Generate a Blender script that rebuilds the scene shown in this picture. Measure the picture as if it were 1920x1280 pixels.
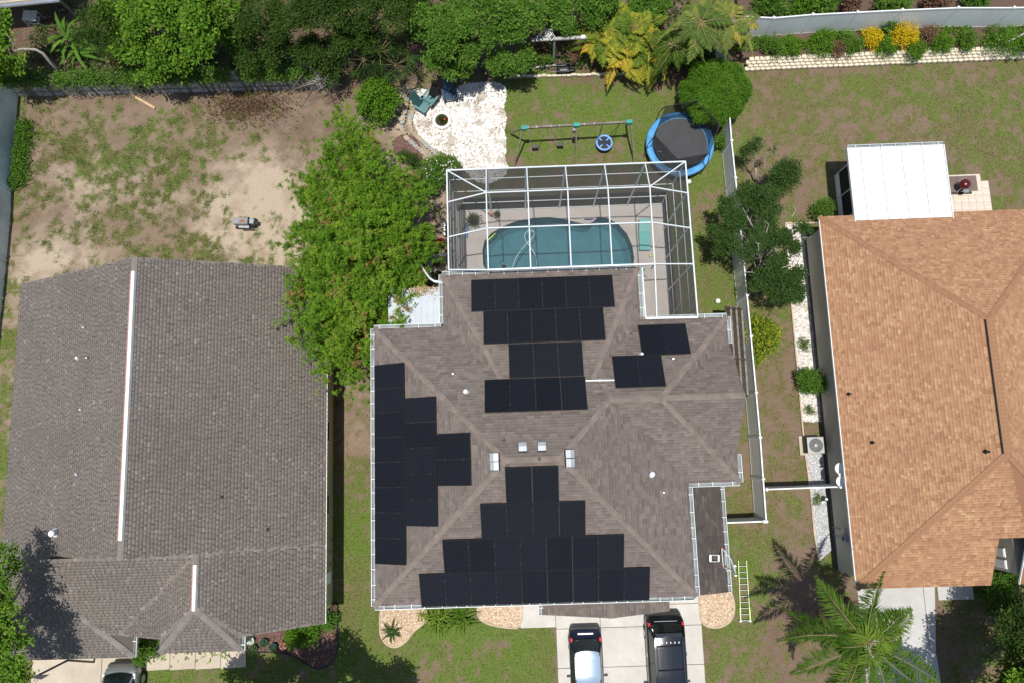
import bpy, bmesh, math, random
import numpy as np
from mathutils import Vector, Matrix
from mathutils.geometry import tessellate_polygon

for o in list(bpy.data.objects): bpy.data.objects.remove(o)
SC = bpy.context.scene
COL = SC.collection
RNG = np.random.default_rng(7)
random.seed(7)
R = math.radians

# ------------------------------------------------------------------ camera
FPX, HCAM = 1331.0, 38.0
CAM_ROT = Matrix.Rotation(R(-1.8545), 3, 'Z') @ Matrix.Rotation(R(0.8955), 3, 'Y') @ Matrix.Rotation(R(8.545), 3, 'X')
cd = bpy.data.cameras.new('camera'); cam = bpy.data.objects.new('camera', cd); COL.objects.link(cam)
cam.matrix_world = Matrix.Translation((0, 0, HCAM)) @ CAM_ROT.to_4x4()
cd.sensor_width = 36.0; cd.lens = 36.0 * FPX / 1920.0; cd.clip_end = 600; cd.clip_start = 0.5
SC.camera = cam

# ------------------------------------------------------------------ sky and sun
to_sun = Vector((-0.065, -0.12, 1.0)).normalized()
elev = math.asin(to_sun.z)
w = bpy.data.worlds.new('World'); SC.world = w; w.use_nodes = True
wn = w.node_tree
sky = wn.nodes.new('ShaderNodeTexSky'); sky.sky_type = 'NISHITA'; sky.sun_disc = False
sky.sun_elevation = elev; sky.sun_rotation = math.atan2(to_sun.x, to_sun.y)
bg = wn.nodes['Background']; bg.inputs[1].default_value = 0.115
wn.links.new(sky.outputs[0], bg.inputs[0])
sd = bpy.data.lights.new('sun', 'SUN'); sd.energy = 4.75; sd.angle = R(0.53); sd.color = (1.0, 0.955, 0.885)
sun = bpy.data.objects.new('sun', sd); COL.objects.link(sun)
sun.rotation_euler = to_sun.to_track_quat('Z', 'Y').to_euler(); sun.location = (-4, -7, 60)
SC.view_settings.view_transform = 'Standard'; SC.view_settings.look = 'None'
SC.view_settings.exposure = 0.0; SC.view_settings.gamma = 1.0
SC.view_settings.use_curve_mapping = False

# ------------------------------------------------------------------ layout helper: a place seen at (px,py) at height z
def at(px, py, z=0.0):
    d = CAM_ROT @ Vector(((px - 960) / FPX, -(py - 640) / FPX, -1.0))
    t = (z - HCAM) / d.z
    return (d.x * t, d.y * t)
def at3(px, py, z=0.0):
    x, y = at(px, py, z); return (x, y, z)

# ------------------------------------------------------------------ materials
MATS = {}
def nodes(name):
    m = bpy.data.materials.new(name); m.use_nodes = True
    nt = m.node_tree; b = nt.nodes['Principled BSDF']
    MATS[name] = m
    return m, nt, b
def ramp(nt, fac, stops):
    r = nt.nodes.new('ShaderNodeValToRGB'); e = r.color_ramp.elements
    while len(e) < len(stops): e.new(0.5)
    for i, (p, c) in enumerate(stops): e[i].position = p; e[i].color = (*c, 1)
    nt.links.new(fac, r.inputs[0]); return r.outputs[0]
def noise(nt, scale, detail=4, rough=0.55, vec=None, dist=0):
    n = nt.nodes.new('ShaderNodeTexNoise'); n.inputs['Scale'].default_value = scale
    n.inputs['Detail'].default_value = detail; n.inputs['Roughness'].default_value = rough; n.inputs['Distortion'].default_value = dist
    if vec is None:
        tc = nt.nodes.new('ShaderNodeTexCoord'); vec = tc.outputs['Object']
    nt.links.new(vec, n.inputs['Vector']); return n.outputs['Fac']
def mixc(nt, fac, a, b, mode='MIX'):
    m = nt.nodes.new('ShaderNodeMix'); m.data_type = 'RGBA'; m.blend_type = mode
    for s, v in ((m.inputs[0], fac), (m.inputs[6], a), (m.inputs[7], b)):
        if hasattr(v, 'is_output'): nt.links.new(v, s)
        elif isinstance(v, (int, float)): s.default_value = v
        else: s.default_value = (*v, 1)
    return m.outputs[2]
def attr(nt, name):
    a = nt.nodes.new('ShaderNodeAttribute'); a.attribute_name = name; return a.outputs['Fac']
def bump(nt, b, h, strength=0.3, dist=0.02):
    bp = nt.nodes.new('ShaderNodeBump'); bp.inputs['Strength'].default_value = strength; bp.inputs['Distance'].default_value = dist
    nt.links.new(h, bp.inputs['Height']); nt.links.new(bp.outputs[0], b.inputs['Normal'])
def plain(name, col, rough=0.6, metal=0.0, var=0.12, scale=3.0, spec=0.5, bmp=0.0):
    m, nt, b = nodes(name)
    n = noise(nt, scale, 5, 0.6)
    lo = tuple(c * (1 - var) for c in col); hi = tuple(min(1, c * (1 + var)) for c in col)
    nt.links.new(ramp(nt, n, [(0.3, lo), (0.7, hi)]), b.inputs['Base Color'])
    b.inputs['Roughness'].default_value = rough; b.inputs['Metallic'].default_value = metal
    b.inputs['Specular IOR Level'].default_value = spec
    if bmp: bump(nt, b, noise(nt, scale * 12, 4), bmp, 0.01)
    return m
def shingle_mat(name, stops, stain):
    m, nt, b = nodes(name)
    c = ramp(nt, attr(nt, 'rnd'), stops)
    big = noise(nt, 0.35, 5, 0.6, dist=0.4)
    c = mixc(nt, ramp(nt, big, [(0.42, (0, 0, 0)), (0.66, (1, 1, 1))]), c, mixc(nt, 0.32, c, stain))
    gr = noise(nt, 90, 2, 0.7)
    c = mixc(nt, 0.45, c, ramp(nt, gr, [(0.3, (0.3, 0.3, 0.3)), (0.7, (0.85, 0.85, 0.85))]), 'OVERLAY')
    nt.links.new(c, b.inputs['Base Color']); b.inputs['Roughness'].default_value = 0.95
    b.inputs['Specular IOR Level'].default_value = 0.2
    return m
def leaf_mat(name, stops, transl=0.3, rough=0.5):
    rough = 0.75
    m, nt, b = nodes(name)
    c = ramp(nt, attr(nt, 'rnd'), stops)
    nt.links.new(c, b.inputs['Base Color']); b.inputs['Roughness'].default_value = rough
    b.inputs['Specular IOR Level'].default_value = 0.10
    tr = nt.nodes.new('ShaderNodeBsdfTranslucent'); nt.links.new(mixc(nt, 0.5, c, (0.25, 0.32, 0.03)), tr.inputs[0])
    mx = nt.nodes.new('ShaderNodeMixShader'); mx.inputs[0].default_value = transl
    nt.links.new(b.outputs[0], mx.inputs[1]); nt.links.new(tr.outputs[0], mx.inputs[2])
    nt.links.new(mx.outputs[0], nt.nodes['Material Output'].inputs[0])
    return m
def screen_mat(name, fac, col=(0.03, 0.035, 0.035)):
    m, nt, b = nodes(name)
    b.inputs['Base Color'].default_value = (*col, 1); b.inputs['Roughness'].default_value = 0.8
    n = noise(nt, 1.5, 3)
    tr = nt.nodes.new('ShaderNodeBsdfTransparent'); mx = nt.nodes.new('ShaderNodeMixShader')
    mr = nt.nodes.new('ShaderNodeMapRange'); mr.inputs['To Min'].default_value = fac - 0.04; mr.inputs['To Max'].default_value = fac + 0.04
    nt.links.new(n, mr.inputs[0]); nt.links.new(mr.outputs[0], mx.inputs[0])
    nt.links.new(tr.outputs[0], mx.inputs[1]); nt.links.new(b.outputs[0], mx.inputs[2])
    nt.links.new(mx.outputs[0], nt.nodes['Material Output'].inputs[0])
    return m

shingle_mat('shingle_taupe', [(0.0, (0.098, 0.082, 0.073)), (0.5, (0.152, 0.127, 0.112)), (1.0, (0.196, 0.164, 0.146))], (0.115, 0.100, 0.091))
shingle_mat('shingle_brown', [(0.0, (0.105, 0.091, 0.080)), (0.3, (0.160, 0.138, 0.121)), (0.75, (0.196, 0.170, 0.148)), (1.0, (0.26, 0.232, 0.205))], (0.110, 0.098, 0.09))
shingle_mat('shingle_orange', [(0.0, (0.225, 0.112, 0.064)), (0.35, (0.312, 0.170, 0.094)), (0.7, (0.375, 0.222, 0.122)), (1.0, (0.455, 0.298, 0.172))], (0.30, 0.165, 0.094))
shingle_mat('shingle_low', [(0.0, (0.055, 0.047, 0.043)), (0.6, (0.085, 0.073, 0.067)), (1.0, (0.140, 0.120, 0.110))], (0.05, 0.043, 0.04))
plain('cap_taupe', (0.182, 0.150, 0.130), 0.95, var=0.22, scale=2.5, spec=0.2)
plain('cap_brown', (0.19, 0.172, 0.157), 0.95, var=0.2, scale=2.5, spec=0.2)
plain('cap_orange', (0.285, 0.155, 0.086), 0.95, var=0.18, scale=5, spec=0.2)
plain('white_metal', (0.78, 0.80, 0.80), 0.4, var=0.05)
plain('gutter_white', (0.56, 0.60, 0.60), 0.45, var=0.10, scale=1.2)
plain('vinyl', (0.84, 0.86, 0.86), 0.45, var=0.07, scale=0.7)
plain('vinyl_grey', (0.85, 0.87, 0.86), 0.5, var=0.08, scale=0.7)
plain('vinyl_weathered', (0.66, 0.76, 0.80), 0.55, var=0.28, scale=0.5)
plain('cage_white', (0.62, 0.67, 0.68), 0.4, var=0.04)
plain('old_wood', (0.21, 0.185, 0.155), 0.9, var=0.35, scale=4, spec=0.2, bmp=0.3)
plain('grey_wood', (0.38, 0.37, 0.35), 0.9, var=0.3, scale=4, spec=0.2, bmp=0.3)
plain('pale_wood', (0.50, 0.49, 0.46), 0.9, var=0.3, scale=4, spec=0.2)
plain('dark_wood', (0.06, 0.048, 0.038), 0.9, var=0.35, scale=5, spec=0.2, bmp=0.3)
plain('pine_wood', (0.5, 0.36, 0.21), 0.8, var=0.2, scale=5, spec=0.2)
plain('stucco_yellow', (0.52, 0.45, 0.24), 0.9, var=0.08, scale=1, bmp=0.2)
plain('stucco_grey', (0.46, 0.435, 0.36), 0.9, var=0.10, scale=0.8, bmp=0.2)
plain('stucco_cream', (0.55, 0.50, 0.42), 0.9, var=0.08, scale=1, bmp=0.2)
plain('gutter_inside', (0.20, 0.225, 0.23), 0.7, var=0.3, scale=2)
plain('seam_grey', (0.30, 0.33, 0.34), 0.6)
plain('clamp_grey', (0.16, 0.165, 0.17), 0.4, 0.6)
plain('vent_grey', (0.44, 0.47, 0.49), 0.5, 0.2, var=0.12)
plain('galv', (0.50, 0.53, 0.55), 0.35, 0.75, var=0.15, scale=2)
plain('aluminium', (0.72, 0.73, 0.73), 0.3, 0.35, var=0.08, scale=3)
plain('pan_white', (0.80, 0.82, 0.82), 0.45, var=0.04, scale=0.6)
plain('pan_grey', (0.42, 0.47, 0.51), 0.45, var=0.10, scale=0.8)
plain('black_plastic', (0.012, 0.012, 0.013), 0.45, var=0.3)
plain('rubber', (0.014, 0.014, 0.014), 0.85, var=0.2)
plain('dark_grey', (0.06, 0.062, 0.066), 0.6, var=0.2)
plain('mid_grey', (0.22, 0.23, 0.24), 0.6, var=0.2)
plain('white_paint', (0.8, 0.8, 0.78), 0.5, var=0.05)
plain('red_paint', (0.45, 0.02, 0.025), 0.35, var=0.15)
plain('maroon', (0.09, 0.008, 0.012), 0.25, var=0.15)
plain('teal_vinyl', (0.10, 0.36, 0.34), 0.5, var=0.10, scale=2)
plain('green_plastic', (0.03, 0.085, 0.085), 0.45, var=0.15)
plain('green_plastic_light', (0.09, 0.20, 0.20), 0.45, var=0.15)
plain('navy_plastic', (0.02, 0.05, 0.10), 0.5, var=0.15)
plain('swing_teal', (0.02, 0.30, 0.25), 0.5, var=0.1)
plain('pad_blue', (0.07, 0.29, 0.58), 0.5, var=0.22, scale=2)
plain('swing_blue', (0.18, 0.36, 0.72), 0.5, var=0.1)
plain('kick_blue', (0.06, 0.15, 0.42), 0.6, var=0.1)
plain('tramp_mat', (0.040, 0.042, 0.047), 0.7, var=0.15, scale=2)
plain('ladder_green', (0.52, 0.74, 0.25), 0.5, var=0.1)
plain('terracotta', (0.42, 0.19, 0.12), 0.7, var=0.2)
plain('hose_grey', (0.42, 0.55, 0.57), 0.5, var=0.1)
plain('bark', (0.14, 0.115, 0.095), 0.95, var=0.35, scale=6, spec=0.2, bmp=0.5)
plain('bark_pale', (0.36, 0.33, 0.29), 0.9, var=0.25, scale=6, spec=0.2, bmp=0.3)
plain('culm', (0.20, 0.17, 0.06), 0.7, var=0.3, scale=3)
plain('paver_cream', (0.60, 0.52, 0.43), 0.9, var=0.12, scale=2.2, bmp=0.2)
plain('block_cream', (0.62, 0.56, 0.43), 0.95, var=0.16, scale=3, bmp=0.4)
plain('flagstone', (0.34, 0.28, 0.20), 0.95, var=0.35, scale=2.5, bmp=0.5)
plain('flagstone_grey', (0.30, 0.29, 0.27), 0.95, var=0.3, scale=2.5, bmp=0.5)
plain('mat_brown', (0.16, 0.115, 0.10), 0.95, var=0.2)
plain('step_stone', (0.58, 0.54, 0.50), 0.95, var=0.2, scale=4)
plain('curb', (0.50, 0.40, 0.29), 0.95, var=0.2, scale=2)
plain('ac_grey', (0.36, 0.37, 0.36), 0.5, 0.2, var=0.1)
plain('meter_grey', (0.30, 0.33, 0.34), 0.5, var=0.1)
plain('tar', (0.03, 0.03, 0.03), 0.9)
plain('rust', (0.30, 0.11, 0.05), 0.9, var=0.4, scale=9)
plain('car_navy', (0.012, 0.018, 0.040), 0.18, 0.3, var=0.1)
plain('car_black', (0.010, 0.012, 0.014), 0.15, 0.3, var=0.1)
plain('car_roof_blue', (0.36, 0.47, 0.58), 0.22, 0.5, var=0.05)
plain('car_roof_slate', (0.013, 0.018, 0.027), 0.14, 0.0, var=0.1)
plain('car_silver', (0.30, 0.33, 0.33), 0.25, 0.6, var=0.06)
plain('car_trim', (0.03, 0.03, 0.032), 0.6)
plain('chrome', (0.7, 0.7, 0.72), 0.12, 1.0)
plain('tail_red', (0.5, 0.012, 0.02), 0.15, var=0.1)
plain('brick_pink', (0.42, 0.20, 0.16), 0.9, var=0.15)
plain('tank_top', (0.55, 0.57, 0.56), 0.4, 0.4)
plain('pale_leaf_litter', (0.42, 0.27, 0.13), 0.95, var=0.3, scale=9)
plain('yellow_plastic', (0.55, 0.75, 0.08), 0.4)
plain('bricks_cap', (0.38, 0.36, 0.33), 0.9, var=0.2)
m, nt, b = nodes('car_glass'); b.inputs['Base Color'].default_value = (0.006, 0.010, 0.010, 1); b.inputs['Roughness'].default_value = 0.05; b.inputs['Specular IOR Level'].default_value = 0.6
n = noise(nt, 2, 2); nt.links.new(ramp(nt, n, [(0.3, (0.004, 0.006, 0.006)), (0.7, (0.012, 0.020, 0.018))]), b.inputs['Base Color'])
m, nt, b = nodes('window_glass'); n = noise(nt, 1, 2); nt.links.new(ramp(nt, n, [(0.3, (0.02, 0.025, 0.03)), (0.7, (0.04, 0.045, 0.05))]), b.inputs['Base Color']); b.inputs['Roughness'].default_value = 0.08
# solar glass: dark cells with faint lines
m, nt, b = nodes('solar_glass')
tc = nt.nodes.new('ShaderNodeTexCoord')
br = nt.nodes.new('ShaderNodeTexBrick'); br.offset = 0.0
br.inputs['Color1'].default_value = (0.0075, 0.0080, 0.0098, 1); br.inputs['Color2'].default_value = (0.0095, 0.0100, 0.0120, 1)
br.inputs['Mortar'].default_value = (0.017, 0.019, 0.023, 1); br.inputs['Scale'].default_value = 1.0
br.inputs['Mortar Size'].default_value = 0.007; br.inputs['Brick Width'].default_value = 0.178; br.inputs['Row Height'].default_value = 0.091
nt.links.new(tc.outputs['Object'], br.inputs['Vector'])
oi = nt.nodes.new('ShaderNodeObjectInfo')
nt.links.new(mixc(nt, 0.35, br.outputs[0], ramp(nt, oi.outputs['Random'], [(0, (0.004, 0.005, 0.008)), (1, (0.014, 0.015, 0.02))])), b.inputs['Base Color'])
b.inputs['Roughness'].default_value = 0.32; b.inputs['Specular IOR Level'].default_value = 0.22
plain('solar_frame', (0.013, 0.0135, 0.015), 0.45, 0.2)
# concrete
def concrete(name, col, spots=0.10):
    m, nt, b = nodes(name)
    c = ramp(nt, noise(nt, 0.8, 6, 0.65), [(0.3, tuple(x * (1 - spots) for x in col)), (0.7, tuple(x * (1 + spots * 0.6) for x in col))])
    c = mixc(nt, ramp(nt, noise(nt, 5, 5, 0.7), [(0.52, (0, 0, 0)), (0.72, (0.55, 0.55, 0.55))]), c, tuple(x * 0.80 for x in col))
    nt.links.new(c, b.inputs['Base Color']); b.inputs['Roughness'].default_value = 0.9; b.inputs['Specular IOR Level'].default_value = 0.25
    bump(nt, b, noise(nt, 60, 3), 0.2, 0.01); return m
concrete('concrete_bright', (0.53, 0.505, 0.465), 0.16)
concrete('concrete_old', (0.50, 0.43, 0.34), 0.2)
concrete('concrete_cool', (0.48, 0.47, 0.45), 0.14)
concrete('deck_concrete', (0.435, 0.400, 0.370), 0.12)
# pool
m, nt, b = nodes('pool_plaster')
nt.links.new(ramp(nt, noise(nt, 1.3, 5, 0.6), [(0.35, (0.105, 0.235, 0.280)), (0.65, (0.145, 0.285, 0.33))]), b.inputs['Base Color']); b.inputs['Roughness'].default_value = 0.8
m, nt, b = nodes('pool_water')
tr = nt.nodes.new('ShaderNodeBsdfTransparent'); tr.inputs[0].default_value = (0.62, 0.80, 0.83, 1)
gl = nt.nodes.new('ShaderNodeBsdfGlossy'); gl.inputs['Roughness'].default_value = 0.03
fr = nt.nodes.new('ShaderNodeFresnel'); fr.inputs[0].default_value = 1.33
wv = noise(nt, 9, 3, 0.6, dist=1.2)
bp = nt.nodes.new('ShaderNodeBump'); bp.inputs['Strength'].default_value = 0.8; bp.inputs['Distance'].default_value = 0.06
nt.links.new(wv, bp.inputs['Height'])
for nd in (gl, fr): nt.links.new(bp.outputs[0], nd.inputs['Normal'])
mx = nt.nodes.new('ShaderNodeMixShader')
for a_, i_ in ((fr.outputs[0], 0), (tr.outputs[0], 1), (gl.outputs[0], 2)): nt.links.new(a_, mx.inputs[i_])
nt.links.new(mx.outputs[0], nt.nodes['Material Output'].inputs[0])
# foliage
leaf_mat('leaf_bamboo', [(0, (0.058, 0.135, 0.013)), (0.5, (0.140, 0.295, 0.022)), (0.88, (0.255, 0.430, 0.040)), (1, (0.36, 0.26, 0.08))], 0.40)
leaf_mat('leaf_oak', [(0, (0.040, 0.100, 0.012)), (0.5, (0.110, 0.235, 0.022)), (1, (0.235, 0.385, 0.042))], 0.35)
leaf_mat('leaf_dark', [(0, (0.018, 0.040, 0.009)), (0.6, (0.040, 0.082, 0.013)), (1, (0.095, 0.140, 0.026))], 0.22)
leaf_mat('leaf_mid', [(0, (0.042, 0.100, 0.014)), (0.6, (0.095, 0.205, 0.026)), (1, (0.190, 0.310, 0.048))], 0.3)
leaf_mat('leaf_bright', [(0, (0.055, 0.135, 0.012)), (0.5, (0.105, 0.235, 0.020)), (1, (0.185, 0.340, 0.034))], 0.38)
leaf_mat('leaf_grove', [(0, (0.024, 0.055, 0.014)), (0.6, (0.045, 0.092, 0.020)), (1, (0.082, 0.135, 0.032))], 0.2)
leaf_mat('leaf_croton', [(0, (0.050, 0.110, 0.015)), (0.5, (0.14, 0.23, 0.022)), (0.75, (0.36, 0.36, 0.030)), (1, (0.52, 0.44, 0.04))], 0.3)
leaf_mat('leaf_palm', [(0, (0.036, 0.086, 0.010)), (0.6, (0.095, 0.180, 0.020)), (1, (0.205, 0.290, 0.036))], 0.34, 0.45)
leaf_mat('leaf_areca', [(0, (0.065, 0.140, 0.016)), (0.45, (0.180, 0.255, 0.028)), (0.75, (0.42, 0.38, 0.035)), (1, (0.58, 0.36, 0.04))], 0.3, 0.4)
leaf_mat('leaf_fan', [(0, (0.045, 0.095, 0.020)), (0.6, (0.105, 0.165, 0.034)), (0.9, (0.20, 0.25, 0.05)), (1, (0.40, 0.33, 0.06))], 0.25, 0.4)
leaf_mat('flower_yellow', [(0, (0.40, 0.26, 0.01)), (0.5, (0.62, 0.44, 0.015)), (1, (0.75, 0.58, 0.03))], 0.3)
leaf_mat('leaf_brown', [(0, (0.10, 0.055, 0.035)), (0.6, (0.19, 0.11, 0.07)), (1, (0.28, 0.18, 0.12))], 0.2)
leaf_mat('leaf_dead', [(0, (0.25, 0.23, 0.21)), (1, (0.45, 0.43, 0.40))], 0.1)
leaf_mat('grass_blade', [(0, (0.055, 0.130, 0.012)), (0.5, (0.115, 0.215, 0.024)), (0.85, (0.205, 0.265, 0.046)), (1, (0.38, 0.34, 0.15))], 0.3)
leaf_mat('grass_dry', [(0, (0.062, 0.088, 0.020)), (0.5, (0.140, 0.130, 0.052)), (1, (0.31, 0.245, 0.14))], 0.25)
leaf_mat('weed', [(0, (0.070, 0.115, 0.024)), (0.6, (0.120, 0.180, 0.040)), (1, (0.190, 0.240, 0.065))], 0.3)
def rock_mat(name, stops):
    m, nt, b = nodes(name); nt.links.new(ramp(nt, attr(nt, 'rnd'), stops), b.inputs['Base Color']); b.inputs['Roughness'].default_value = 0.9
rock_mat('rock_white', [(0, (0.34, 0.29, 0.25)), (0.12, (0.52, 0.49, 0.45)), (0.3, (0.62, 0.60, 0.57)), (1, (0.76, 0.75, 0.73))])
rock_mat('rock_grey', [(0, (0.25, 0.25, 0.26)), (0.5, (0.45, 0.46, 0.47)), (1, (0.66, 0.67, 0.68))])
rock_mat('rock_tan', [(0, (0.30, 0.19, 0.11)), (0.5, (0.52, 0.38, 0.25)), (0.85, (0.66, 0.54, 0.40)), (1, (0.72, 0.66, 0.57))])
rock_mat('mulch_red', [(0, (0.07, 0.03, 0.028)), (0.6, (0.14, 0.062, 0.055)), (1, (0.26, 0.17, 0.15))])
rock_mat('leaf_litter', [(0, (0.17, 0.09, 0.05)), (0.6, (0.32, 0.19, 0.11)), (1, (0.52, 0.36, 0.22))])
for nm, col in (('bed_white', (0.50, 0.45, 0.39)), ('bed_grey', (0.36, 0.36, 0.36)), ('bed_tan', (0.42, 0.31, 0.21)), ('bed_mulch', (0.12, 0.075, 0.055))):
    m, nt, b = nodes(nm)
    nt.links.new(ramp(nt, noise(nt, 14, 5, 0.7), [(0.3, tuple(c * 0.6 for c in col)), (0.7, tuple(c * 1.2 for c in col))]), b.inputs['Base Color'])
    b.inputs['Roughness'].default_value = 0.95; bump(nt, b, noise(nt, 25, 3), 0.6, 0.03)
screen_mat('screen_roof', 0.19, (0.10, 0.105, 0.105)); screen_mat('screen_wall', 0.72); screen_mat('screen_lanai', 0.88, (0.006, 0.007, 0.008)); screen_mat('tramp_net', 0.66, (0.008, 0.008, 0.009))

# ground: masks computed per vertex, colour from them
m, nt, b = nodes('ground_soil')
g = attr(nt, 'grass'); s = attr(nt, 'sand'); mu = attr(nt, 'mulch'); dr = attr(nt, 'dry')
fine = noise(nt, 17, 6, 0.8); mid = noise(nt, 5, 5, 0.7)
soil = ramp(nt, fine, [(0.3, (0.112, 0.076, 0.053)), (0.55, (0.196, 0.138, 0.099)), (0.75, (0.31, 0.232, 0.172))])
sand = ramp(nt, fine, [(0.28, (0.31, 0.245, 0.18)), (0.7, (0.50, 0.41, 0.315))])
mul = ramp(nt, fine, [(0.3, (0.045, 0.030, 0.022)), (0.55, (0.120, 0.076, 0.056)), (0.75, (0.23, 0.155, 0.115))])
grs = ramp(nt, fine, [(0.28, (0.040, 0.080, 0.010)), (0.52, (0.108, 0.158, 0.030)), (0.74, (0.245, 0.25, 0.095))])
gdr = ramp(nt, fine, [(0.28, (0.052, 0.058, 0.016)), (0.52, (0.138, 0.122, 0.052)), (0.74, (0.29, 0.225, 0.130))])
c = mixc(nt, s, soil, sand); c = mixc(nt, mu, c, mul); c = mixc(nt, g, c, mixc(nt, dr, grs, gdr))
nt.links.new(c, b.inputs['Base Color']); b.inputs['Roughness'].default_value = 0.97; b.inputs['Specular IOR Level'].default_value = 0.15
bump(nt, b, fine, 0.6, 0.04)

# ------------------------------------------------------------------ object helpers
def link(o): COL.objects.link(o); return o
class MB:
    def __init__(s): s.v = []; s.f = []
    def add(s, vs, fs):
        k = len(s.v); s.v += [tuple(v) for v in vs]; s.f += [tuple(i + k for i in f) for f in fs]; return s
    def box(s, c, d, rz=0.0, M=None):
        x, y, z = d[0] / 2, d[1] / 2, d[2] / 2
        vs = [Vector((sx * x, sy * y, sz * z)) for sz in (-1, 1) for sy in (-1, 1) for sx in (-1, 1)]
        rot = M if M is not None else Matrix.Rotation(rz, 3, 'Z')
        vs = [rot @ v + Vector(c) for v in vs]
        return s.add(vs, [(0, 2, 3, 1), (4, 5, 7, 6), (0, 1, 5, 4), (2, 6, 7, 3), (0, 4, 6, 2), (1, 3, 7, 5)])
    def beam(s, a, b, wx, wz=None, up=(0, 0, 1)):
        a = Vector(a); b = Vector(b); wz = wx if wz is None else wz
        d = (b - a); L = d.length; d.normalize(); u = Vector(up)
        if abs(d.dot(u)) > 0.98: u = Vector((1, 0, 0))
        sd_ = d.cross(u).normalized(); u = sd_.cross(d).normalized()
        vs = []
        for p in (a, b):
            for i, j in ((-1, -1), (1, -1), (1, 1), (-1, 1)): vs.append(p + sd_ * (i * wx / 2) + u * (j * wz / 2))
        return s.add(vs, [(3, 2, 1, 0), (4, 5, 6, 7), (0, 1, 5, 4), (1, 2, 6, 5), (2, 3, 7, 6), (3, 0, 4, 7)])
    def tube(s, pts, rad, n=8, cap=True):
        pts = [Vector(p) for p in pts]; k = len(pts)
        rad = rad if hasattr(rad, '__len__') else [rad] * k
        vs = []; pu = None
        for i, p in enumerate(pts):
            d = (pts[min(i + 1, k - 1)] - pts[max(i - 1, 0)])
            if d.length < 1e-9: d = Vector((0, 0, 1))
            d.normalize()
            u = pu if pu is not None else (Vector((0, 0, 1)) if abs(d.z) < 0.9 else Vector((1, 0, 0)))
            u = (u - d * u.dot(d))
            if u.length < 1e-6: u = d.orthogonal()
            u.normalize(); pu = u; w_ = d.cross(u)
            for j in range(n):
                a = 2 * math.pi * j / n; vs.append(p + (u * math.cos(a) + w_ * math.sin(a)) * rad[i])
        fs = [(i * n + j, i * n + (j + 1) % n, (i + 1) * n + (j + 1) % n, (i + 1) * n + j) for i in range(k - 1) for j in range(n)]
        if cap: fs += [tuple(range(n - 1, -1, -1)), tuple((k - 1) * n + j for j in range(n))]
        return s.add(vs, fs)
    def lathe(s, prof, c=(0, 0, 0), n=20, sx=1, sy=1):
        vs = []; c = Vector(c)
        for r, z in prof:
            for j in range(n):
                a = 2 * math.pi * j / n; vs.append(c + Vector((r * math.cos(a) * sx, r * math.sin(a) * sy, z)))
        k = len(prof)
        fs = [(i * n + j, i * n + (j + 1) % n, (i + 1) * n + (j + 1) % n, (i + 1) * n + j) for i in range(k - 1) for j in range(n)]
        fs += [tuple(range(n - 1, -1, -1)), tuple((k - 1) * n + j for j in range(n))]
        return s.add(vs, fs)
    def prism(s, poly, z0, z1):
        n = len(poly); A = sum(poly[i][0] * poly[(i + 1) % n][1] - poly[(i + 1) % n][0] * poly[i][1] for i in range(n))
        if A < 0: poly = poly[::-1]
        vs = [(x, y, z0) for x, y in poly] + [(x, y, z1) for x, y in poly]
        fs = [tuple(range(n - 1, -1, -1)), tuple(range(n, 2 * n))] + [(i, (i + 1) % n, n + (i + 1) % n, n + i) for i in range(n)]
        return s.add(vs, fs)
    def face(s, pts): return s.add(pts, [tuple(range(len(pts)))])
    def mesh(s, name):
        me = bpy.data.meshes.new(name); me.from_pydata(s.v, [], s.f); me.update(); return me

def thing(name, label, cat, loc=(0, 0, 0), group=None):
    o = link(bpy.data.objects.new(name, None)); o.location = loc; o['label'] = label; o['category'] = cat
    o.empty_display_size = 0.2
    if group: o['group'] = group
    return o
def mesh_obj(name, me, mat, parent=None, smooth=False, bevel=0):
    if mat and not me.materials: me.materials.append(MATS[mat])
    o = link(bpy.data.objects.new(name, me))
    if smooth:
        for p in me.polygons: p.use_smooth = True
    if bevel:
        bv = o.modifiers.new('bevel', 'BEVEL'); bv.width = bevel; bv.segments = 2; bv.limit_method = 'ANGLE'
    if parent is not None:
        o.parent = parent
        if parent.type == 'EMPTY': o.matrix_parent_inverse = Matrix.Translation(-Vector(parent.location))
    return o
def part(name, mb, mat, parent, label=None, smooth=False, kind=None, bevel=0):
    o = mesh_obj(name, mb.mesh(name) if isinstance(mb, MB) else mb, mat, parent, smooth, bevel)
    if label: o['label'] = label
    if kind: o['kind'] = kind
    return o
def solo(name, mb, mat, label, cat, group=None, smooth=False, bevel=0):
    o = part(name, mb, mat, None, label, smooth, None, bevel); o['category'] = cat
    if group: o['group'] = group
    return o
def struct(name, mb, mat, kind='structure', label=None, cat=None):
    o = part(name, mb, mat, None, label); o['kind'] = kind
    if cat: o['category'] = cat
    return o
def np_mesh(name, V, F, rnd=None, attrs=None):
    """V (n,3) array, F (m,4) or (m,3) index array"""
    me = bpy.data.meshes.new(name); k = F.shape[1]
    me.vertices.add(len(V)); me.vertices.foreach_set('co', np.ascontiguousarray(V, dtype=np.float32).ravel())
    me.loops.add(F.size); me.loops.foreach_set('vertex_index', np.ascontiguousarray(F, dtype=np.int32).ravel())
    me.polygons.add(len(F)); me.polygons.foreach_set('loop_start', np.arange(0, F.size, k, dtype=np.int32))
    me.polygons.foreach_set('loop_total', np.full(len(F), k, dtype=np.int32))
    me.update(calc_edges=True)
    al = dict(attrs or {})
    if rnd is not None: al['rnd'] = rnd
    for n_, a_ in al.items():
        at_ = me.attributes.new(n_, 'FLOAT', 'POINT'); at_.data.foreach_set('value', np.ascontiguousarray(a_, dtype=np.float32))
    return me
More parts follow.
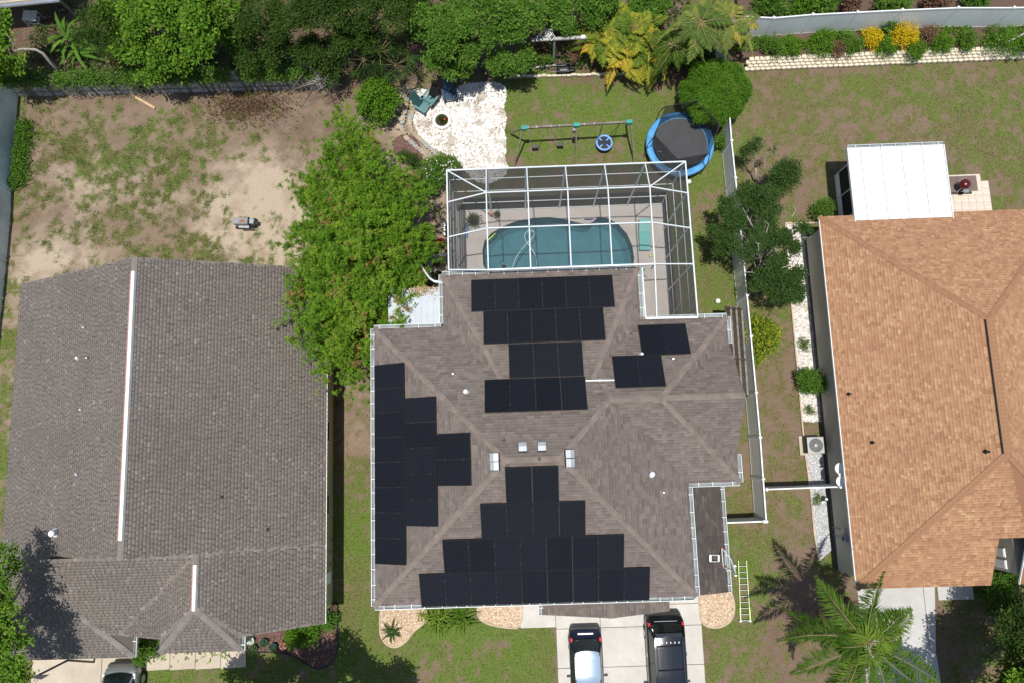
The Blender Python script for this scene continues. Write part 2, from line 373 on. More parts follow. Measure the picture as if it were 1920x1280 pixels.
ORD = ['first', 'second', 'third', 'fourth', 'fifth', 'sixth', 'seventh', 'eighth', 'ninth', 'tenth', 'eleventh', 'twelfth']

# ------------------------------------------------------------------ numpy noise, regions
def vnoise(X, Y, scale, seed, octv=4, gain=0.55):
    out = np.zeros_like(X); amp = 1.0; tot = 0.0
    rg = np.random.default_rng(seed)
    for k in range(octv):
        T = rg.random((256, 256)); s_ = scale / 2 ** k
        x = X / s_ + 1000.3 + 17 * k; y = Y / s_ + 1000.7 + 31 * k
        xi = np.floor(x).astype(int); yi = np.floor(y).astype(int); fx = x - xi; fy = y - yi
        fx = fx * fx * (3 - 2 * fx); fy = fy * fy * (3 - 2 * fy)
        a = T[xi % 256, yi % 256]; b_ = T[(xi + 1) % 256, yi % 256]; c_ = T[xi % 256, (yi + 1) % 256]; d_ = T[(xi + 1) % 256, (yi + 1) % 256]
        out += amp * ((a * (1 - fx) + b_ * fx) * (1 - fy) + (c_ * (1 - fx) + d_ * fx) * fy); tot += amp; amp *= gain
    return out / tot
def inpoly(X, Y, poly):
    r = np.zeros(X.shape, bool); n = len(poly)
    for i in range(n):
        x1, y1 = poly[i]; x2, y2 = poly[(i + 1) % n]
        if y1 == y2: continue
        c_ = ((y1 > Y) != (y2 > Y)) & (X < (x2 - x1) * (Y - y1) / (y2 - y1) + x1); r ^= c_
    return r
def P(pts, z=0.0): return [at(x, y, z) for x, y in pts]
def sstep(a, lo, hi): t = np.clip((a - lo) / (hi - lo), 0, 1); return t * t * (3 - 2 * t)

# ------------------------------------------------------------------ the ground
xs = np.concatenate([np.arange(-150, -33, 9.0), np.arange(-33, 33.01, 0.11), np.arange(42, 151, 9.0)])
ys = np.concatenate([np.arange(-150, -15, 9.0), np.arange(-15, 30.01, 0.11), np.arange(39, 151, 9.0)])
GX, GY = np.meshgrid(xs, ys, indexing='ij')
wob = 0.7
WX = GX + (vnoise(GX, GY, 1.6, 11) - 0.5) * wob * 2; WY = GY + (vnoise(GX, GY, 1.6, 12) - 0.5) * wob * 2
# (polygon in photo pixels, grass cover, dryness, sand, mulch)
REG = [
    ([(-400, -300), (2400, -300), (2400, 1700), (-400, 1700)], 0.55, 0.45, 0.0, 0.0),
    ([(-400, -300), (1400, -300), (1400, 145), (640, 165), (30, 165), (-400, 165)], 0.10, 0.6, 0.0, 0.75),
    ([(1000, -100), (1400, -100), (1400, 40), (1000, 40)], 0.6, 0.75, 0.0, 0.1),
    ([(25, 158), (640, 160), (760, 330), (700, 500), (30, 545), (-10, 900), (-40, 560)], 0.50, 0.66, 0.10, 0.0),
    ([(30, 160), (645, 160), (640, 225), (480, 225), (300, 205), (40, 225)], 0.14, 0.4, 0.15, 0.25),
    ([(430, 165), (650, 165), (650, 270), (560, 300), (430, 225)], 0.12, 0.4, 0.15, 0.30),
    ([(90, 315), (240, 330), (380, 345), (300, 390), (120, 380)], 0.42, 0.6, 0.5, 0.0),
    ([(400, 330), (520, 290), (590, 330), (600, 510), (400, 510), (390, 410)], 0.05, 0.3, 0.95, 0.0),
    ([(55, 450), (150, 450), (200, 490), (60, 540), (40, 520)], 0.03, 0.3, 0.95, 0.0),
    ([(710, 190), (790, 190), (840, 330), (840, 500), (700, 500)], 0.08, 0.3, 0.55, 0.1),
    ([(940, 142), (1290, 138), (1352, 200), (1420, 590), (1300, 620), (1280, 300), (940, 320)], 0.80, 0.10, 0.0, 0.0),
    ([(1350, 120), (1920, 90), (2100, 90), (2100, 410), (1530, 410), (1560, 1060), (1420, 980), (1405, 600)], 0.68, 0.74, 0.0, 0.0),
    ([(1660, 120), (2100, 100), (2100, 420), (1870, 420), (1750, 250)], 0.88, 0.45, 0.0, 0.0),
    ([(1395, 580), (1500, 600), (1560, 1060), (1490, 1060), (1440, 985)], 0.34, 1.0, 0.0, 0.0),
    ([(1345, 30), (1930, 30), (2000, 105), (1400, 122), (1350, 130)], 0.12, 0.6, 0.0, 0.3),
    ([(610, 660), (720, 660), (720, 900), (610, 880)], 0.40, 0.75, 0.15, 0.0),
    ([(610, 850), (720, 850), (720, 1160), (610, 1160)], 0.78, 0.32, 0.0, 0.0),
    ([(600, 1110), (1050, 1110), (1060, 1500), (420, 1500), (450, 1235)], 0.93, 0.22, 0.0, 0.0),
    ([(1310, 890), (1430, 890), (1430, 985), (1350, 985)], 0.60, 0.80, 0.0, 0.0),
    ([(1310, 970), (1455, 985), (1470, 1100), (1450, 1500), (1320, 1500)], 0.88, 0.18, 0.0, 0.0),
    ([(1430, 1115), (1560, 1080), (1640, 1100), (1680, 1500), (1440, 1500)], 0.22, 0.8, 0.0, 0.25),
    ([(1750, 1120), (2100, 1120), (2100, 1500), (1760, 1500)], 0.65, 0.55, 0.0, 0.2),
    ([(270, 1240), (620, 1240), (620, 1500), (270, 1500)], 0.85, 0.3, 0.0, 0.1),
    ([(-100, 560), (60, 540), (20, 900), (-100, 1000)], 0.55, 0.3, 0.3, 0.0),
]
Gg = np.zeros_like(GX); Gd = np.zeros_like(GX); Gs = np.zeros_like(GX); Gm = np.zeros_like(GX)
for poly, a_, d_, s_, m_ in REG:
    k = inpoly(WX, WY, P(poly)); Gg[k] = a_; Gd[k] = d_; Gs[k] = s_; Gm[k] = m_
def blur(A_, k, it=3):
    for _ in range(it):
        for ax in (0, 1):
            B_ = np.cumsum(np.concatenate([np.repeat(np.take(A_, [0], ax), k + 1, ax), A_, np.repeat(np.take(A_, [-1], ax), k, ax)], ax), ax)
            A_ = (np.take(B_, range(2 * k + 1, B_.shape[ax]), ax) - np.take(B_, range(0, B_.shape[ax] - 2 * k - 1), ax)) / (2 * k + 1)
    return A_
Gg, Gd, Gs, Gm = blur(Gg, 4), blur(Gd, 7), blur(Gs, 7), blur(Gm, 6)
patch = 0.40 * vnoise(GX, GY, 2.4, 20, 3, 0.6) + vnoise(GX, GY, 0.50, 21, 3, 0.9)
patch = (patch - patch.mean()) / patch.std()
lvl = (Gg - 0.5) * 3.2
GR = sstep(patch + lvl, -1.15, 1.15)
Gs2 = np.clip(Gs * 1.15 + (vnoise(GX, GY, 0.9, 22, 5, .7) - 0.5) * 2.2 * np.clip(Gs * 2, 0, 1) , 0, 1)
Gm2 = np.clip(Gm + (vnoise(GX, GY, 0.9, 23, 5, .7) - 0.5) * 1.6 * np.clip(Gm * 3, 0, 1), 0, 1)
Gd2 = np.clip(Gd + (vnoise(GX, GY, 2.6, 24, 4) - 0.5) * 1.3 + (vnoise(GX, GY, 0.55, 27, 3, .8) - 0.5) * 1.3, 0, 1)
edge = np.clip(np.minimum(np.minimum(GX + 33, 33 - GX), np.minimum(GY + 15, 30 - GY)) / 2.0, 0, 1)
GR = GR * edge + .6 * (1 - edge); Gs2 = Gs2 * edge; Gm2 = Gm2 * edge; Gd2 = Gd2 * edge + .5 * (1 - edge)
GZ = (vnoise(GX, GY, 3.0, 25, 4) - 0.5) * 0.06 + (vnoise(GX, GY, 0.5, 26, 3) - 0.5) * 0.03 - 0.05; GZ = GZ * edge - .05 * (1 - edge)
nx_, ny_ = GX.shape
idx = np.arange(nx_ * ny_).reshape(nx_, ny_)
# hole for the pool
POOL_PX = [(903, 470), (907, 452), (920, 437), (940, 425), (965, 415), (1000, 408), (1030, 406.5), (1055, 409.5), (1080, 416), (1097, 419), (1110, 416.5), (1121, 406), (1140, 409), (1160, 420), (1177, 439), (1187, 462), (1190.5, 485)]
POOL = P(POOL_PX)
x0p, x1p = POOL[0][0], POOL[-1][0]
POOL += [(6.40, 9.6), (6.1, 9.0), (5.4, 8.6), (4.4, 8.5), (3.3, 8.7), (2.2, 8.75), (1.0, 8.5), (0.0, 8.4), (-0.9, 8.65), (-1.55, 9.2), (-1.9, 10.0)]
cxm = (GX[:-1, :-1] + GX[1:, 1:]) / 2; cym = (GY[:-1, :-1] + GY[1:, 1:]) / 2
keep = ~((cxm > -2.6) & (cxm < 7.2) & (cym > 8.0) & (cym < 12.85))
Q = np.stack([idx[:-1, :-1], idx[1:, :-1], idx[1:, 1:], idx[:-1, 1:]], -1)[keep]
gm = np_mesh('ground', np.stack([GX.ravel(), GY.ravel(), GZ.ravel()], 1), Q, attrs={'grass': GR.ravel(), 'sand': Gs2.ravel(), 'mulch': Gm2.ravel(), 'dry': Gd2.ravel()})
go = mesh_obj('ground', gm, 'ground_soil', smooth=True); go['kind'] = 'structure'

# ------------------------------------------------------------------ scattering helpers
def unit(n, rg=None):
    rg = rg or RNG; v = rg.normal(size=(n, 3)); return v / np.linalg.norm(v, axis=1)[:, None]
def leaf_quads(Pp, D, L, W, up=None, rg=None):
    """rhombus leaves at Pp, growing along D"""
    rg = rg or RNG; n = len(Pp)
    L = np.broadcast_to(L, (n,))[:, None]; W = np.broadcast_to(W, (n,))[:, None]
    up = unit(n, rg) if up is None else up
    S = np.cross(D, up); S /= np.maximum(np.linalg.norm(S, axis=1), 1e-6)[:, None]
    N_ = np.cross(S, D)
    a = Pp; b_ = Pp + D * L * 0.45 + S * W * 0.5 - N_ * W * 0.12; c_ = Pp + D * L; d_ = Pp + D * L * 0.45 - S * W * 0.5 - N_ * W * 0.12
    return np.stack([a, b_, c_, d_], 1).reshape(-1, 3)
def leaf_mesh(name, V, rnd): return np_mesh(name, V, np.arange(len(V)).reshape(-1, 4), np.repeat(np.clip(rnd, 0, 1), 4))
def upbias(n, k, rg=None):
    u = unit(n, rg) + np.array([0, 0, k]); return u / np.linalg.norm(u, axis=1)[:, None]
def lobe_crown(name, lobes, n, L, W, mat, parent, clump=0.32, per=24, shell=0.55, rg=None, sub=0, gap=0.0, label=None):
    """lobes: (x,y,z,rx,ry,rz); leaves gathered in clumps through the outer volume"""
    rg = rg or RNG
    if sub:
        l2 = []
        for (x, y, z, rx_, ry_, rz_) in lobes:
            dd_ = unit(sub, rg); dd_[:, 2] = np.abs(dd_[:, 2]) * 1.2 - .35
            for q in dd_:
                f_ = rg.uniform(.24, .46); k_ = rg.uniform(.55, .85); l2.append((x + q[0] * rx_ * k_, y + q[1] * ry_ * k_, z + q[2] * rz_ * k_, rx_ * f_, ry_ * f_, rz_ * f_ * .8))
        lobes = l2
    vol = np.array([l[3] * l[4] for l in lobes]); pr = vol / vol.sum(); nc = max(4, n // per)
    li = rg.choice(len(lobes), nc, p=pr); l = np.array(lobes)[li]
    d = unit(nc, rg); d[:, 2] = np.where(d[:, 2] < -0.25, -d[:, 2] * 0.6, d[:, 2])
    rr = shell + (1 - shell) * rg.random(nc) ** 0.6
    lump = 0.80 + 0.40 * vnoise(d[:, 0] * 2 + li * 7.1, d[:, 1] * 2 + d[:, 2] * 1.3, 0.6, 77, 3)
    c_ = l[:, :3] + d * l[:, 3:6] * (rr * lump)[:, None]
    if gap > 0:
        k = vnoise(c_[:, 0] + c_[:, 2] * 0.3, c_[:, 1], 0.8, 31, 3) > gap; c_ = c_[k]; d = d[k]; nc = len(c_)
    ctone = rg.normal(0, 0.16, nc)
    Pp = np.repeat(c_, per, 0) + rg.normal(0, clump * 0.5, (nc * per, 3)) * np.array([1, 1, 0.6])
    D = np.repeat(d, per, 0) * 0.7 + unit(nc * per, rg) * 0.9; D /= np.linalg.norm(D, axis=1)[:, None]
    up = upbias(nc * per, 1.6, rg)
    V = leaf_quads(Pp, D, L * rg.uniform(0.6, 1.3, nc * per), W * rg.uniform(0.7, 1.25, nc * per), up, rg)
    r_ = 0.5 + np.repeat(ctone, per) + rg.normal(0, 0.16, nc * per)
    return part(name, leaf_mesh(name, V, r_), mat, parent, label)
def limbs(base, tips, r0, parent, mat='bark', name='trunk', fork=0.45, rg=None):
    rg = rg or RNG; base = Vector(base); mb = MB()
    tv = [Vector(t) for t in tips]; cen = sum(tv, Vector()) / len(tv)
    fk = base.lerp(Vector((cen.x, cen.y, cen.z)), fork)
    mb.tube([base - Vector((0, 0, 0.15)), base.lerp(fk, 0.5) + Vector((rg.normal(0, .05), rg.normal(0, .05), 0)), fk], [r0 * 1.2, r0, r0 * 0.8], 8)
    for t in tv:
        m1 = fk.lerp(t, 0.5) + Vector((rg.normal(0, .12), rg.normal(0, .12), rg.normal(0.05, .1)))
        mb.tube([fk, m1, t], [r0 * 0.6, r0 * 0.4, r0 * 0.12], 6)
        for q in range(3):
            a = m1.lerp(t, 0.15 + 0.25 * q); e = a + Vector((rg.normal(0, .5), rg.normal(0, .5), abs(rg.normal(0.2, .2))))
            mb.tube([a, a.lerp(e, 0.5) + Vector((0, 0, .05)), e], [r0 * 0.22, r0 * 0.15, r0 * 0.05], 5)
    return part(name, mb, mat, parent, smooth=True)
def tree_px(name, label, cat, base_px, lobes_px, n, L, W, mat, r0=0.14, group=None, trunk='trunk', crown='crown', barkm='bark', scale=33.0, **kw):
    """lobes given as (px, py, z, radius in px) as the crown stands"""
    lobes = []
    for (px, py, z, rp) in lobes_px:
        x, y = at(px, py, z); r_ = rp * (HCAM - z) / FPX; lobes.append((x, y, z, r_, r_, min(r_ * 0.8, max(z * 0.75, 0.25))))
    bx, by = at(*base_px); t = thing(name, label, cat, (bx, by, 0), group)
    limbs((bx, by, 0), [(l[0], l[1], l[2]) for l in lobes], r0, t, barkm, trunk)
    lobe_crown(crown, lobes, n, L, W, mat, t, **kw)
    return t
def bush(name, label, cat, px, py, rpx, h, n, L, W, mat, group=None, parts=('foliage', 'stem'), **kw):
    x, y = at(px, py, h * 0.5); r_ = rpx * (HCAM - h * 0.5) / FPX
    t = thing(name, label, cat, (x, y, 0), group)
    mb = MB()
    for k in range(5):
        a = k * 1.257 + 0.4; mb.tube([(x, y, -0.05), (x + math.cos(a) * r_ * 0.25, y + math.sin(a) * r_ * 0.25, h * 0.35), (x + math.cos(a) * r_ * 0.55, y + math.sin(a) * r_ * 0.55, h * 0.7)], [0.03, 0.022, 0.01], 5)
    part(parts[1], mb, 'bark', t)
    lob = [(x, y, h * 0.45, r_ * 0.85, r_ * 0.85, h * 0.5)]
    rg = np.random.default_rng(int(px * 7 + py))
    for k in range(4):
        a = rg.uniform(0, 6.28); lob.append((x + math.cos(a) * r_ * 0.4, y + math.sin(a) * r_ * 0.4, h * rg.uniform(0.4, 0.65), r_ * 0.6, r_ * 0.6, h * 0.38))
    lobe_crown(parts[0], lob, n, L, W, mat, t, rg=rg, clump=kw.pop('clump', 0.2), **kw)
    return t
def fronds(base, specs, lw=0.035, n=46, rg=None, jit=.13, dz=-.35):
    """feather fronds: specs = (azimuth, elevation, length, droop, leaflet, tone); returns verts, rnd, rachis MB"""
    rg = rg or RNG; V = []; r_ = []; mb = MB(); base = np.array(base, float)
    for az, el, Ln, dr, lf, tone in specs:
        t = np.linspace(0, 1, n); h = np.array([math.cos(az), math.sin(az), 0]); side = np.array([-math.sin(az), math.cos(az), 0])
        curl = rg.normal(0, 0.24)
        horiz = Ln * (np.sin(t * 1.0) / 0.84) * math.cos(el); z = Ln * (t * math.sin(el) - dr * t ** 2)
        pts = base + h * horiz[:, None] + side * (curl * Ln * t ** 2)[:, None] + np.array([0, 0, 1]) * z[:, None]
        mb.tube([tuple(p) for p in pts[::5]], list(np.linspace(0.03, 0.006, len(pts[::5]))), 5)
        T = np.gradient(pts, axis=0); T /= np.linalg.norm(T, axis=1)[:, None]
        m_ = t > 0.13
        for sgn in (-1, 1):
            k = m_.sum(); sd_ = side * sgn
            D = T[m_] * rg.uniform(0.5, 0.95, (k, 1)) + sd_ * 1.0 + np.array([0, 0, dz]) + rg.normal(0, jit, (k, 3))
            D /= np.linalg.norm(D, axis=1)[:, None]
            ll = lf * np.sin(np.clip(t[m_] * 1.02 + 0.05, 0, 1) * math.pi * 0.86 + 0.25)
            up = np.broadcast_to(np.array([0, 0, 1.0]), (k, 3)) + rg.normal(0, .25, (k, 3))
            V.append(leaf_quads(pts[m_], D, np.maximum(ll, 0.08), lw, up, rg)); r_.append(tone + rg.normal(0, 0.10, k))
    return np.concatenate(V), np.concatenate(r_), mb
def palm(name, label, px, py, z, specs, mat='leaf_palm', base_px=None, r0=0.14, lw=0.035, n=46, group=None, rg=None, jit=.13, dz=-.35):
    cx, cy = at(px, py, z); bx, by = at(*base_px) if base_px else (cx, cy)
    t = thing(name, label, 'palm tree', (bx, by, 0), group)
    mb = MB(); k = 9
    mb.tube([(bx + (cx - bx) * i / k, by + (cy - by) * i / k, z * i / k - 0.1) for i in range(k + 1)], [r0 * (1.15 - 0.3 * i / k) * (1 + 0.06 * (i % 2)) for i in range(k + 1)], 10)
    part('trunk', mb, 'bark', t, smooth=True)
    V, r_, rb = fronds((cx, cy, z), specs, lw, n, rg, jit, dz)
    part('fronds', leaf_mesh('fronds', V, r_), mat, t); part('rachis', rb, 'culm', t)
    return t

# ------------------------------------------------------------------ roofs
def frame(pts):
    p = [Vector(q) for q in pts]; n = Vector()
    for i in range(len(p)): n += p[i].cross(p[(i + 1) % len(p)])
    n.normalize()
    if n.z < 0: n = -n
    u = Vector((0, 0, 1)).cross(n).normalized(); v = n.cross(u).normalized()
    return n, u, v      # v points up the slope
def clip_poly(poly, hp):
    for (ax, ay, bx, by) in hp:
        out = []
        for i in range(len(poly)):
            p = poly[i]; q = poly[(i + 1) % len(poly)]
            sp = (bx - ax) * (p[1] - ay) - (by - ay) * (p[0] - ax); sq = (bx - ax) * (q[1] - ay) - (by - ay) * (q[0] - ax)
            if sp >= 0: out.append(p)
            if (sp >= 0) != (sq >= 0):
                t = sp / (sp - sq); out.append((p[0] + (q[0] - p[0]) * t, p[1] + (q[1] - p[1]) * t))
        poly = out
        if len(poly) < 3: return []
    return poly
def shingle_face(parent, polys, eave_pt, mat, course=0.145, wr=(0.14, 0.34), seed=1, thick=(0.005, 0.011), notch=False):
    n, u, v = frame(polys[0]); O = Vector(eave_pt); lo_p = min((Vector(p) for p in polys[0]), key=lambda p: p.z); O = O - n * (O - lo_p).dot(n)
    U, Vv, N_ = np.array(u), np.array(v), np.array(n); On = np.array(O)
    rg = np.random.default_rng(seed); VS = []; FS = []; RN = []; base = 0
    for poly in polys:
        P2 = [((Vector(p) - O).dot(u), (Vector(p) - O).dot(v)) for p in poly]
        A = sum(P2[i][0] * P2[(i + 1) % len(P2)][1] - P2[(i + 1) % len(P2)][0] * P2[i][1] for i in range(len(P2)))
        if A < 0: P2 = P2[::-1]
        hp = [(*P2[i], *P2[(i + 1) % len(P2)]) for i in range(len(P2))]
        us = [p[0] for p in P2]; vs = [p[1] for p in P2]
        i0 = math.floor(min(vs) / course + 1e-6); i1 = math.ceil(max(vs) / course)
        rows = []; flags = []
        for i in range(i0, i1):
            k = int((max(us) - min(us)) / (wr[0] * 0.5 + wr[1] * 0.5)) + 4
            wd_ = rg.uniform(wr[0], wr[1], k)
            if notch: k = k * 2; wd_ = np.where(np.arange(k) % 2 == 0, rg.uniform(.10, .22, k), rg.uniform(.05, .10, k)); k = len(wd_)
            br_ = min(us) - rg.random() * 0.4 + np.concatenate([[0], np.cumsum(wd_)])
            if notch: flags.append(np.arange(k) % 2 == 1)
            rows.append(np.stack([br_[:-1], np.full(k, i * course), br_[1:], np.full(k, (i + 1) * course)], 1))
        Rr = np.concatenate(rows); notch_flag = np.concatenate(flags) if notch else None
        C4 = np.stack([Rr[:, [0, 1]], Rr[:, [2, 1]], Rr[:, [2, 3]], Rr[:, [0, 3]]], 1)
        full = np.ones(len(Rr), bool); outm = np.zeros(len(Rr), bool)
        for (ax, ay, bx, by) in hp:
            s_ = (bx - ax) * (C4[:, :, 1] - ay) - (by - ay) * (C4[:, :, 0] - ax)
            full &= (s_ >= -1e-6).all(1); outm |= (s_ < 1e-6).all(1)
        C = C4[full]; m_ = len(C); nt_ = notch_flag[full] if notch else None
        th = rg.choice([thick[0], thick[1]], m_, p=[0.55, 0.45]) + rg.uniform(0, 0.004, m_)
        if notch: th = np.where(nt_, thick[0], thick[1]) + rg.uniform(0, .003, m_)
        def w3(c2, h): return On + c2[:, :1] * U + c2[:, 1:2] * Vv + np.asarray(h)[:, None] * N_
        g_ = 0.004
        C = C.copy(); C[:, [0, 3], 0] += g_ * 0.5; C[:, [1, 2], 0] -= g_ * 0.5
        V6 = np.stack([w3(C[:, 0], th), w3(C[:, 1], th), w3(C[:, 2], np.full(m_, 0.002)), w3(C[:, 3], np.full(m_, 0.002)), w3(C[:, 0], np.full(m_, -0.001)), w3(C[:, 1], np.full(m_, -0.001))], 1)
        k = np.arange(m_)[:, None] * 6 + base
        F = np.concatenate([k + np.array([0, 1, 2]), k + np.array([0, 2, 3]), k + np.array([4, 5, 1]), k + np.array([4, 1, 0])])
        VS.append(V6.reshape(-1, 3)); FS.append(F); base += m_ * 6
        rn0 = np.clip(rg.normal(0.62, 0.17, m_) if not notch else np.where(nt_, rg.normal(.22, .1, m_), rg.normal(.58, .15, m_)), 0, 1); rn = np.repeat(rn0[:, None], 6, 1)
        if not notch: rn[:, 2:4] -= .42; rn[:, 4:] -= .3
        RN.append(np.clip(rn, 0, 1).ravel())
        for r_ in Rr[~full & ~outm]:
            pc = clip_poly([(r_[0], r_[1]), (r_[2], r_[1]), (r_[2], r_[3]), (r_[0], r_[3])], hp)
            if len(pc) < 3: continue
            t_ = rg.choice(thick); c2 = np.array(pc); h = t_ * (1 - (c2[:, 1] - r_[1]) / course) + 0.002
            VS.append(w3(c2, h)); q = len(pc)
            FS.append(np.array([[base, base + j, base + j + 1] for j in range(1, q - 1)])); base += q
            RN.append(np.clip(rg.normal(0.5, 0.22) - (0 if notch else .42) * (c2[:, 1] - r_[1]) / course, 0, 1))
    me = np_mesh('shingles', np.concatenate(VS), np.concatenate(FS), np.concatenate(RN))
    if not notch: me.shade_flat()
    return part('shingles', me, mat, parent, kind='stuff')
def roof_deck(root, polys, mat, name='roof', th=0.10):
    mb = MB()
    for pl in polys:
        n, u, v = frame(pl); a = [Vector(p) - n * 0.012 for p in pl]; b_ = [Vector(p) - Vector((0, 0, th)) for p in pl]
        nrm = (a[1] - a[0]).cross(a[2] - a[0])
        if nrm.z < 0: a = a[::-1]; b_ = b_[::-1]
        k = len(a); mb.add(a + b_, [tuple(range(k)), tuple(range(2 * k - 1, k - 1, -1))] + [(i, k + i, k + (i + 1) % k, (i + 1) % k) for i in range(k)])
    return part(name, mb, mat, root)
def caps(parent, a, b_, mat, w_=0.26, pitch=0.145, drop=0.28, name='ridge_cap', lift=0.012, single=False):
    """overlapping cap pieces from the low end a to the high end b_"""
    a = Vector(a); b_ = Vector(b_); d = (b_ - a); L = d.length; d.normalize()
    s_ = d.cross(Vector((0, 0, 1))).normalized(); up = s_.cross(d).normalized()
    n = int(L / pitch); out = MB(); objs = []
    me = None
    for i in range(n + 1):
        if i * pitch + 0.02 > L: break
        l1 = min(pitch * 1.25, L - i * pitch)
        def pc(o_):
            vs = []
            for (t, h) in ((0, 0.020), (l1, 0.006)):
                for k in (-1, -0.25, 0.25, 1):
                    vs.append(o_ + d * t + s_ * (k * w_ / 2) + up * (h - abs(k) * w_ / 2 * drop + lift))
            for k in (-1, -0.25, 0.25, 1): vs.append(o_ + s_ * (k * w_ / 2) + up * (-0.012 - abs(k) * w_ / 2 * drop + lift))
            return vs
        fs = [(j, j + 1, 5 + j, 4 + j) for j in range(3)] + [(8 + j, 9 + j, j + 1, j) for j in range(3)]
        if single:
            if me is None or l1 < pitch * 1.24:
                me = bpy.data.meshes.new(name); me.from_pydata([tuple(q) for q in pc(Vector((0, 0, 0)))], [], fs); me.update()
            o = part(name, me, mat, parent); o.location = a + d * (i * pitch)
        else: out.add(pc(a + d * (i * pitch)), fs)
    if not single: return part(name, out, mat, parent, kind='stuff')
def gutter(root, a, b_, outward, mat='gutter_white', w_=0.13, h=0.11, strap=0.62, name='gutter'):
    a = Vector(a); b_ = Vector(b_); o_ = Vector((*outward, 0)).normalized(); d = (b_ - a).normalized(); mb = MB()
    trough = MB().beam(a + o_ * (w_ / 2 + .01) - Vector((0, 0, h)), b_ + o_ * (w_ / 2 + .01) - Vector((0, 0, h)), w_ - .012, 0.015)
    mb.beam(a + o_ * (w_ + .02) - Vector((0, 0, h / 2)), b_ + o_ * (w_ + .02) - Vector((0, 0, h / 2)), 0.028, h + 0.02)
    mb.beam(a + o_ * 0.012 - Vector((0, 0, h / 2)), b_ + o_ * 0.012 - Vector((0, 0, h / 2)), 0.012, h)
    for e in (a, b_): mb.beam(e + o_ * 0.0 - Vector((0, 0, h / 2)), e + o_ * (w_ + .03) - Vector((0, 0, h / 2)), 0.012, h)
    L = (b_ - a).length; k = max(1, int(L / strap)); rg = random.Random(int(L * 100))
    for i in range(k):
        p = a + d * ((i + 0.5 + rg.uniform(-.18, .18)) * L / k); mb.beam(p - o_ * 0.07 + Vector((0, 0, 0.022)), p + o_ * (w_ + .02) + Vector((0, 0, 0.012)), 0.035, 0.008)
    g_ = part(name, mb, mat, root)
    if root.type == 'EMPTY': part('gutter_trough', trough, 'gutter_inside', g_)
    return g_
def pipe_vent(parent, x, y, z, r_, h, mat='galv', cap=False, name='vent_pipe'):
    mb = MB(); mb.lathe([(r_ * 1.9, -0.08), (r_ * 1.9, 0.02), (r_, 0.05), (r_, h), (r_ * 0.7, h), (r_ * 0.7, h - 0.08)] if not cap else [(r_ * 1.6, -0.1), (r_ * 1.6, 0.03), (r_ * 0.8, 0.06), (r_ * 0.8, h * 0.6), (r_ * 1.15, h * 0.62), (r_ * 1.15, h * 0.85), (r_ * 0.6, h)], (x, y, z), 14)
    return part(name, mb, mat, parent, smooth=True)

# ================================================================== the house with the solar panels
E_ = 5.79; PT = 0.45
RX0, RX1, RYF, RYR = -6.69, 7.28, -6.59, 5.66
RIDGE_Z = E_ + (RYR - RYF) / 2 * PT
yr = (RYR + RYF) / 2
Lr = (-0.74, yr, RIDGE_Z); Rr_ = (1.52, yr, RIDGE_Z)
WY0, WX1 = -1.78, 9.54                      # right wing front eave, right eave
wy = (RYR + WY0) / 2; WZ = E_ + (RYR - wy) * PT
sR = (RIDGE_Z - E_) / (RX1 - 1.52)
Ws = (RX1 - (WZ - E_) / sR, wy, WZ); Wa = (6.0, wy, WZ); Gp = (WX1 + 0.04, wy, WZ)
g1 = (WX1, -0.57, E_); g2 = (WX1, 4.43, E_)
VX0, VX1, VY = -3.50, 5.60, 8.10            # rear wing
MZ = E_ + (RYR - 2.87) * PT
M1 = (-0.75, 2.87, MZ); M2 = (3.15, 2.87, MZ)
def e3(x, y): return (x, y, E_)
FACES = {
    'front': [[e3(RX0, RYF), e3(RX1, RYF), Rr_, Lr]],
    'left': [[e3(RX0, RYR), e3(RX0, RYF), Lr]],
    'right': [[e3(RX1, RYF), e3(RX1, WY0), Ws, Rr_]],
    'rear': [[e3(VX0, RYR), e3(RX0, RYR), Lr, M1], [M1, Lr, Rr_, Ws, M2], [e3(WX1, RYR), e3(VX1, RYR), M2, Ws, Wa]],
    'wing_front': [[e3(RX1, WY0), e3(WX1, WY0), Wa, Ws]],
    'wing_end_a': [[e3(WX1, WY0), g1, Wa]], 'wing_end_b': [[g2, e3(WX1, RYR), Wa]],
    'gable_a': [[g1, Gp, Wa]], 'gable_b': [[Gp, g2, Wa]],
    'back_left': [[e3(VX0, VY), e3(VX0, RYR), M1]], 'back': [[e3(VX1, VY), e3(VX0, VY), M1, M2]], 'back_right': [[e3(VX1, RYR), e3(VX1, VY), M2]],
}
H1 = thing('two_storey_house', 'two-storey house with taupe shingle roof covered in black solar panels', 'house', (0.3, -0.5, 0))
mb = MB(); wi = 0.45
mb.prism([(RX0 + wi, RYF + wi), (RX1 - wi, RYF + wi), (RX1 - wi, WY0 + wi), (WX1 - wi, WY0 + wi), (WX1 - wi, RYR - wi), (VX1 - wi, RYR - wi), (VX1 - wi, VY - wi), (VX0 + wi, VY - wi), (VX0 + wi, RYR - wi), (RX0 + wi, RYR - wi)], -0.1, E_ - 0.12)
wallo = part('wall', mb, 'stucco_cream', H1)
mb = MB(); mb.add([(WX1 - wi, -0.57, E_ - .14), (WX1 - wi, 4.43, E_ - .14), (WX1 - wi, wy, WZ - 0.15), (WX1 - 0.01, -0.57, E_ - .14), (WX1 - 0.01, 4.43, E_ - .14), (WX1 - 0.01, wy, WZ - .15)], [(0, 1, 2), (3, 5, 4), (0, 2, 5, 3), (1, 4, 5, 2), (0, 3, 4, 1)])
part('gable_wall', mb, 'stucco_cream', H1)
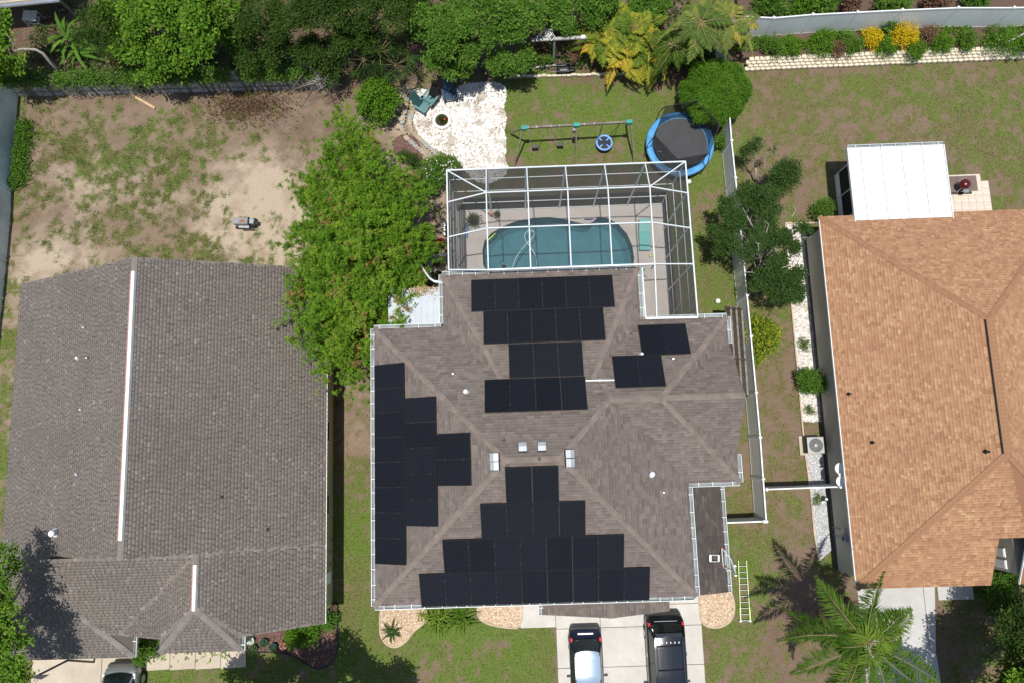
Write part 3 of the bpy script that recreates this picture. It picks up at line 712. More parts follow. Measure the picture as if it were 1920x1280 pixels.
for (wx_, wy_, hz, hor) in ((-4.5, RYF + wi, 4.3, 1), (-1.5, RYF + wi, 4.3, 1), (3.8, RYF + wi, 4.3, 1), (RX0 + wi, -2.0, 4.3, 0), (RX0 + wi, 2.6, 1.6, 0), (1.0, VY - wi, 4.3, 1), (3.6, VY - wi, 1.3, 1), (WX1 - wi, 3.3, 4.2, 0)):
    fb = MB(); gb = MB(); sg = -1 if (hor and wy_ < 0) or (not hor and wx_ < 0) else 1
    if hor:
        fb.box((wx_, wy_ + sg * 0.02, hz), (1.3, 0.05, 1.3)); gb.box((wx_, wy_ + sg * 0.05, hz), (1.16, 0.03, 1.16))
    else:
        fb.box((wx_ + sg * 0.02, wy_, hz), (0.05, 1.3, 1.3)); gb.box((wx_ + sg * 0.05, wy_, hz), (0.03, 1.16, 1.16))
    f_ = part('window', fb, 'white_paint', H1); part('pane', gb, 'window_glass', f_)
roof1 = roof_deck(H1, [p for k in FACES.values() for p in k], 'shingle_taupe')
for i, (k, pl) in enumerate(FACES.items()):
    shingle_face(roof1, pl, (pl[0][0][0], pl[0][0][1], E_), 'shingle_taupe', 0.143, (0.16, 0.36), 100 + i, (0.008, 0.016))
for a_, b_ in ((e3(RX0, RYF), Lr), (e3(RX0, RYR), Lr), (e3(RX1, RYF), Rr_), (Ws, Rr_), (Lr, Rr_), (e3(WX1, WY0), Wa), (e3(WX1, RYR), Wa), (Ws, Wa), (Gp, Wa), (e3(VX0, VY), M1), (e3(VX1, VY), M2)):
    caps(roof1, a_, b_, 'cap_taupe', 0.25, 0.145, 0.26, 'ridge_cap')
# gutters
for a_, b_, o_ in ((e3(RX0, RYF), e3(RX1 - 0.1, RYF), (0, -1)), (e3(RX0, RYR), e3(RX0, RYF), (-1, 0)), (e3(RX1, RYF), e3(RX1, WY0 - .15), (1, 0)), (e3(RX1 + .0, WY0), e3(WX1, WY0), (0, -1)), (e3(WX1, WY0), g1, (1, 0)), (g2, e3(WX1, RYR), (1, 0)), (e3(VX0 - 0.1, RYR), e3(RX0, RYR), (0, 1)), (e3(VX0, VY), e3(VX0, RYR + .15), (-1, 0)), (e3(VX1 - .1, VY), e3(VX0, VY), (0, 1)), (e3(VX1, RYR + .15), e3(VX1, VY), (1, 0)), (e3(WX1, RYR), e3(VX1 + .2, RYR), (0, 1))):
    gutter(H1, a_, b_, o_)
for dx_, dy_ in ((RX0 - .06, RYF + .1), (RX1 + .06, RYF + .15), (WX1 + .06, WY0 + .3)):
    part('downspout', MB().box((dx_, dy_, 2.8), (0.08, 0.07, 5.7)), 'white_metal', H1)
# box vents near the ridge
def plane_z(fn, x, y):
    n, u, v = frame(FACES[fn][0]); p0 = Vector(FACES[fn][0][0]); return p0.z - (n.x * (x - p0.x) + n.y * (y - p0.y)) / n.z
def on_plane(fn, px, py, off=0.0):
    n, u, v = frame(FACES[fn][0]); p0 = Vector(FACES[fn][0][0]) + n * off
    d = CAM_ROT @ Vector(((px - 960) / FPX, -(py - 640) / FPX, -1.0)); o_ = Vector((0, 0, HCAM))
    return o_ + d * ((p0 - o_).dot(n) / d.dot(n))
def frame_matrix(fn, p):
    n, u, v = frame(FACES[fn][0]); return Matrix(((u.x, v.x, n.x, p.x), (u.y, v.y, n.y, p.y), (u.z, v.z, n.z, p.z), (0, 0, 0, 1)))
hood = MB(); s_ = 0.165     # ridged hood: low side plates, two tilted top plates with an open dark slot
hood.add([(-s_, -s_, 0), (s_, -s_, 0), (s_, s_, 0), (-s_, s_, 0), (-s_, -s_, .10), (s_, -s_, .10), (s_, s_, .10), (-s_, s_, .10), (-s_, 0, .155), (s_, 0, .155)],
         [(3, 2, 1, 0), (0, 1, 5, 4), (2, 3, 7, 6), (1, 2, 6, 9, 5), (3, 0, 4, 8, 7), (4, 5, 9, 8), (8, 9, 6, 7)])
hood.v = [(v[0] * 1.0, v[1] * 1.18, v[2]) for v in hood.v]; hood_me = hood.mesh('roof_vent'); skirt_me = MB().box((0, 0.0, 0.006), (0.50, 0.50, 0.012)).mesh('flange'); slot_me = MB().box((s_ + 0.014, 0.0, 0.05), (0.026, 0.40, 0.09)).box((0, s_ * 1.18 + 0.014, 0.05), (0.34, 0.026, 0.09)).mesh('vent_slot')
for fn, px, py in (('left', 928.5, 856.5), ('left', 929, 873), ('rear', 980, 838.5), ('rear', 1016, 837.5), ('right', 1066.5, 850), ('right', 1067.5, 867)):
    p = on_plane(fn, px, py, 0.02); o = part('roof_vent', hood_me, 'vent_grey', roof1); o.matrix_basis = frame_matrix(fn, p)
    f_ = part('vent_slot', slot_me, 'tar', roof1); f_.matrix_basis = frame_matrix(fn, p)
for fn, px, py, r_, h, cap, mt in (('rear', 874, 734, .085, .34, True, 'white_metal'), ('rear', 850, 701, .045, .25, False, 'galv'), ('right', 1221, 888, .10, .36, True, 'white_metal'), ('right', 1243, 922, .045, .22, False, 'galv'), ('rear', 1259, 674, .05, .42, False, 'galv'), ('rear', 1203, 664, .06, .2, True, 'white_metal'), ('rear', 945, 825, .03, .10, False, 'dark_grey'), ('rear', 1011, 859.5, .04, .06, False, 'dark_grey')):
    p = on_plane(fn, px, py, 0.0); pipe_vent(roof1, p.x, p.y, p.z, r_, h, mt, cap)
p = [on_plane('rear', *q, 0.06) for q in ((1098, 713), (1152, 712))]
mb = MB(); mb.tube(p, 0.035, 6); mb.box(p[0].lerp(p[1], .5), (0.08, 0.08, 0.06)); part('conduit', mb, 'white_metal', roof1)

# low garage gable under the front eave and the low side roof
def low(px, py, z): return at3(px, py, z)
gz = E_ - 0.32; gy = at(1147, 1158.5, gz)[1]; gxl = at(1016, 1147, gz - 1.05)[0]; gxr = at(1256, 1139, gz - 1.0)[0]; gxm = at(1147, 1158, gz)[0]
gpL = [(gxl, RYF + wi, gz - 1.05), (gxl, gy, gz - 1.05), (gxm, gy, gz), (gxm, RYF + wi, gz)]
gpR = [(gxr, gy, gz - 1.05), (gxr, RYF + wi, gz - 1.05), (gxm, RYF + wi, gz), (gxm, gy, gz)]
lr = roof_deck(H1, [gpL, gpR], 'shingle_low', 'garage_gable_roof')
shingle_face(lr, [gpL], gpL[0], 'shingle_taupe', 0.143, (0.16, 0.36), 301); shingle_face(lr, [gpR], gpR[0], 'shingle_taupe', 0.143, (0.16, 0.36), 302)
caps(lr, (gxm, gy, gz), (gxm, RYF + wi, gz), 'cap_taupe', 0.28)
mb = MB(); mb.add([(gxl + .3, gy + .3, 0), (gxr - .3, gy + .3, 0), (gxr - .3, gy + .3, gz - 1.2), (gxm, gy + .3, gz - 0.15), (gxl + .3, gy + .3, gz - 1.2), (gxl + .3, RYF + wi, 0), (gxr - .3, RYF + wi, 0), (gxr - .3, RYF + wi, gz - 1.2), (gxm, RYF + wi, gz - .15), (gxl + .3, RYF + wi, gz - 1.2)], [(0, 1, 2, 3, 4), (9, 8, 7, 6, 5), (0, 4, 9, 5), (1, 6, 7, 2)])
part('garage_wall', mb, 'stucco_cream', H1)
gd = part('garage_door', MB().box(((gxl + gxr) / 2, gy + 0.28, 1.15), (4.9, 0.05, 2.2)), 'white_paint', H1)
for k in range(4): part('door_panel', MB().box(((gxl + gxr) / 2, gy + 0.25, 0.32 + k * 0.54), (4.8, 0.03, 0.50)), 'white_paint', gd)
gutter(H1, gpL[1], gpL[0], (-1, 0))
zl = 2.75; sx1 = at(1357, 912, zl)[0] - .14; sy0 = at(1371, 1110, zl)[1] + 0.02; sy1 = WY0 + wi
shp = [(sx1, sy0, zl), (sx1, sy1, zl), (RX1 - wi, sy1, zl + 0.95), (RX1 - wi, sy0, zl + 0.95)]
sr = roof_deck(H1, [shp], 'shingle_low', 'side_roof')
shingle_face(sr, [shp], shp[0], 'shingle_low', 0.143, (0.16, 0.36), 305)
gutter(H1, shp[0], (sx1, WY0 - .2, zl), (1, 0))
part('side_wall', MB().box(((RX1 - wi + sx1 - 0.4) / 2, (sy0 + .3 + sy1) / 2, 1.25), (sx1 - 0.4 - RX1 + wi, sy1 - sy0 - .3, 2.5)), 'stucco_cream', H1)

# ================================================================== solar panels, one by one
def panel_meshes(w_, h):
    fb = MB(); t = 0.022
    for c_, d_ in (((0, -h / 2 + t / 2, 0), (w_, t, .04)), ((0, h / 2 - t / 2, 0), (w_, t, .04)), ((-w_ / 2 + t / 2, 0, 0), (t, h - 2 * t, .04)), ((w_ / 2 - t / 2, 0, 0), (t, h - 2 * t, .04))): fb.box(c_, d_)
    gl_ = MB().box((0, 0, 0.004), (w_ - 2 * t, h - 2 * t, 0.018))
    cl = MB().box((w_ / 2 + 0.004, 0, 0.020), (0.022, 0.032, 0.008))
    rl = MB()
    for q in (-.28, .28): rl.box((0, h * q, -0.06), (w_ + .01, 0.05, 0.07))
    return fb.mesh('frame'), gl_.mesh('glass'), cl.mesh('clamp'), rl.mesh('mounting_rail')
PW, PH = 1.086, 1.603
pm = panel_meshes(PW, PH)
pm2 = panel_meshes(PW, PH)
ARR = {
    'front': thing('solar_array', 'stepped pyramid of black solar panels on the front slope above the cars', 'solar array', (0.3, -4, 7.1), 'solar arrays on the taupe roof'),
    'left': thing('solar_array', 'stepped columns of black solar panels along the left gutter', 'solar array', (-5, -0.5, 6.8), 'solar arrays on the taupe roof'),
    'rear': thing('solar_array', 'large array of black solar panels on the rear slope facing the pool', 'solar array', (0.7, 5, 6.8), 'solar arrays on the taupe roof'),
    'right': thing('solar_array', 'small array of four black solar panels on the rear right slope', 'solar array', (5.8, 3.8, 6.8), 'solar arrays on the taupe roof')}
def add_panel(fn, u0, v0, label, arr):
    n, u, v = frame(FACES[fn][0]); e = {'front': Vector((0, RYF - .13, E_ - .058)), 'left': Vector((RX0 - .13, 0, E_ - .06)), 'back': Vector((0, VY + .12, E_ - .03)), 'rear': Vector((0, RYR + .09, E_ - .04))}[fn]
    c_ = e + n * 0.13 + u * u0 + v * v0
    for me, mt in zip(pm, ('solar_frame', 'solar_glass', 'clamp_grey', 'dark_grey')):
        if not me.materials: me.materials.append(MATS[mt])
    fr3 = part('solar_panel', pm[0], None, ARR[arr], label); fr3.matrix_basis = frame_matrix(fn, c_)
    for me, nm, ys_ in ((pm[1], 'glass', 0), (pm[2], 'clamp', -.42), (pm[2], 'clamp', .45), (pm[3], 'mounting_rail', 0)):
        o = link(bpy.data.objects.new(nm, me)); o.parent = fr3; o.location = (0, ys_, 0)
def ordn(i, n, a_, b_):
    if n == 1: return 'only'
    if i == 0: return a_ + 'most'
    if i == n - 1: return b_ + 'most'
    return ORD[i] + ' from ' + a_
def row(fn, ua, ub, va, vb, n, where, arr=None):
    arr = arr or {'back': 'rear'}.get(fn, fn)
    for i in range(n):
        uc = ua + (ub - ua) * (i + 0.5) / n
        # the frame's u axis runs along the eave; place by position from left (or top) of the photo
        nn, uu, vv = frame(FACES[fn][0])
        sgn = {'front': (1, 0), 'left': (0, -1), 'back': (-1, 0), 'rear': (-1, 0)}[fn]
        axis = Vector((sgn[0], sgn[1], 0)); us = uc if uu.dot(axis) > 0 else -uc
        k = i if fn in ('front', 'left') else n - 1 - i
        side = ('left', 'right') if fn != 'left' else ('top', 'bottom')
        add_panel(fn, us, (va + vb) / 2, 'black solar panel, %s in %s' % (ordn(k, n, *side), where), arr)
row('front', -0.79, 1.42, 4.99, 6.63, 2, 'the short pair just below the ridge vents')
row('front', -1.88, 2.50, 3.37, 4.99, 4, 'the four-panel row of the front slope')
row('front', -3.55, 4.12, 1.75, 3.37, 7, 'the seven-panel row of the front slope')
row('front', -4.65, 5.23, 0.14, 1.75, 9, 'the nine-panel row above the front gutter')
row('left', -3.96, 4.78, 0.26, 1.86, 8, 'the eight-panel column along the left gutter')
row('left', -2.36, 3.15, 1.88, 3.50, 5, 'the five-panel column of the left slope')
row('left', -0.73, 1.46, 3.52, 5.15, 2, 'the pair nearest the ridge on the left slope')
row('back', -4.37, 2.14, 0.52, 2.11, 6, 'the six-panel row nearest the pool')
row('back', -3.83, 1.60, 2.13, 3.71, 5, 'the five-panel row second from the pool')
row('back', -2.76, 0.50, 3.76, 5.36, 3, 'the three-panel row of the rear slope')
row('rear', -2.80, 1.59, 3.07, 4.66, 4, 'the four-panel row of the rear slope')
row('rear', -7.55, -5.42, 0.52, 2.07, 2, 'the upper pair right of the rear hip', 'right')
row('rear', -6.24, -4.07, 2.08, 3.68, 2, 'the lower pair right of the rear hip', 'right')

# metal patio roof in the left rear corner
pz = 4.9
px0, py1 = at(735, 545, pz)[0] - 2.2, at(800, 497, pz)[1]
pr_root = thing('patio_roof', 'pale grey ribbed metal patio roof beside the bamboo, littered with leaves', 'roof', (px0 + 1.5, RYR + 1.2, 0))
X0, X1, Y0, Y1 = at(728, 560, pz)[0], VX0 + 0.30, RYR - 0.30, RYR + 2.05
pn = part('roof_panel', MB().box(((X0 + X1) / 2, (Y0 + Y1) / 2, pz), (X1 - X0, Y1 - Y0, 0.06)), 'pan_grey', pr_root)
for k in range(int((X1 - X0) / 0.29) + 1): part('rib', MB().box((X0 + 0.1 + k * 0.29, (Y0 + Y1) / 2, pz + 0.045), (0.03, Y1 - Y0, 0.035)), 'pan_grey', pn)
for q in ((X0 + .1, Y1 - .1), (X1 - .35, Y1 - .1), (X0 + .1, Y0 + .8)): part('post', MB().box((q[0], q[1], pz / 2), (.09, .09, pz)), 'white_metal', pr_root)
nl = 1500; rg = np.random.default_rng(5)
lx, ly = at(796, 527, pz); Pp = np.stack([lx - 0.1 + rg.normal(0, 0.42, nl), ly + rg.normal(0, 0.30, nl), pz + 0.05 + rg.random(nl) * 0.05], 1); Pp = Pp[(Pp[:, 0] < X1 - .3) & (Pp[:, 1] < Y1)]
D = unit(len(Pp), rg) * [1, 1, .15]; D /= np.linalg.norm(D, axis=1)[:, None]
lo_ = part('fallen_leaves', leaf_mesh('fallen_leaves', leaf_quads(Pp, D, .13, .05, upbias(len(Pp), 3, rg), rg), rg.random(len(Pp))), 'leaf_litter', None, 'brown fallen leaves lying on the grey metal patio roof'); lo_['kind'] = 'stuff'
dp = [at3(787, 493, 4.2), at3(797, 510, 4.6), at3(806, 522, 5.2), at3(815, 528, 5.6), (VX0 - .08, at(822, 529, 5.65)[1], 5.66)]
part('corner_downspout', MB().tube(dp, 0.055, 8), 'white_metal', H1, smooth=True)

# ================================================================== pool, deck and screen cage
CX0, CX1, CYB, CZ = -3.17, 8.12, 13.12, 5.95
out = [(CX0 - .1, CYB + .1), (CX1 + .15, CYB + .1), (CX1 + .2, RYR - wi), (VX1 - wi, RYR - wi), (VX1 - wi, VY - wi), (CX0 - .1, VY - wi)]
def loop3(p, z): return [Vector((x, y, z)) for x, y in p]
def holed(outer, hole, z):
    tris = tessellate_polygon([loop3(outer, z), loop3(hole, z)]); vs = outer + hole
    mb_ = MB(); mb_.add([(x, y, z) for x, y in vs], [t if ((vs[t[1]][0] - vs[t[0]][0]) * (vs[t[2]][1] - vs[t[0]][1]) - (vs[t[1]][1] - vs[t[0]][1]) * (vs[t[2]][0] - vs[t[0]][0])) > 0 else t[::-1] for t in tris]); return mb_
mb = holed(out, POOL, 0.05); k = len(out)
mb.add([(x, y, z) for z in (-0.15, 0.05) for x, y in out], [((i + 1) % k, i, k + i, k + (i + 1) % k) for i in range(k)])
struct('pool_deck', mb, 'deck_concrete')
n_ = len(POOL); cx_ = sum(p[0] for p in POOL) / n_; cy_ = sum(p[1] for p in POOL) / n_
def shr(s_): return [(cx_ + (x - cx_) * s_, cy_ + (y - cy_) * s_) for x, y in POOL]
mb = MB(); rings = [(1.0, 0.05), (0.995, -0.25), (0.985, -0.9), (0.9, -1.25), (0.6, -1.5)]
for s_, z in rings: mb.v += [(x, y, z) for x, y in shr(s_)]
mb.f += [(i * n_ + j, i * n_ + (j + 1) % n_, (i + 1) * n_ + (j + 1) % n_, (i + 1) * n_ + j) for i in range(len(rings) - 1) for j in range(n_)] + [tuple((len(rings) - 1) * n_ + j for j in range(n_))]
struct('pool_basin', mb, 'pool_plaster')
wm = MB(); tr_ = tessellate_polygon([loop3(POOL, -0.07)]); wm.add([(x, y, -0.07) for x, y in shr(0.999)], [tuple(t) for t in tr_])
wo = struct('pool_water', wm, 'pool_water')
# coping stones round the edge
mb = MB()
for i in range(n_):
    a_ = Vector((*POOL[i], 0.054)); b_ = Vector((*POOL[(i + 1) % n_], 0.054)); mb.beam(a_, b_, 0.10, 0.02)
struct('pool_coping', mb, 'deck_concrete')

CG = thing('pool_cage', 'tall white-framed screen enclosure over the kidney-shaped pool', 'pool cage', (2.5, 10.5, 0.05))
def bm_(name, a, b_, w_=0.05, h=0.08): return part(name, MB().beam(a, b_, w_, h), 'cage_white', CG)
IZ = 6.7; IX = [-1.30, 0.62, 2.45, 4.30, 6.22]; IY1, IY2, IYH = 11.67, 9.97, 8.02
bx_ = [-1.32, 0.58, 2.46, 4.34, 6.22]
for x in bx_:
    bm_('post', (x, CYB, 0.05), (x, CYB, CZ), 0.05, 0.09)
for x, y in ((CX0, CYB), (CX1, CYB), (CX1, 11.6), (CX1, 9.95), (CX1, 8.15), (CX1 + .03, 5.65), (CX0, 11.6), (CX0, 9.95), (CX0, 8.35)): bm_('post', (x, y, 0.05), (x, y, CZ), 0.08, 0.05)
for z in (0.12, 1.35, 3.1, 4.75):
    bm_('rail', (CX0, CYB, z), (CX1, CYB, z), 0.036, 0.05); bm_('rail', (CX1, CYB, z), (CX1 + .03, 5.65, z), 0.036, 0.05); bm_('rail', (CX0, 8.3, z), (CX0, CYB, z), 0.036, 0.05)
bm_('eave_beam', (CX0, CYB, CZ), (CX1, CYB, CZ), .06, .09); bm_('eave_beam', (CX1, CYB, CZ), (CX1 + .05, 5.65, CZ), .06, .09); bm_('eave_beam', (CX0, 8.28, CZ), (CX0, CYB, CZ), .06, .09)
bm_('eave_beam', (VX1 + .18, 5.68, CZ + .02), (CX1 + .05, 5.65, CZ), .10, .1); bm_('eave_beam', (VX1 + .19, 5.7, CZ + .02), (VX1 + .17, 8.2, CZ + .02), .06, .1)
for x in IX: bm_('rafter', (x, CYB, CZ), (x, IY1, IZ)); bm_('rafter', (x, IY1, IZ), (x, IYH, IZ)); bm_('riser', (x, IYH, E_ + .03), (x, IYH, IZ), .05, .05)
for y in (IY1, IY2): bm_('purlin', (IX[0], y, IZ), (IX[-1], y, IZ)); bm_('purlin', (CX0, y - .12, CZ), (IX[0], y, IZ)); bm_('purlin', (CX1, y - .1, CZ), (IX[-1], y, IZ))
bm_('hip_rafter', (CX0, CYB, CZ), (IX[0], IY1, IZ)); bm_('hip_rafter', (CX1, CYB, CZ), (IX[-1], IY1, IZ))
bm_('purlin', (IX[0], IYH, IZ), (IX[-1], IYH, IZ), .07, .1); bm_('purlin', (CX0, 8.28, CZ), (IX[0], IYH, IZ)); bm_('purlin', (CX1, 8.15, CZ), (IX[-1], IYH, IZ))
ext = at3(1231.5, 596, CZ); bm_('rafter', (IX[-1], IYH, IZ), ext)
bm_('brace', at3(1278, 567, 3.1), (CX1 + .02, 6.6, 0.1), .04, .05)
def scr(pts, mt): part('screen_panel', MB().face(pts), mt, CG)
for i in range(4):
    a_, b_ = IX[i], IX[i + 1]
    scr([(a_, IY1, IZ), (b_, IY1, IZ), (b_, CYB, CZ), (a_, CYB, CZ)], 'screen_roof'); scr([(a_, IY2, IZ), (b_, IY2, IZ), (b_, IY1, IZ), (a_, IY1, IZ)], 'screen_roof'); scr([(a_, IYH, IZ), (b_, IYH, IZ), (b_, IY2, IZ), (a_, IY2, IZ)], 'screen_roof')
for sgn, cx2, ix in ((-1, CX0, IX[0]), (1, CX1, IX[-1])):
    scr([(cx2, CYB, CZ), (ix, IY1, IZ), (ix, CYB, CZ)], 'screen_roof'); scr([(cx2, CYB, CZ), (cx2, IY1 - .11, CZ), (ix, IY1, IZ)], 'screen_roof')
    scr([(cx2, IY1 - .11, CZ), (cx2, IY2 - .11, CZ), (ix, IY2, IZ), (ix, IY1, IZ)], 'screen_roof'); scr([(cx2, IY2 - .11, CZ), (cx2, 8.2, CZ), (ix, IYH, IZ), (ix, IY2, IZ)], 'screen_roof')
scr([(VX1 + .2, 8.15, CZ), (VX1 + .2, 5.7, CZ), ext, (IX[-1], IYH, IZ)], 'screen_roof'); scr([ext, (CX1, 5.65, CZ), (CX1, 8.1, CZ), (IX[-1], IYH, IZ)], 'screen_roof')
wxs = [CX0] + bx_ + [CX1]
for i in range(6):
    for z0, z1 in ((0.1, 1.35), (1.35, 3.1), (3.1, 4.75), (4.75, CZ)): scr([(wxs[i], CYB + .01, z0), (wxs[i + 1], CYB + .01, z0), (wxs[i + 1], CYB + .01, z1), (wxs[i], CYB + .01, z1)], 'screen_wall')
for y0, y1 in ((CYB, 11.6), (11.6, 9.95), (9.95, 8.15), (8.15, 5.65)):
    scr([(CX1 + .01, y0, 0.1), (CX1 + .01, y1, 0.1), (CX1 + .01, y1, CZ), (CX1 + .01, y0, CZ)], 'screen_wall')
    if y1 > 6: scr([(CX0 - .01, y0, 0.1), (CX0 - .01, max(y1, 8.3), 0.1), (CX0 - .01, max(y1, 8.3), CZ), (CX0 - .01, y0, CZ)], 'screen_wall')
scr([(VX1, 5.6, .1), (CX1, 5.6, .1), (CX1, 5.64, CZ), (VX1 + .2, 5.64, CZ)], 'screen_wall')

# things by the pool
def lounger(px, py, rz):
    x, y = at(px, py, 0.3); t = thing('sun_lounger', 'teal cushioned sun lounger on the deck at the right end of the pool', 'sun lounger', (x, y, 0.05)); M = Matrix.Translation((x, y, 0)) @ Matrix.Rotation(rz, 4, 'Z')
    def q(p): return tuple(M @ Vector(p))
    def bx2(nm, c_, d_, mt): mb_ = MB(); mb_.box(q(c_), d_, rz); return part(nm, mb_, mt, t, bevel=0.015)
    bx2('seat_cushion', (0, -0.30, .36), (.62, 1.02, .09), 'teal_vinyl'); 
    mb_ = MB(); mb_.box(q((0, 0.57, .42)), (.62, .72, .08), 0, Matrix.Rotation(rz, 3, 'Z') @ Matrix.Rotation(R(12), 3, 'X')); part('back_cushion', mb_, 'teal_vinyl', t, bevel=0.015)
    for s_ in (-.29, .29): part('side_rail', MB().beam(q((s_, -.8, .29)), q((s_, .9, .29)), .03, .04), 'dark_grey', t)
    for sx in (-.29, .29):
        for sy in (-.75, -.1, .75): part('leg', MB().beam(q((sx, sy, .05)), q((sx, sy, .29)), .03, .03), 'dark_grey', t)
lounger(1208.5, 443, R(-2))
t = thing('pool_hose', 'pale floating cleaner hose looping across the pool water', 'hose', (*at(985, 450, 0), 0))
hp_ = [(961, 501), (967, 485), (978, 468), (990, 455), (1000, 444), (1002, 437), (997, 433), (989, 434), (984, 441), (986, 452), (994, 464), (1002, 476), (1006, 490), (1006, 502)]
hw = [Vector((*at(x, y, -0.06), -0.05)) for x, y in hp_]
cr = []
for i in range(len(hw) - 1):
    p0, p1, p2, p3 = hw[max(i - 1, 0)], hw[i], hw[i + 1], hw[min(i + 2, len(hw) - 1)]
    for k in range(5):
        s_ = k / 5; cr.append(0.5 * ((2 * p1) + (p2 - p0) * s_ + (2 * p0 - 5 * p1 + 4 * p2 - p3) * s_ ** 2 + (3 * p1 - p0 - 3 * p2 + p3) * s_ ** 3))
for i, c_ in enumerate(cr):
    if 38 < i < 55: c_.z += 0.012
part('hose', MB().tube(cr, 0.022, 7), 'hose_grey', t, smooth=True)
part('skimmer_float', MB().lathe([(.02, -.05), (.11, -.02), (.12, .03), (.04, .07)], (*at(941, 494, 0), -0.06), 14), 'green_plastic_light', t, smooth=True)
bx, by = at(1103, 411, .1); t = thing('pool_steps_mat', 'blue and white slatted mat at the notch in the pool edge', 'mat', (bx, by, 0.06))
for k in range(6): part('slat', MB().box((bx - .18 + k * .075, by - .02 * (k % 2), .09), (.045, .34 - .03 * (k % 3), .03), R(78)), 'kick_blue' if k % 2 else 'white_paint', t)
solo('pool_float', MB().box((*at(875.5, 433, .12), .1), (.11, .82, .09), R(-2)), 'kick_blue', 'long blue foam float lying on the deck at the left of the pool', 'float', bevel=.02)
solo('pool_noodle', MB().tube([at3(913, 453, -.03), at3(920, 446, -.02), at3(929, 437.5, -.03)], .035, 8), 'yellow_plastic', 'yellow-green foam noodle floating at the left pool edge', 'pool noodle', smooth=True)
def pot(px, py, r_, h, mt, lmat, label, n=500, hl=.35, z0=.05, L=.16):
    x, y = at(px, py, z0 + h); t = thing('potted_plant', label, 'potted plant', (x, y, z0))
    part('pot', MB().lathe([(r_ * .65, 0), (r_ * .8, h * .5), (r_, h * .95), (r_, h), (r_ * .85, h), (r_ * .8, h * .9)], (x, y, z0), 16), mt, t, smooth=True)
    if n:
        rg_ = np.random.default_rng(int(px)); Pp_ = np.array([x, y, z0 + h]) + rg_.normal(0, r_ * .35, (n, 3)) * [1, 1, .3]; D_ = upbias(n, .8, rg_)
        Pp_ = Pp_ + D_ * rg_.random((n, 1)) * hl; part('leaves', leaf_mesh('leaves', leaf_quads(Pp_, D_, L, L * .3, None, rg_), rg_.random(n)), lmat, t)
    return t
pot(887, 414, .24, .42, 'dark_grey', 'leaf_dark', 'leafy plant in dark pot at the left rear of the pool deck')
pot(920, 401, .14, .2, 'terracotta', 'leaf_dark', 'small terracotta pot beside a dark one behind the pool', 0)
pot(932, 402, .18, .22, 'dark_grey', 'leaf_dark', 'low dark pot right of the terracotta pot behind the pool', 120, .1, L=.1)
t = thing('pool_brush', 'teal net and purple brush left beside the rear corner gutter', 'pool brush', (*at(1207, 512, .1), .06))
rb = MB()
for k in range(6): a_ = k; x, y = at(1207, 507, .1); rb.tube([(x + .1 * math.cos(a_), y + .12 * math.sin(a_), .08), (x - .1 * math.cos(a_ + .6), y - .12 * math.sin(a_ + .6), .1)], .012, 5)
part('net', rb, 'teal_vinyl', t); part('handle', MB().tube([at3(1206, 515, .1), at3(1213, 521, .1)], .025, 6), 'kick_blue', t)
solo('toy', MB().lathe([(.03, 0), (.09, .03), (.06, .09), (.02, .11)], (*at(1220, 480, .1), .05), 10), 'yellow_plastic', 'small yellow toy on the pool deck below the sun lounger', 'toy', smooth=True)

# ================================================================== brown-roofed house on the left
EL = 2.65
lx0, lx1, ly0, ly1 = -25.6, -9.72, -7.95, 9.45
lrx, lrz = -17.93, 5.9
pe = (lrz - EL) / (lx1 - lrx)
x2 = -15.08; z2 = EL + (lx1 - x2) * pe
hx0, hx1 = -16.95, -13.2; hz_ = EL + (lx1 - hx1) * pe
ySt = -4.30; y2 = -6.65; yhf = -8.72; yrk = -8.12
zv = z2 - pe * (x2 + 19.4) * -1
zvl = z2 - (x2 - (-19.4)) * pe
south = 0.45
gz0 = EL - 0.04; gxe, gyf, gxw = -18.9, -9.22, -25.6; gxm2 = (gxe + gxw) / 2; gya = gyf + (gxe - gxm2); ssl = (z2 - zvl) / (ySt - yrk); gza = z2 - ssl * (ySt - gya); gsl = (gza - gz0) / (gxe - gxm2); vxx = gxe - (zvl - gz0) / gsl
FL = {
    'east_a': ([[(lx1, ySt, EL), (lx1, ly1, EL), (lrx, ly1, lrz), (lrx, ySt, lrz)], [(lx1, ly0, EL), (lx1, ySt, EL), (x2, ySt, z2), (x2, y2, z2), (hx1, yrk, hz_)]], (lx1, ly0, EL)),
    'east_b': ([[(hx1, yrk, hz_), (x2, y2, z2), (hx1, yhf, hz_)]], (lx1, ly0, EL)),
    'west': ([[(lx0, ly1 - .25, EL), (lx0, ySt, EL), (lrx, ySt, lrz), (lrx, ly1, lrz)]], (lx0, 0, EL)),
    'porch_front': ([[(hx0, yhf, hz_), (hx1, yhf, hz_), (x2, y2, z2)]], (hx0, yhf, hz_)),
    'porch_west': ([[(hx0, yrk, hz_), (hx0, yhf, hz_), (x2, y2, z2)], [(-19.4, yrk, zvl), (hx0, yrk, hz_), (x2, y2, z2), (x2, ySt, z2)]], (-19.4, yrk, zvl)),
    'south': ([[(-19.4, yrk, zvl), (x2, ySt, z2), (-22.25, ySt, z2), (gxm2, gya, gza), (vxx, yrk, zvl)]], (0, gyf, gz0)),
    'garage_front': ([[(gxw, gyf, gz0), (gxe, gyf, gz0), (gxm2, gya, gza)]], (0, gyf, gz0)),
    'garage_east': ([[(gxe, gyf, gz0), (gxe, yrk, gz0), (vxx, yrk, zvl), (gxm2, gya, gza)]], (gxe, 0, gz0)),
    'garage_west': ([[(gxw, ySt, gz0), (gxw, gyf, gz0), (gxm2, gya, gza), (gxm2, ySt, gza)]], (gxw, 0, gz0)),
}
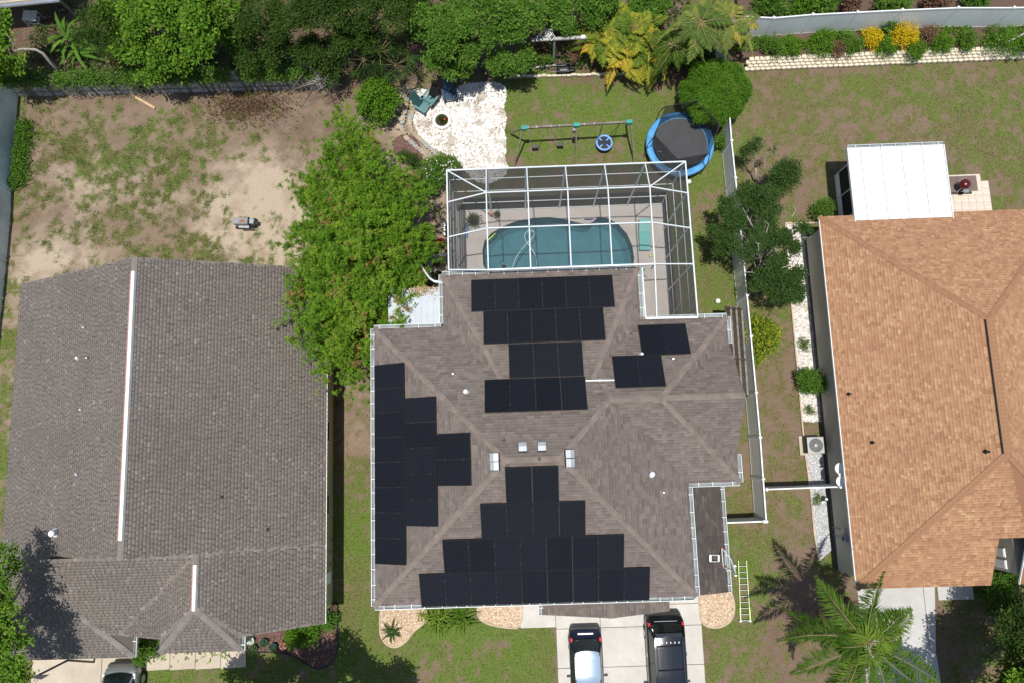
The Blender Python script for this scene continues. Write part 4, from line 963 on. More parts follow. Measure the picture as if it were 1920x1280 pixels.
H2 = thing('brown_roof_house', 'single-storey yellow house with brown-grey gable roof and white ridge vents', 'house', (-17.5, 0, 0))
wl = MB(); wl.prism([(lx0 + .45, ly0 + .4), (lx1 - .38, ly0 + .4), (lx1 - .38, ly1 - .3), (lx0 + .45, ly1 - .3)], -.1, EL - .1)
wl.add([(lx0 + .45, ly1 - .3, EL - .1), (lx1 - .38, ly1 - .3, EL - .1), (lrx, ly1 - .3, lrz - .12), (lx0 + .45, ly1 - .34, EL - .1), (lx1 - .38, ly1 - .34, EL - .1), (lrx, ly1 - .34, lrz - .12)], [(0, 2, 1), (3, 4, 5), (0, 3, 5, 2), (1, 2, 5, 4)])
wl.add([(lx0 + .45, ySt + .05, EL - .1), (lx1 - .4, ySt + .05, EL - .1), (lrx, ySt + .05, lrz - .12), (lx0 + .45, ySt + .1, EL - .1), (lx1 - .4, ySt + .1, EL - .1), (lrx, ySt + .1, lrz - .12)], [(0, 1, 2), (3, 5, 4)])
wl.prism([(gxw + .4, gyf + .4), (gxe - .4, gyf + .4), (gxe - .4, ySt), (gxw + .4, ySt)], -.1, gz0 - .1)
part('wall', wl, 'stucco_yellow', H2)
for wy_ in (5.8, 1.2, -2.5):
    f_ = part('window', MB().box((lx1 - .36, wy_, 1.5), (.05, 1.1, 1.1)), 'white_paint', H2); part('pane', MB().box((lx1 - .33, wy_, 1.5), (.03, .95, .95)), 'window_glass', f_)
part('electric_box', MB().box((lx1 - .30, -6.1, 1.3), (.16, .55, .9)), 'vinyl_grey', H2)
for q in (-5.5, -4.9, -4.3): part('wall_conduit', MB().tube([(lx1 - .36, q, .3), (lx1 - .18, q, 1.2 + .2 * math.sin(q * 9))], .02, 6), 'dark_grey', H2)
roof2 = roof_deck(H2, [p for pl, e in FL.values() for p in pl], 'shingle_brown')
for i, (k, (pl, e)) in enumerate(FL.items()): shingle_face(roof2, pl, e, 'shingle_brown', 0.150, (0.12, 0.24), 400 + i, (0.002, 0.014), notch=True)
for a_, b_ in (((lrx, ly1, lrz), (lrx, ySt, lrz)), ((x2, ySt, z2), (x2, y2, z2)), ((hx0, yhf, hz_), (x2, y2, z2)), ((hx1, yhf, hz_), (x2, y2, z2)), ((gxe, gyf, gz0), (gxm2, gya, gza)), ((gxw, gyf, gz0), (gxm2, gya, gza)), ((gxm2, gya, gza), (gxm2, ySt, gza))):
    caps(roof2, a_, b_, 'cap_brown', 0.28)
for y0, y1, x_, z_ in ((8.75, -3.45, lrx, lrz), (-4.75, -6.75, x2, z2)):
    mb = MB(); mb.add([(x_ - .09, y0, z_ - .01), (x_ + .09, y0, z_ - .01), (x_ - .07, y0, z_ + .09), (x_ + .07, y0, z_ + .09), (x_, y0, z_ + .11), (x_ - .09, y1, z_ - .01), (x_ + .09, y1, z_ - .01), (x_ - .07, y1, z_ + .09), (x_ + .07, y1, z_ + .09), (x_, y1, z_ + .11)], [(0, 1, 3, 4, 2), (5, 7, 9, 8, 6), (0, 2, 7, 5), (1, 6, 8, 3), (2, 4, 9, 7), (4, 3, 8, 9)])
    rv = part('ridge_vent', mb, 'white_metal', roof2, 'white metal ridge vent strip'); part('vent_side', MB().box((x_ - .115, (y0 + y1) / 2, z_ + .01), (.06, abs(y1 - y0), .06)), 'brick_pink', roof2)
def on_faceset(pl, px, py):
    n, u, v = frame(pl); p0 = Vector(pl[0]); d = CAM_ROT @ Vector(((px - 960) / FPX, -(py - 640) / FPX, -1.0)); o_ = Vector((0, 0, HCAM)); return o_ + d * ((p0 - o_).dot(n) / d.dot(n))
for fk, px, py, r_, h, cap, mt in (('west', 160, 616, .05, .22, False, 'galv'), ('west', 146, 671, .06, .16, True, 'white_metal'), ('west', 166, 671, .06, .22, True, 'galv'), ('west', 154, 768, .05, .2, False, 'galv'), ('west', 147, 889, .05, .22, False, 'galv'), ('west', 105, 998, .13, .42, True, 'white_metal'), ('east_a', 416, 931, .045, .22, False, 'dark_grey'), ('east_a', 502, 992, .045, .22, False, 'dark_grey')):
    p = on_faceset(FL[fk][0][0], px, py); pipe_vent(roof2, p.x, p.y, p.z, r_, h, mt, cap)
part('drip_edge', MB().beam((lx1 + .01, ly0, EL - .03), (lx1 + .01, ly1, EL - .03), .03, .08), 'vinyl_grey', roof2)
gutter(H2, (hx1 + .02, yhf, hz_ - .02), (hx1 + .02, yrk, hz_ - .02), (1, 0)); part('porch_post', MB().box((hx1 - .25, yhf + .25, 1.9), (.22, .22, 3.8)), 'stucco_cream', H2)
part('porch_post', MB().box((hx0 + .25, yhf + .25, 1.9), (.22, .22, 3.8)), 'stucco_cream', H2)
gutter(H2, (gxe, gyf, gz0), (gxe, yrk, gz0), (1, 0), w_=.1)

# ================================================================== orange-roofed house on the right
EO = 2.85
ox0, ox1, oy0, oy1 = 15.50, 28.0, -7.08, 11.18
hw_ = (ox1 - ox0) / 2; po = 0.45; oz = EO + hw_ * po; orx = ox0 + hw_
r1 = (orx - .2, oy0 + hw_ - .1, oz); r2 = (orx - .2, oy1 - hw_ + .2, oz)
nx0, nx1, ny1 = 21.82, 23.15, -4.82
def fz(y): return EO + (y - oy0) / (r1[1] - oy0) * (oz - EO)
def xin(y): t = (y - oy0) / (r1[1] - oy0); return ox1 + (r1[0] - ox1) * t
FO = {
    'west': ([[(ox0, oy1, EO), (ox0, oy0, EO), r1, r2]], (ox0, 0, EO)),
    'north': ([[(ox1, oy1, EO), (ox0, oy1, EO), r2]], (0, oy1, EO)),
    'east': ([[(ox1, oy0, EO), (ox1, oy1, EO), r2, r1]], (ox1, 0, EO)),
    'front': ([[(ox0, oy0, EO), (nx0, oy0, EO), (nx0, ny1, fz(ny1)), r1], [(nx0, ny1, fz(ny1)), (nx1, ny1, fz(ny1)), r1], [(nx1, oy0, EO), (ox1, oy0, EO), r1, (nx1, ny1, fz(ny1))]], (0, oy0, EO)),
}
H3 = thing('orange_roof_house', 'single-storey grey house with orange-tan shingle hip roof', 'house', (21.5, 2, 0))
mb = MB(); mb.prism([(ox0 + .36, oy0 + .42), (nx0 - .3, oy0 + .42), (nx0 - .3, ny1 + .1), (nx1 + .02, ny1 + .1), (nx1 + .02, oy0 + .42), (ox1 - .4, oy0 + .42), (ox1 - .4, oy1 - .4), (ox0 + .36, oy1 - .4)], -.1, EO - .1)
part('wall', mb, 'stucco_grey', H3)
part('wall_base', MB().box((ox0 + .33, (oy0 + oy1) / 2, .06), (.06, oy1 - oy0 - .9, .25)), 'dark_grey', H3)
for yy in (-5.75, -6.3): f_ = part('window', MB().box((nx1 - .0, yy, 1.5), (.05, .42, 1.2)), 'white_paint', H3); part('pane', MB().box((nx1 - .03, yy, 1.5), (.03, .36, 1.1)), 'vinyl', f_)
roof3 = roof_deck(H3, [p for pl, e in FO.values() for p in pl], 'shingle_orange')
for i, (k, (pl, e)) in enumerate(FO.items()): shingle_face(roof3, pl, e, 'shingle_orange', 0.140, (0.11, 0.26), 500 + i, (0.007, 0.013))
caps(roof3, r1, r2, 'cap_orange', 0.36, 0.19, 0.22, lift=.05, single=True)
part('ridge_vent', MB().box((r1[0] - .19, (r1[1] + r2[1]) / 2, oz + .0), (.05, r2[1] - r1[1], .06)), 'tar', roof3)
caps(roof3, (ox0, oy0, EO), r1, 'cap_orange', 0.30, 0.19, 0.22, single=True)
for a_, b_ in (((ox0, oy1, EO), r2), ((ox1, oy1, EO), r2), ((ox1, oy0, EO), r1)): caps(roof3, a_, b_, 'cap_orange', 0.30)
part('drip_edge', MB().beam((ox0 - .01, oy0, EO - .03), (ox0 - .01, oy1, EO - .03), .03, .1), 'vinyl_grey', roof3)
part('drip_edge', MB().beam((nx1 - .01, oy0, EO - .02), (nx1 - .01, ny1, fz(ny1) - .02), .03, .1), 'vinyl_grey', roof3)
for px, py, r_, h in ((1591, 738, .05, .22), (1635, 829, .05, .22), (1848, 846, .06, .25)):
    p = on_faceset(FO['west'][0][0], px, py); pipe_vent(roof3, p.x, p.y, p.z, r_, h, 'black_plastic')
wx_ = ox0 + .36
for i, (py, z, nm, ln) in enumerate(((878, 1.75, 'upper', .42), (902, 1.65, 'lower', .36))):
    x, y = at(1571 + i * 2, py, 2.1); t = thing('satellite_dish', '%s of the two grey satellite dishes mounted on the grey wall' % nm, 'satellite dish', (wx_, y, z), 'satellite dishes on the grey wall')
    M = Matrix.Translation((wx_ - .22, y, 2.25)) @ Matrix.Rotation(R(-38), 4, 'Y') @ Matrix.Rotation(R(18), 4, 'X')
    prof = [(.02, .0), (.15, .02), (.29, .07), (.30, .085), (.28, .085), (.15, .035), (.02, .015)]
    mb = MB(); mb.lathe(prof, (0, 0, 0), 24, 1.0, 1.12); mb.v = [tuple(M @ Vector(v)) for v in mb.v]; part('reflector', mb, 'vinyl_grey', t, smooth=True)
    c_ = M @ Vector((0, -.3, .0)); e = M @ Vector((-.05, -.12, .45)); part('feed_arm', MB().tube([c_, e], .02, 6), 'vinyl_grey', t); part('feed_horn', MB().box(e, (.09, .09, .11)), 'white_paint', t)
    part('wall_bracket', MB().tube([(wx_, y, 1.7), (wx_ - .2, y, 1.9), tuple(M @ Vector((0, 0, 0)))], .025, 6), 'mid_grey', t)
for py, px, sz, mt, nm in ((993, 1577, (.16, .22, .28), 'stucco_cream', 'beige utility box higher on the grey wall above the gravel'), (1008, 1583, (.18, .32, .5), 'meter_grey', 'grey-blue electric meter box lower on the grey wall')):
    x, y = at(px, py, 1.5); t = thing('utility_box', nm, 'utility box', (wx_, y, 1.2)); part('box', MB().box((wx_ - sz[0] / 2, y, 1.5), sz), mt, t, bevel=.01); part('conduit', MB().tube([(wx_ - .05, y, .05), (wx_ - .05, y, 1.3)], .022, 6), 'mid_grey', t)
    if mt == 'meter_grey': part('dial', MB().tube([(wx_ - .18, y, 1.55), (wx_ - .25, y, 1.55)], .09, 14), 'window_glass', t)
# air conditioner
x, y = at(1529, 834, .8); t = thing('air_conditioner', 'grey air-conditioning unit with round top grille beside the grey wall', 'air conditioner', (x - .25, y, 0))
part('pad', MB().box((x - .05, y, .04), (1.0, 1.0, .12)), 'concrete_old', t); part('casing', MB().box((x, y, .45), (.80, .80, .72)), 'dark_grey', t, bevel=.04); part('top_plate', MB().box((x, y, .83), (.86, .86, .06)), 'ac_grey', t, bevel=.04)
gr = MB()
for k in range(5): rr_ = .09 + k * .065; gr.tube([(x + rr_ * math.cos(q), y + rr_ * math.sin(q), .875 + .03 * (1 - k / 5)) for q in np.linspace(0, 6.283, 25)], .008, 5)
for k in range(16): q = k * .3927; gr.tube([(x + .07 * math.cos(q), y + .07 * math.sin(q), .90), (x + .36 * math.cos(q), y + .36 * math.sin(q), .87)], .007, 4)
part('fan_grille', gr, 'ac_grey', t); part('fan_well', MB().lathe([(.34, .86), (.36, .866), (.30, .867)], (x, y, 0), 28), 'dark_grey', t); part('fan_hub', MB().lathe([(.10, .862), (.1, .9), (.02, .91)], (x, y, 0), 14), 'ac_grey', t)
x, y = at(1549, 935, .4); t = thing('water_filter', 'small dark pump and white valve against the grey wall below the fence', 'pump', (x, y, 0)); part('body', MB().lathe([(.1, 0), (.12, .1), (.12, .35), (.05, .42)], (x, y, 0), 14), 'dark_grey', t, smooth=True); part('valve', MB().tube([(x, y - .1, .3), (x - .18, y - .16, .32), (x - .18, y - .16, .05)], .035, 8), 'white_paint', t, smooth=True); part('cap', MB().lathe([(.06, .42), (.07, .46), (.02, .5)], (x, y, 0), 12), 'vinyl_grey', t)

# lanai: insulated white pan roof and screen wall
AZ = 2.95
a0 = at(1587, 279, AZ); a1 = at(1768, 274, AZ); a2 = at(1789, 402, AZ)
LX0, LX1, LY0, LY1 = a0[0] + .05, a1[0] - .02, oy1 - .5, a0[1]
LN = thing('lanai', 'screened lanai with flat white seamed metal roof behind the orange-roofed house', 'lanai', ((LX0 + LX1) / 2, (LY0 + LY1) / 2, 0))
wseg = [LX0, LX0 + .62]; wseg += [LX0 + .62 + (LX1 - LX0 - .62) * k / 4.0 * 0.985 for k in range(1, 4)] + [LX1]
for i in range(5): part('roof_panel', MB().box(((wseg[i] + wseg[i + 1]) / 2, (LY0 + LY1) / 2 , AZ), (wseg[i + 1] - wseg[i] - .012, LY1 - LY0, .10)), 'pan_white', LN)
for i in range(1, 5): part('seam', MB().box((wseg[i], (LY0 + LY1) / 2, AZ + .035), (.035, LY1 - LY0, .06)), 'seam_grey', LN)
part('edge_trim', MB().box((LX0 - .03, (LY0 + LY1) / 2, AZ + .01), (.05, LY1 - LY0, .16)), 'cage_white', LN); part('edge_trim', MB().box((LX1 + .03, (LY0 + LY1) / 2, AZ + .01), (.05, LY1 - LY0, .16)), 'cage_white', LN)
gutter(LN, (LX1, LY1, AZ + .06), (LX0, LY1, AZ + .06), (0, 1))
sc = MB()
for k in range(17): sc.lathe([(.018, .05), (.018, .065), (.006, .07)], (LX0 + .3 + k * (LX1 - LX0 - .5) / 16, LY1 - .45, AZ), 6)
for k in range(9): sc.lathe([(.018, .05), (.018, .065), (.006, .07)], (LX0 + .35, LY1 - .5 - k * .36, AZ), 6); sc.lathe([(.018, .05), (.018, .065), (.006, .07)], (LX1 - .25, LY1 - .5 - k * .36, AZ), 6)
part('roof_screws', sc, 'mid_grey', LN, kind='stuff')
sb = at(1563, 330, 0); sxw = sb[0] + .05; syt = LY1 - .35
for (xx, yy) in ((sxw, syt), (sxw, syt - 1.35), (sxw, syt - 2.7), (sxw, LY0 + .25), (LX1 - .15, syt), ((sxw + LX1) / 2, syt)): part('post', MB().beam((xx, yy, 0), (min(xx, LX1 - .15), yy, AZ - .05), .06, .06), 'cage_white', LN)
part('kick_plate', MB().box((sxw - .01, (syt + LY0) / 2, .28), (.03, syt - LY0, .5)), 'vinyl_grey', LN)
part('screen_panel', MB().face([(sxw + .01, LY0, .5), (sxw + .01, syt, .5), (sxw + .01, syt, AZ - .06), (sxw + .01, LY0, AZ - .06)]), 'screen_lanai', LN); part('screen_panel', MB().face([(sxw, syt, .1), (LX1 - .15, syt, .1), (LX1 - .15, syt, AZ - .06), (sxw, syt, AZ - .06)]), 'screen_lanai', LN); part('screen_panel', MB().face([(LX1 - .12, LY0, .1), (LX1 - .12, syt, .1), (LX1 - .12, syt, AZ - .06), (LX1 - .12, LY0, AZ - .06)]), 'screen_lanai', LN)
struct('lanai_slab', MB().box(((sxw + LX1) / 2, (LY0 + syt) / 2, .0), (LX1 - sxw, syt - LY0, .08)), 'concrete_cool')
# paver patio, one paver at a time
pv = thing('paver_patio', 'small patio of square cream pavers right of the lanai', 'patio', (*at(1830, 360, 0), 0)); pv['kind'] = 'structure'; del pv['category']
q0 = at(1766, 329, .03); q1 = at(1851, 326, .03)
pvm = MB().box((0, 0, 0), (.395, .395, .06)).mesh('paver')
for i in range(9):
    for j in range(8):
        if (i, j) in ((0, 0),): continue
        o = part('paver', pvm, 'paver_cream', pv); o.location = (q1[0] - .2 - i * .405, q1[1] - .2 - j * .405, .0 + random.uniform(-.006, .006)); o.rotation_euler = (random.uniform(-.01, .01), random.uniform(-.01, .01), random.uniform(-.02, .02))
mx0, my0 = at(1785, 331, .05); mx1, my1 = at(1832, 358, .05)
solo('door_mat', MB().box(((mx0 + mx1) / 2 - .2, (my0 + my1) / 2, .05), (mx1 - mx0 + .5, my0 - my1, .02)), 'mat_brown', 'brown outdoor mat under the round maroon grill on the pavers', 'mat')
solo('plank', MB().box(((mx0 + mx1) / 2 - .3, my1 - .1, .07), (mx1 - mx0 - .05, .13, .06)), 'dark_wood', 'dark plank lying along the lower edge of the brown mat', 'plank')
x, y = at(1811, 345, .75); t = thing('kettle_grill', 'round maroon kettle grill standing on the brown mat', 'grill', (x, y, .06))
part('bowl', MB().lathe([(.05, .42), (.18, .46), (.26, .58), (.275, .68)], (x, y, 0), 20), 'maroon', t, smooth=True); part('lid', MB().lathe([(.28, .68), (.27, .76), (.19, .86), (.04, .91)], (x, y, 0), 20), 'maroon', t, smooth=True); part('handle', MB().box((x, y, .94), (.12, .03, .04)), 'black_plastic', t)
for k in range(3): q = k * 2.09; part('leg', MB().tube([(x + .14 * math.cos(q), y + .14 * math.sin(q), .5), (x + .30 * math.cos(q), y + .30 * math.sin(q), .06)], .014, 6), 'aluminium', t)
part('side_shelf', MB().box((x + .05, y - .36, .62), (.26, .18, .02)), 'galv', t)

# ================================================================== concrete, beds
def slabs(name, polys, mat, z=0.02, th=.12):
    o = bpy.data.objects.new(name, None); link(o); o['kind'] = 'structure'; cx2 = np.mean([p[0] for pl in polys for p in pl]); cy2 = np.mean([p[1] for pl in polys for p in pl]); o.location = (cx2, cy2, 0)
    for pl in polys:
        c_ = (np.mean([p[0] for p in pl]), np.mean([p[1] for p in pl])); pl2 = [(c_[0] + (p[0] - c_[0]) * (1 - .012 / max(abs(p[0] - c_[0]), .1)), c_[1] + (p[1] - c_[1]) * (1 - .012 / max(abs(p[1] - c_[1]), .1))) for p in pl]
        part('slab', MB().prism(pl2, z - th, z + random.uniform(-.003, .003)), mat, o, bevel=.008)
    return o
dxl, dxm, dxr = 1.36, 3.62, 8.76; dys = [-6.4, -8.1, -9.15, -11.05, -13.5, -16.5]
pol = []
for i in range(5): pol += [[(dxl, dys[i]), (dxm, dys[i]), (dxm, dys[i + 1]), (dxl, dys[i + 1])], [(dxm, dys[i]), (dxr, dys[i]), (dxr, dys[i + 1]), (dxm, dys[i + 1])]]
slabs('driveway', pol, 'concrete_bright')
cr_ = [at(x_, y_) for x_, y_ in ((1129, 1182), (1140, 1179.5), (1158, 1177), (1172, 1178), (1186, 1177), (1200, 1178.5), (1216, 1178))]
struct('pavement_crack', MB().tube([(a_, b_, .022) for a_, b_ in cr_], .008, 5), 'concrete_old')
slabs('walkway', [[(-.46, -6.6), (dxl, -6.6), (dxl, -9.07), (-.46, -9.07)]], 'concrete_bright')
w0 = at(272, 1225); w1 = at(461, 1250); slabs('porch_walk', [[(w0[0] + k * (w1[0] - w0[0]) / 4, -8.6), (w0[0] + (k + 1) * (w1[0] - w0[0]) / 4, -8.6), (w0[0] + (k + 1) * (w1[0] - w0[0]) / 4, w1[1] - .0), (w0[0] + k * (w1[0] - w0[0]) / 4, w1[1] - .05)] for k in range(4)], 'concrete_old')
gx_ = at(268, 1260)[0]; slabs('garage_drive', [[(-25.5, gyf + .3), (-21.9, gyf + .3), (-21.9, -16), (-25.5, -16)], [(-21.9, gyf + .3), (gx_, gyf + .3), (gx_, -16), (-21.9, -16)]], 'concrete_old')
o0 = at(1614, 1140)[0]; o1 = at(1761, 1140)[0]; o2 = at(1770, 1270)[0]; yj = at(1760, 1221)[1]; yj2 = at(1760, 1125)[1]
slabs('side_drive', [[(o0 - .1, oy0 + .35), (o1 - .7, oy0 + .35), (o1 - .7, yj), (o0 - .1, yj)], [(o1 - .7, oy0 + .35), (o1, oy0 + .35), (o2 - .25, yj), (o1 - .7, yj)], [(o0 - .1, yj), (o2 - .25, yj), (o2 + .1, -17), (o0 - .1, -17)]], 'concrete_cool')
slabs('entry_walk', [[(o1 + .01, oy0 + .35), (at(1825, 1110)[0], oy0 + .35), (at(1825, 1110)[0], yj2), (o1 + .01, yj2)]], 'concrete_cool')

def rocks(name, poly, n, r0, r1, mat, bedmat, label, seed, z=.0, cat_kind='stuff', hole=None, aniso=.6):
    rg_ = np.random.default_rng(seed); A = np.array(poly); lo, hi = A.min(0), A.max(0)
    struct(name.replace('stones', 'bed').replace('chips', 'bed'), MB().prism([tuple(p) for p in poly], z - .1, z + .012), bedmat)
    Q_ = lo + rg_.random((n * 3, 2)) * (hi - lo); k = inpoly(Q_[:, 0], Q_[:, 1], poly)
    if hole: k &= (np.hypot(Q_[:, 0] - hole[0], Q_[:, 1] - hole[1]) > hole[2])
    k &= vnoise(Q_[:, 0], Q_[:, 1], .55, seed, 3) > (.36 if 'white' in mat else .0)
    Q_ = Q_[k][:n]; m_ = len(Q_); s_ = rg_.uniform(r0, r1, m_)
    base_ = np.array([[1, 0, 0], [.3, .9, 0], [-.8, .6, 0], [-.7, -.7, 0], [.5, -.8, 0], [.1, .05, .8], ])
    an = rg_.uniform(0, 6.28, m_); c_, sn = np.cos(an), np.sin(an); el = rg_.uniform(aniso, 1, m_)
    V = np.empty((m_, 6, 3)); bx2 = base_[None, :, 0] * np.ones((m_, 1)); by2 = base_[None, :, 1] * el[:, None]
    jit = rg_.normal(0, .12, (m_, 6, 3))
    V[:, :, 0] = Q_[:, :1] + s_[:, None] * (bx2 * c_[:, None] - by2 * sn[:, None]); V[:, :, 1] = Q_[:, 1:2] + s_[:, None] * (bx2 * sn[:, None] + by2 * c_[:, None]); V[:, :, 2] = z + .01 + s_[:, None] * (base_[None, :, 2] * rg_.uniform(.5, 1, (m_, 1)))
    V += jit * s_[:, None, None]
    F = np.array([[0, 1, 5], [1, 2, 5], [2, 3, 5], [3, 4, 5], [4, 0, 5]]); Fa = (np.arange(m_)[:, None, None] * 6 + F).reshape(-1, 3)
    o = part(name, np_mesh(name, V.reshape(-1, 3), Fa, np.repeat(rg_.random(m_), 6)), mat, None, label); o['kind'] = 'stuff'; return o
def smooth_poly(pts, it=2):
    for _ in range(it):
        q = []
        for i in range(len(pts)): a_, b_ = pts[i], pts[(i + 1) % len(pts)]; q += [(a_[0] * .75 + b_[0] * .25, a_[1] * .75 + b_[1] * .25), (a_[0] * .25 + b_[0] * .75, a_[1] * .25 + b_[1] * .75)]
        pts = q
    return pts
WR = smooth_poly(P([(772, 168), (800, 168), (820, 182), (850, 172), (868, 156), (940, 153), (951, 175), (943, 200), (952, 222), (944, 245), (951, 268), (945, 292), (955, 320), (935, 340), (900, 345), (880, 330), (868, 312), (838, 288), (790, 270), (780, 240), (772, 220), (770, 190)]))
FP = at(828.5, 226, .2)
rocks('white_stones', WR, 9000, .02, .10, 'rock_white', 'bed_white', 'white rock garden bed between bamboo and lawn', 61, .0, hole=(FP[0], FP[1], .5))
B1 = smooth_poly(P([(712, 1165), (714, 1140), (730, 1110), (800, 1110), (800, 1148), (802, 1160), (790, 1172), (775, 1182), (762, 1202), (742, 1214), (724, 1208), (713, 1190)])); B2 = smooth_poly(P([(893, 1155), (900, 1120), (980, 1115), (979, 1177), (950, 1176), (915, 1170)])); B3 = smooth_poly(P([(1309, 1100), (1360, 1090), (1376, 1120), (1377, 1150), (1366, 1168), (1345, 1177), (1322, 1173), (1312, 1160)]))
for i, (bp_, nm) in enumerate(((B1, 'left'), (B2, 'middle'), (B3, 'right'))):
    rocks('tan_stones', bp_, 2600, .022, .05, 'rock_tan', 'bed_tan', 'tan river stones in the %s front bed' % nm, 70 + i)
    c_ = MB(); k = len(bp_)
    c_.tube([(p[0], p[1], .02) for p in bp_] + [(bp_[0][0], bp_[0][1], .02)], .05, 6); struct('bed_curb', c_, 'curb')
GS = P([(1470, 418), (1507, 418), (1513, 470), (1522, 600), (1536, 700), (1545, 830), (1548, 890), (1555, 1000), (1560, 1035), (1540, 1045), (1526, 1000), (1518, 900), (1505, 830), (1497, 720), (1486, 600), (1476, 500)])
gsa = [p for p in GS if p[1] > 1.5]; 
GS1 = P([(1472, 420), (1509, 420), (1516, 500), (1524, 600), (1535, 700), (1539, 790), (1503, 790), (1495, 700), (1485, 590), (1477, 500)]); GS2 = P([(1509, 850), (1543, 850), (1547, 900), (1555, 1000), (1560, 1030), (1537, 1050), (1526, 1000), (1519, 920)])
rocks('pale_stones', GS1, 3600, .025, .06, 'rock_white', 'bed_white', 'white gravel strip along the grey wall, upper part', 81); rocks('grey_stones', GS2, 2600, .02, .045, 'rock_grey', 'bed_grey', 'grey gravel strip along the grey wall, lower part', 82)
eb = thing('gravel_edging', 'tan timber edging along the gravel strip beside the grey wall', 'edging', (*at(1500, 740), 0))
ep = [(1472, 420), (1477, 500), (1485, 590), (1495, 700), (1503, 790), (1509, 850), (1519, 920), (1526, 1000), (1534, 1045)]
for a_, b_ in zip(ep[:-1], ep[1:]): part('board', MB().beam((*at(*a_), .03), (*at(*b_), .03), .07, .12), 'curb', eb)
part('board', MB().beam((*at(1471, 419), .03), (*at(1530, 419), .03), .07, .12), 'curb', eb)
MB1 = smooth_poly(P([(458, 1190), (610, 1150), (634, 1120), (632, 1160), (635, 1215), (625, 1240), (600, 1256), (580, 1248), (555, 1230), (520, 1221), (462, 1222)]), 2)
rocks('mulch_chips', MB1, 3500, .02, .06, 'mulch_red', 'bed_mulch', 'brown mulch in the bed below the brown roof', 91, aniso=.3)
struct('mulch_edging', MB().tube([(p[0], p[1], .03) for p in MB1] + [(MB1[0][0], MB1[0][1], .03)], .03, 6), 'black_plastic')
RM = smooth_poly(P([(735, 258), (770, 250), (790, 275), (800, 300), (770, 310), (740, 300)]), 2)
rocks('red_chips', RM, 2400, .02, .05, 'mulch_red', 'bed_mulch', 'reddish bark mulch beside the curved stone border', 92, aniso=.3)

# ================================================================== fences
def vinyl_fence(name, label, pts, h=1.83, z0=0.0, mat='vinyl', post='white_metal', groove=True, cat='fence', step=2.45):
    pts = [Vector((x, y, 0)) for x, y in pts]; t = thing(name, label, cat, tuple(pts[0]))
    def post_at(p):
        o = part('post', MB().box((p.x, p.y, h / 2), (.13, .13, h + .06)), post, t); part('post_cap', MB().lathe([(.10, h + .03), (.10, h + .06), (.02, h + .12)], (p.x, p.y, 0), 4), post, o)
    for a_, b_ in zip(pts[:-1], pts[1:]):
        L = (b_ - a_).length; k = max(1, round(L / step)); d = (b_ - a_) / k
        for i in range(k):
            p = a_ + d * i; q = a_ + d * (i + 1); post_at(p); dn = d.normalized(); s_ = dn.cross(Vector((0, 0, 1)))
            mb_ = MB(); nb = max(4, int(d.length / .15))
            for j in range(nb):
                c0 = p + dn * (.065 + (d.length - .13) * j / nb); c1 = p + dn * (.065 + (d.length - .13) * (j + 1) / nb)
                for (zz0, zz1) in ((.12, h - .09),):
                    mb_.add([c0 + s_ * .012 + Vector((0, 0, zz0)), c0 + dn * .01 + s_ * .02 + Vector((0, 0, zz0)), c1 - dn * .01 + s_ * .02 + Vector((0, 0, zz0)), c1 + s_ * .012 + Vector((0, 0, zz0)), c0 + s_ * .012 + Vector((0, 0, zz1)), c0 + dn * .01 + s_ * .02 + Vector((0, 0, zz1)), c1 - dn * .01 + s_ * .02 + Vector((0, 0, zz1)), c1 + s_ * .012 + Vector((0, 0, zz1))], [(0, 1, 5, 4), (1, 2, 6, 5), (2, 3, 7, 6)])
                    mb_.add([c0 - s_ * .012 + Vector((0, 0, zz0)), c0 + dn * .01 - s_ * .02 + Vector((0, 0, zz0)), c1 - dn * .01 - s_ * .02 + Vector((0, 0, zz0)), c1 - s_ * .012 + Vector((0, 0, zz0)), c0 - s_ * .012 + Vector((0, 0, zz1)), c0 + dn * .01 - s_ * .02 + Vector((0, 0, zz1)), c1 - dn * .01 - s_ * .02 + Vector((0, 0, zz1)), c1 - s_ * .012 + Vector((0, 0, zz1))], [(4, 5, 1, 0), (5, 6, 2, 1), (6, 7, 3, 2)])
            part('panel', mb_, mat, t)
            part('top_rail', MB().beam(p + dn * .065 + Vector((0, 0, h - .05)), q - dn * .065 + Vector((0, 0, h - .05)), .06, .10), post, t); part('bottom_rail', MB().beam(p + dn * .065 + Vector((0, 0, .08)), q - dn * .065 + Vector((0, 0, .08)), .05, .12), post, t)
    post_at(pts[-1])
    if z0: t.location.z += z0
    return t
fr_ = [(1341, 60), (1344, 150), (1354, 290), (1368, 425), (1388, 640), (1397, 740), (1404, 820), (1414.5, 970)]
vinyl_fence('vinyl_fence', 'long pale grey vinyl fence between the trampoline yard and the right-hand lawn', P(fr_), mat='vinyl_grey')
c1 = P([(1414.5, 970)])[0]; vinyl_fence('vinyl_fence', 'short white vinyl fence closing off the side yard below the long fence', [(c1[0] - .1, c1[1]), (9.3, c1[1] - .02)], mat='vinyl')
c2 = at(1434, 917, 1.83); c3 = at(1572, 912, 1.83); vinyl_fence('vinyl_fence', 'white vinyl fence running from the long fence to the grey wall', [(c2[0] + .1, c2[1]), (15.6, c3[1])], mat='vinyl')
vinyl_fence('vinyl_fence', 'wide white vinyl fence at the upper right above the flower bed', P([(1358, 66), (1430, 70), (1500, 64), (1660, 56), (1760, 52), (1860, 52), (2000, 47)], .5), h=1.83, z0=.5, mat='vinyl')
vinyl_fence('vinyl_fence', 'weathered grey-blue vinyl fence along the left edge of the sandy yard', P([(33, 178), (25, 290), (17, 420), (4, 560), (-15, 720)]), h=1.95, mat='vinyl_weathered', post='vinyl_weathered')
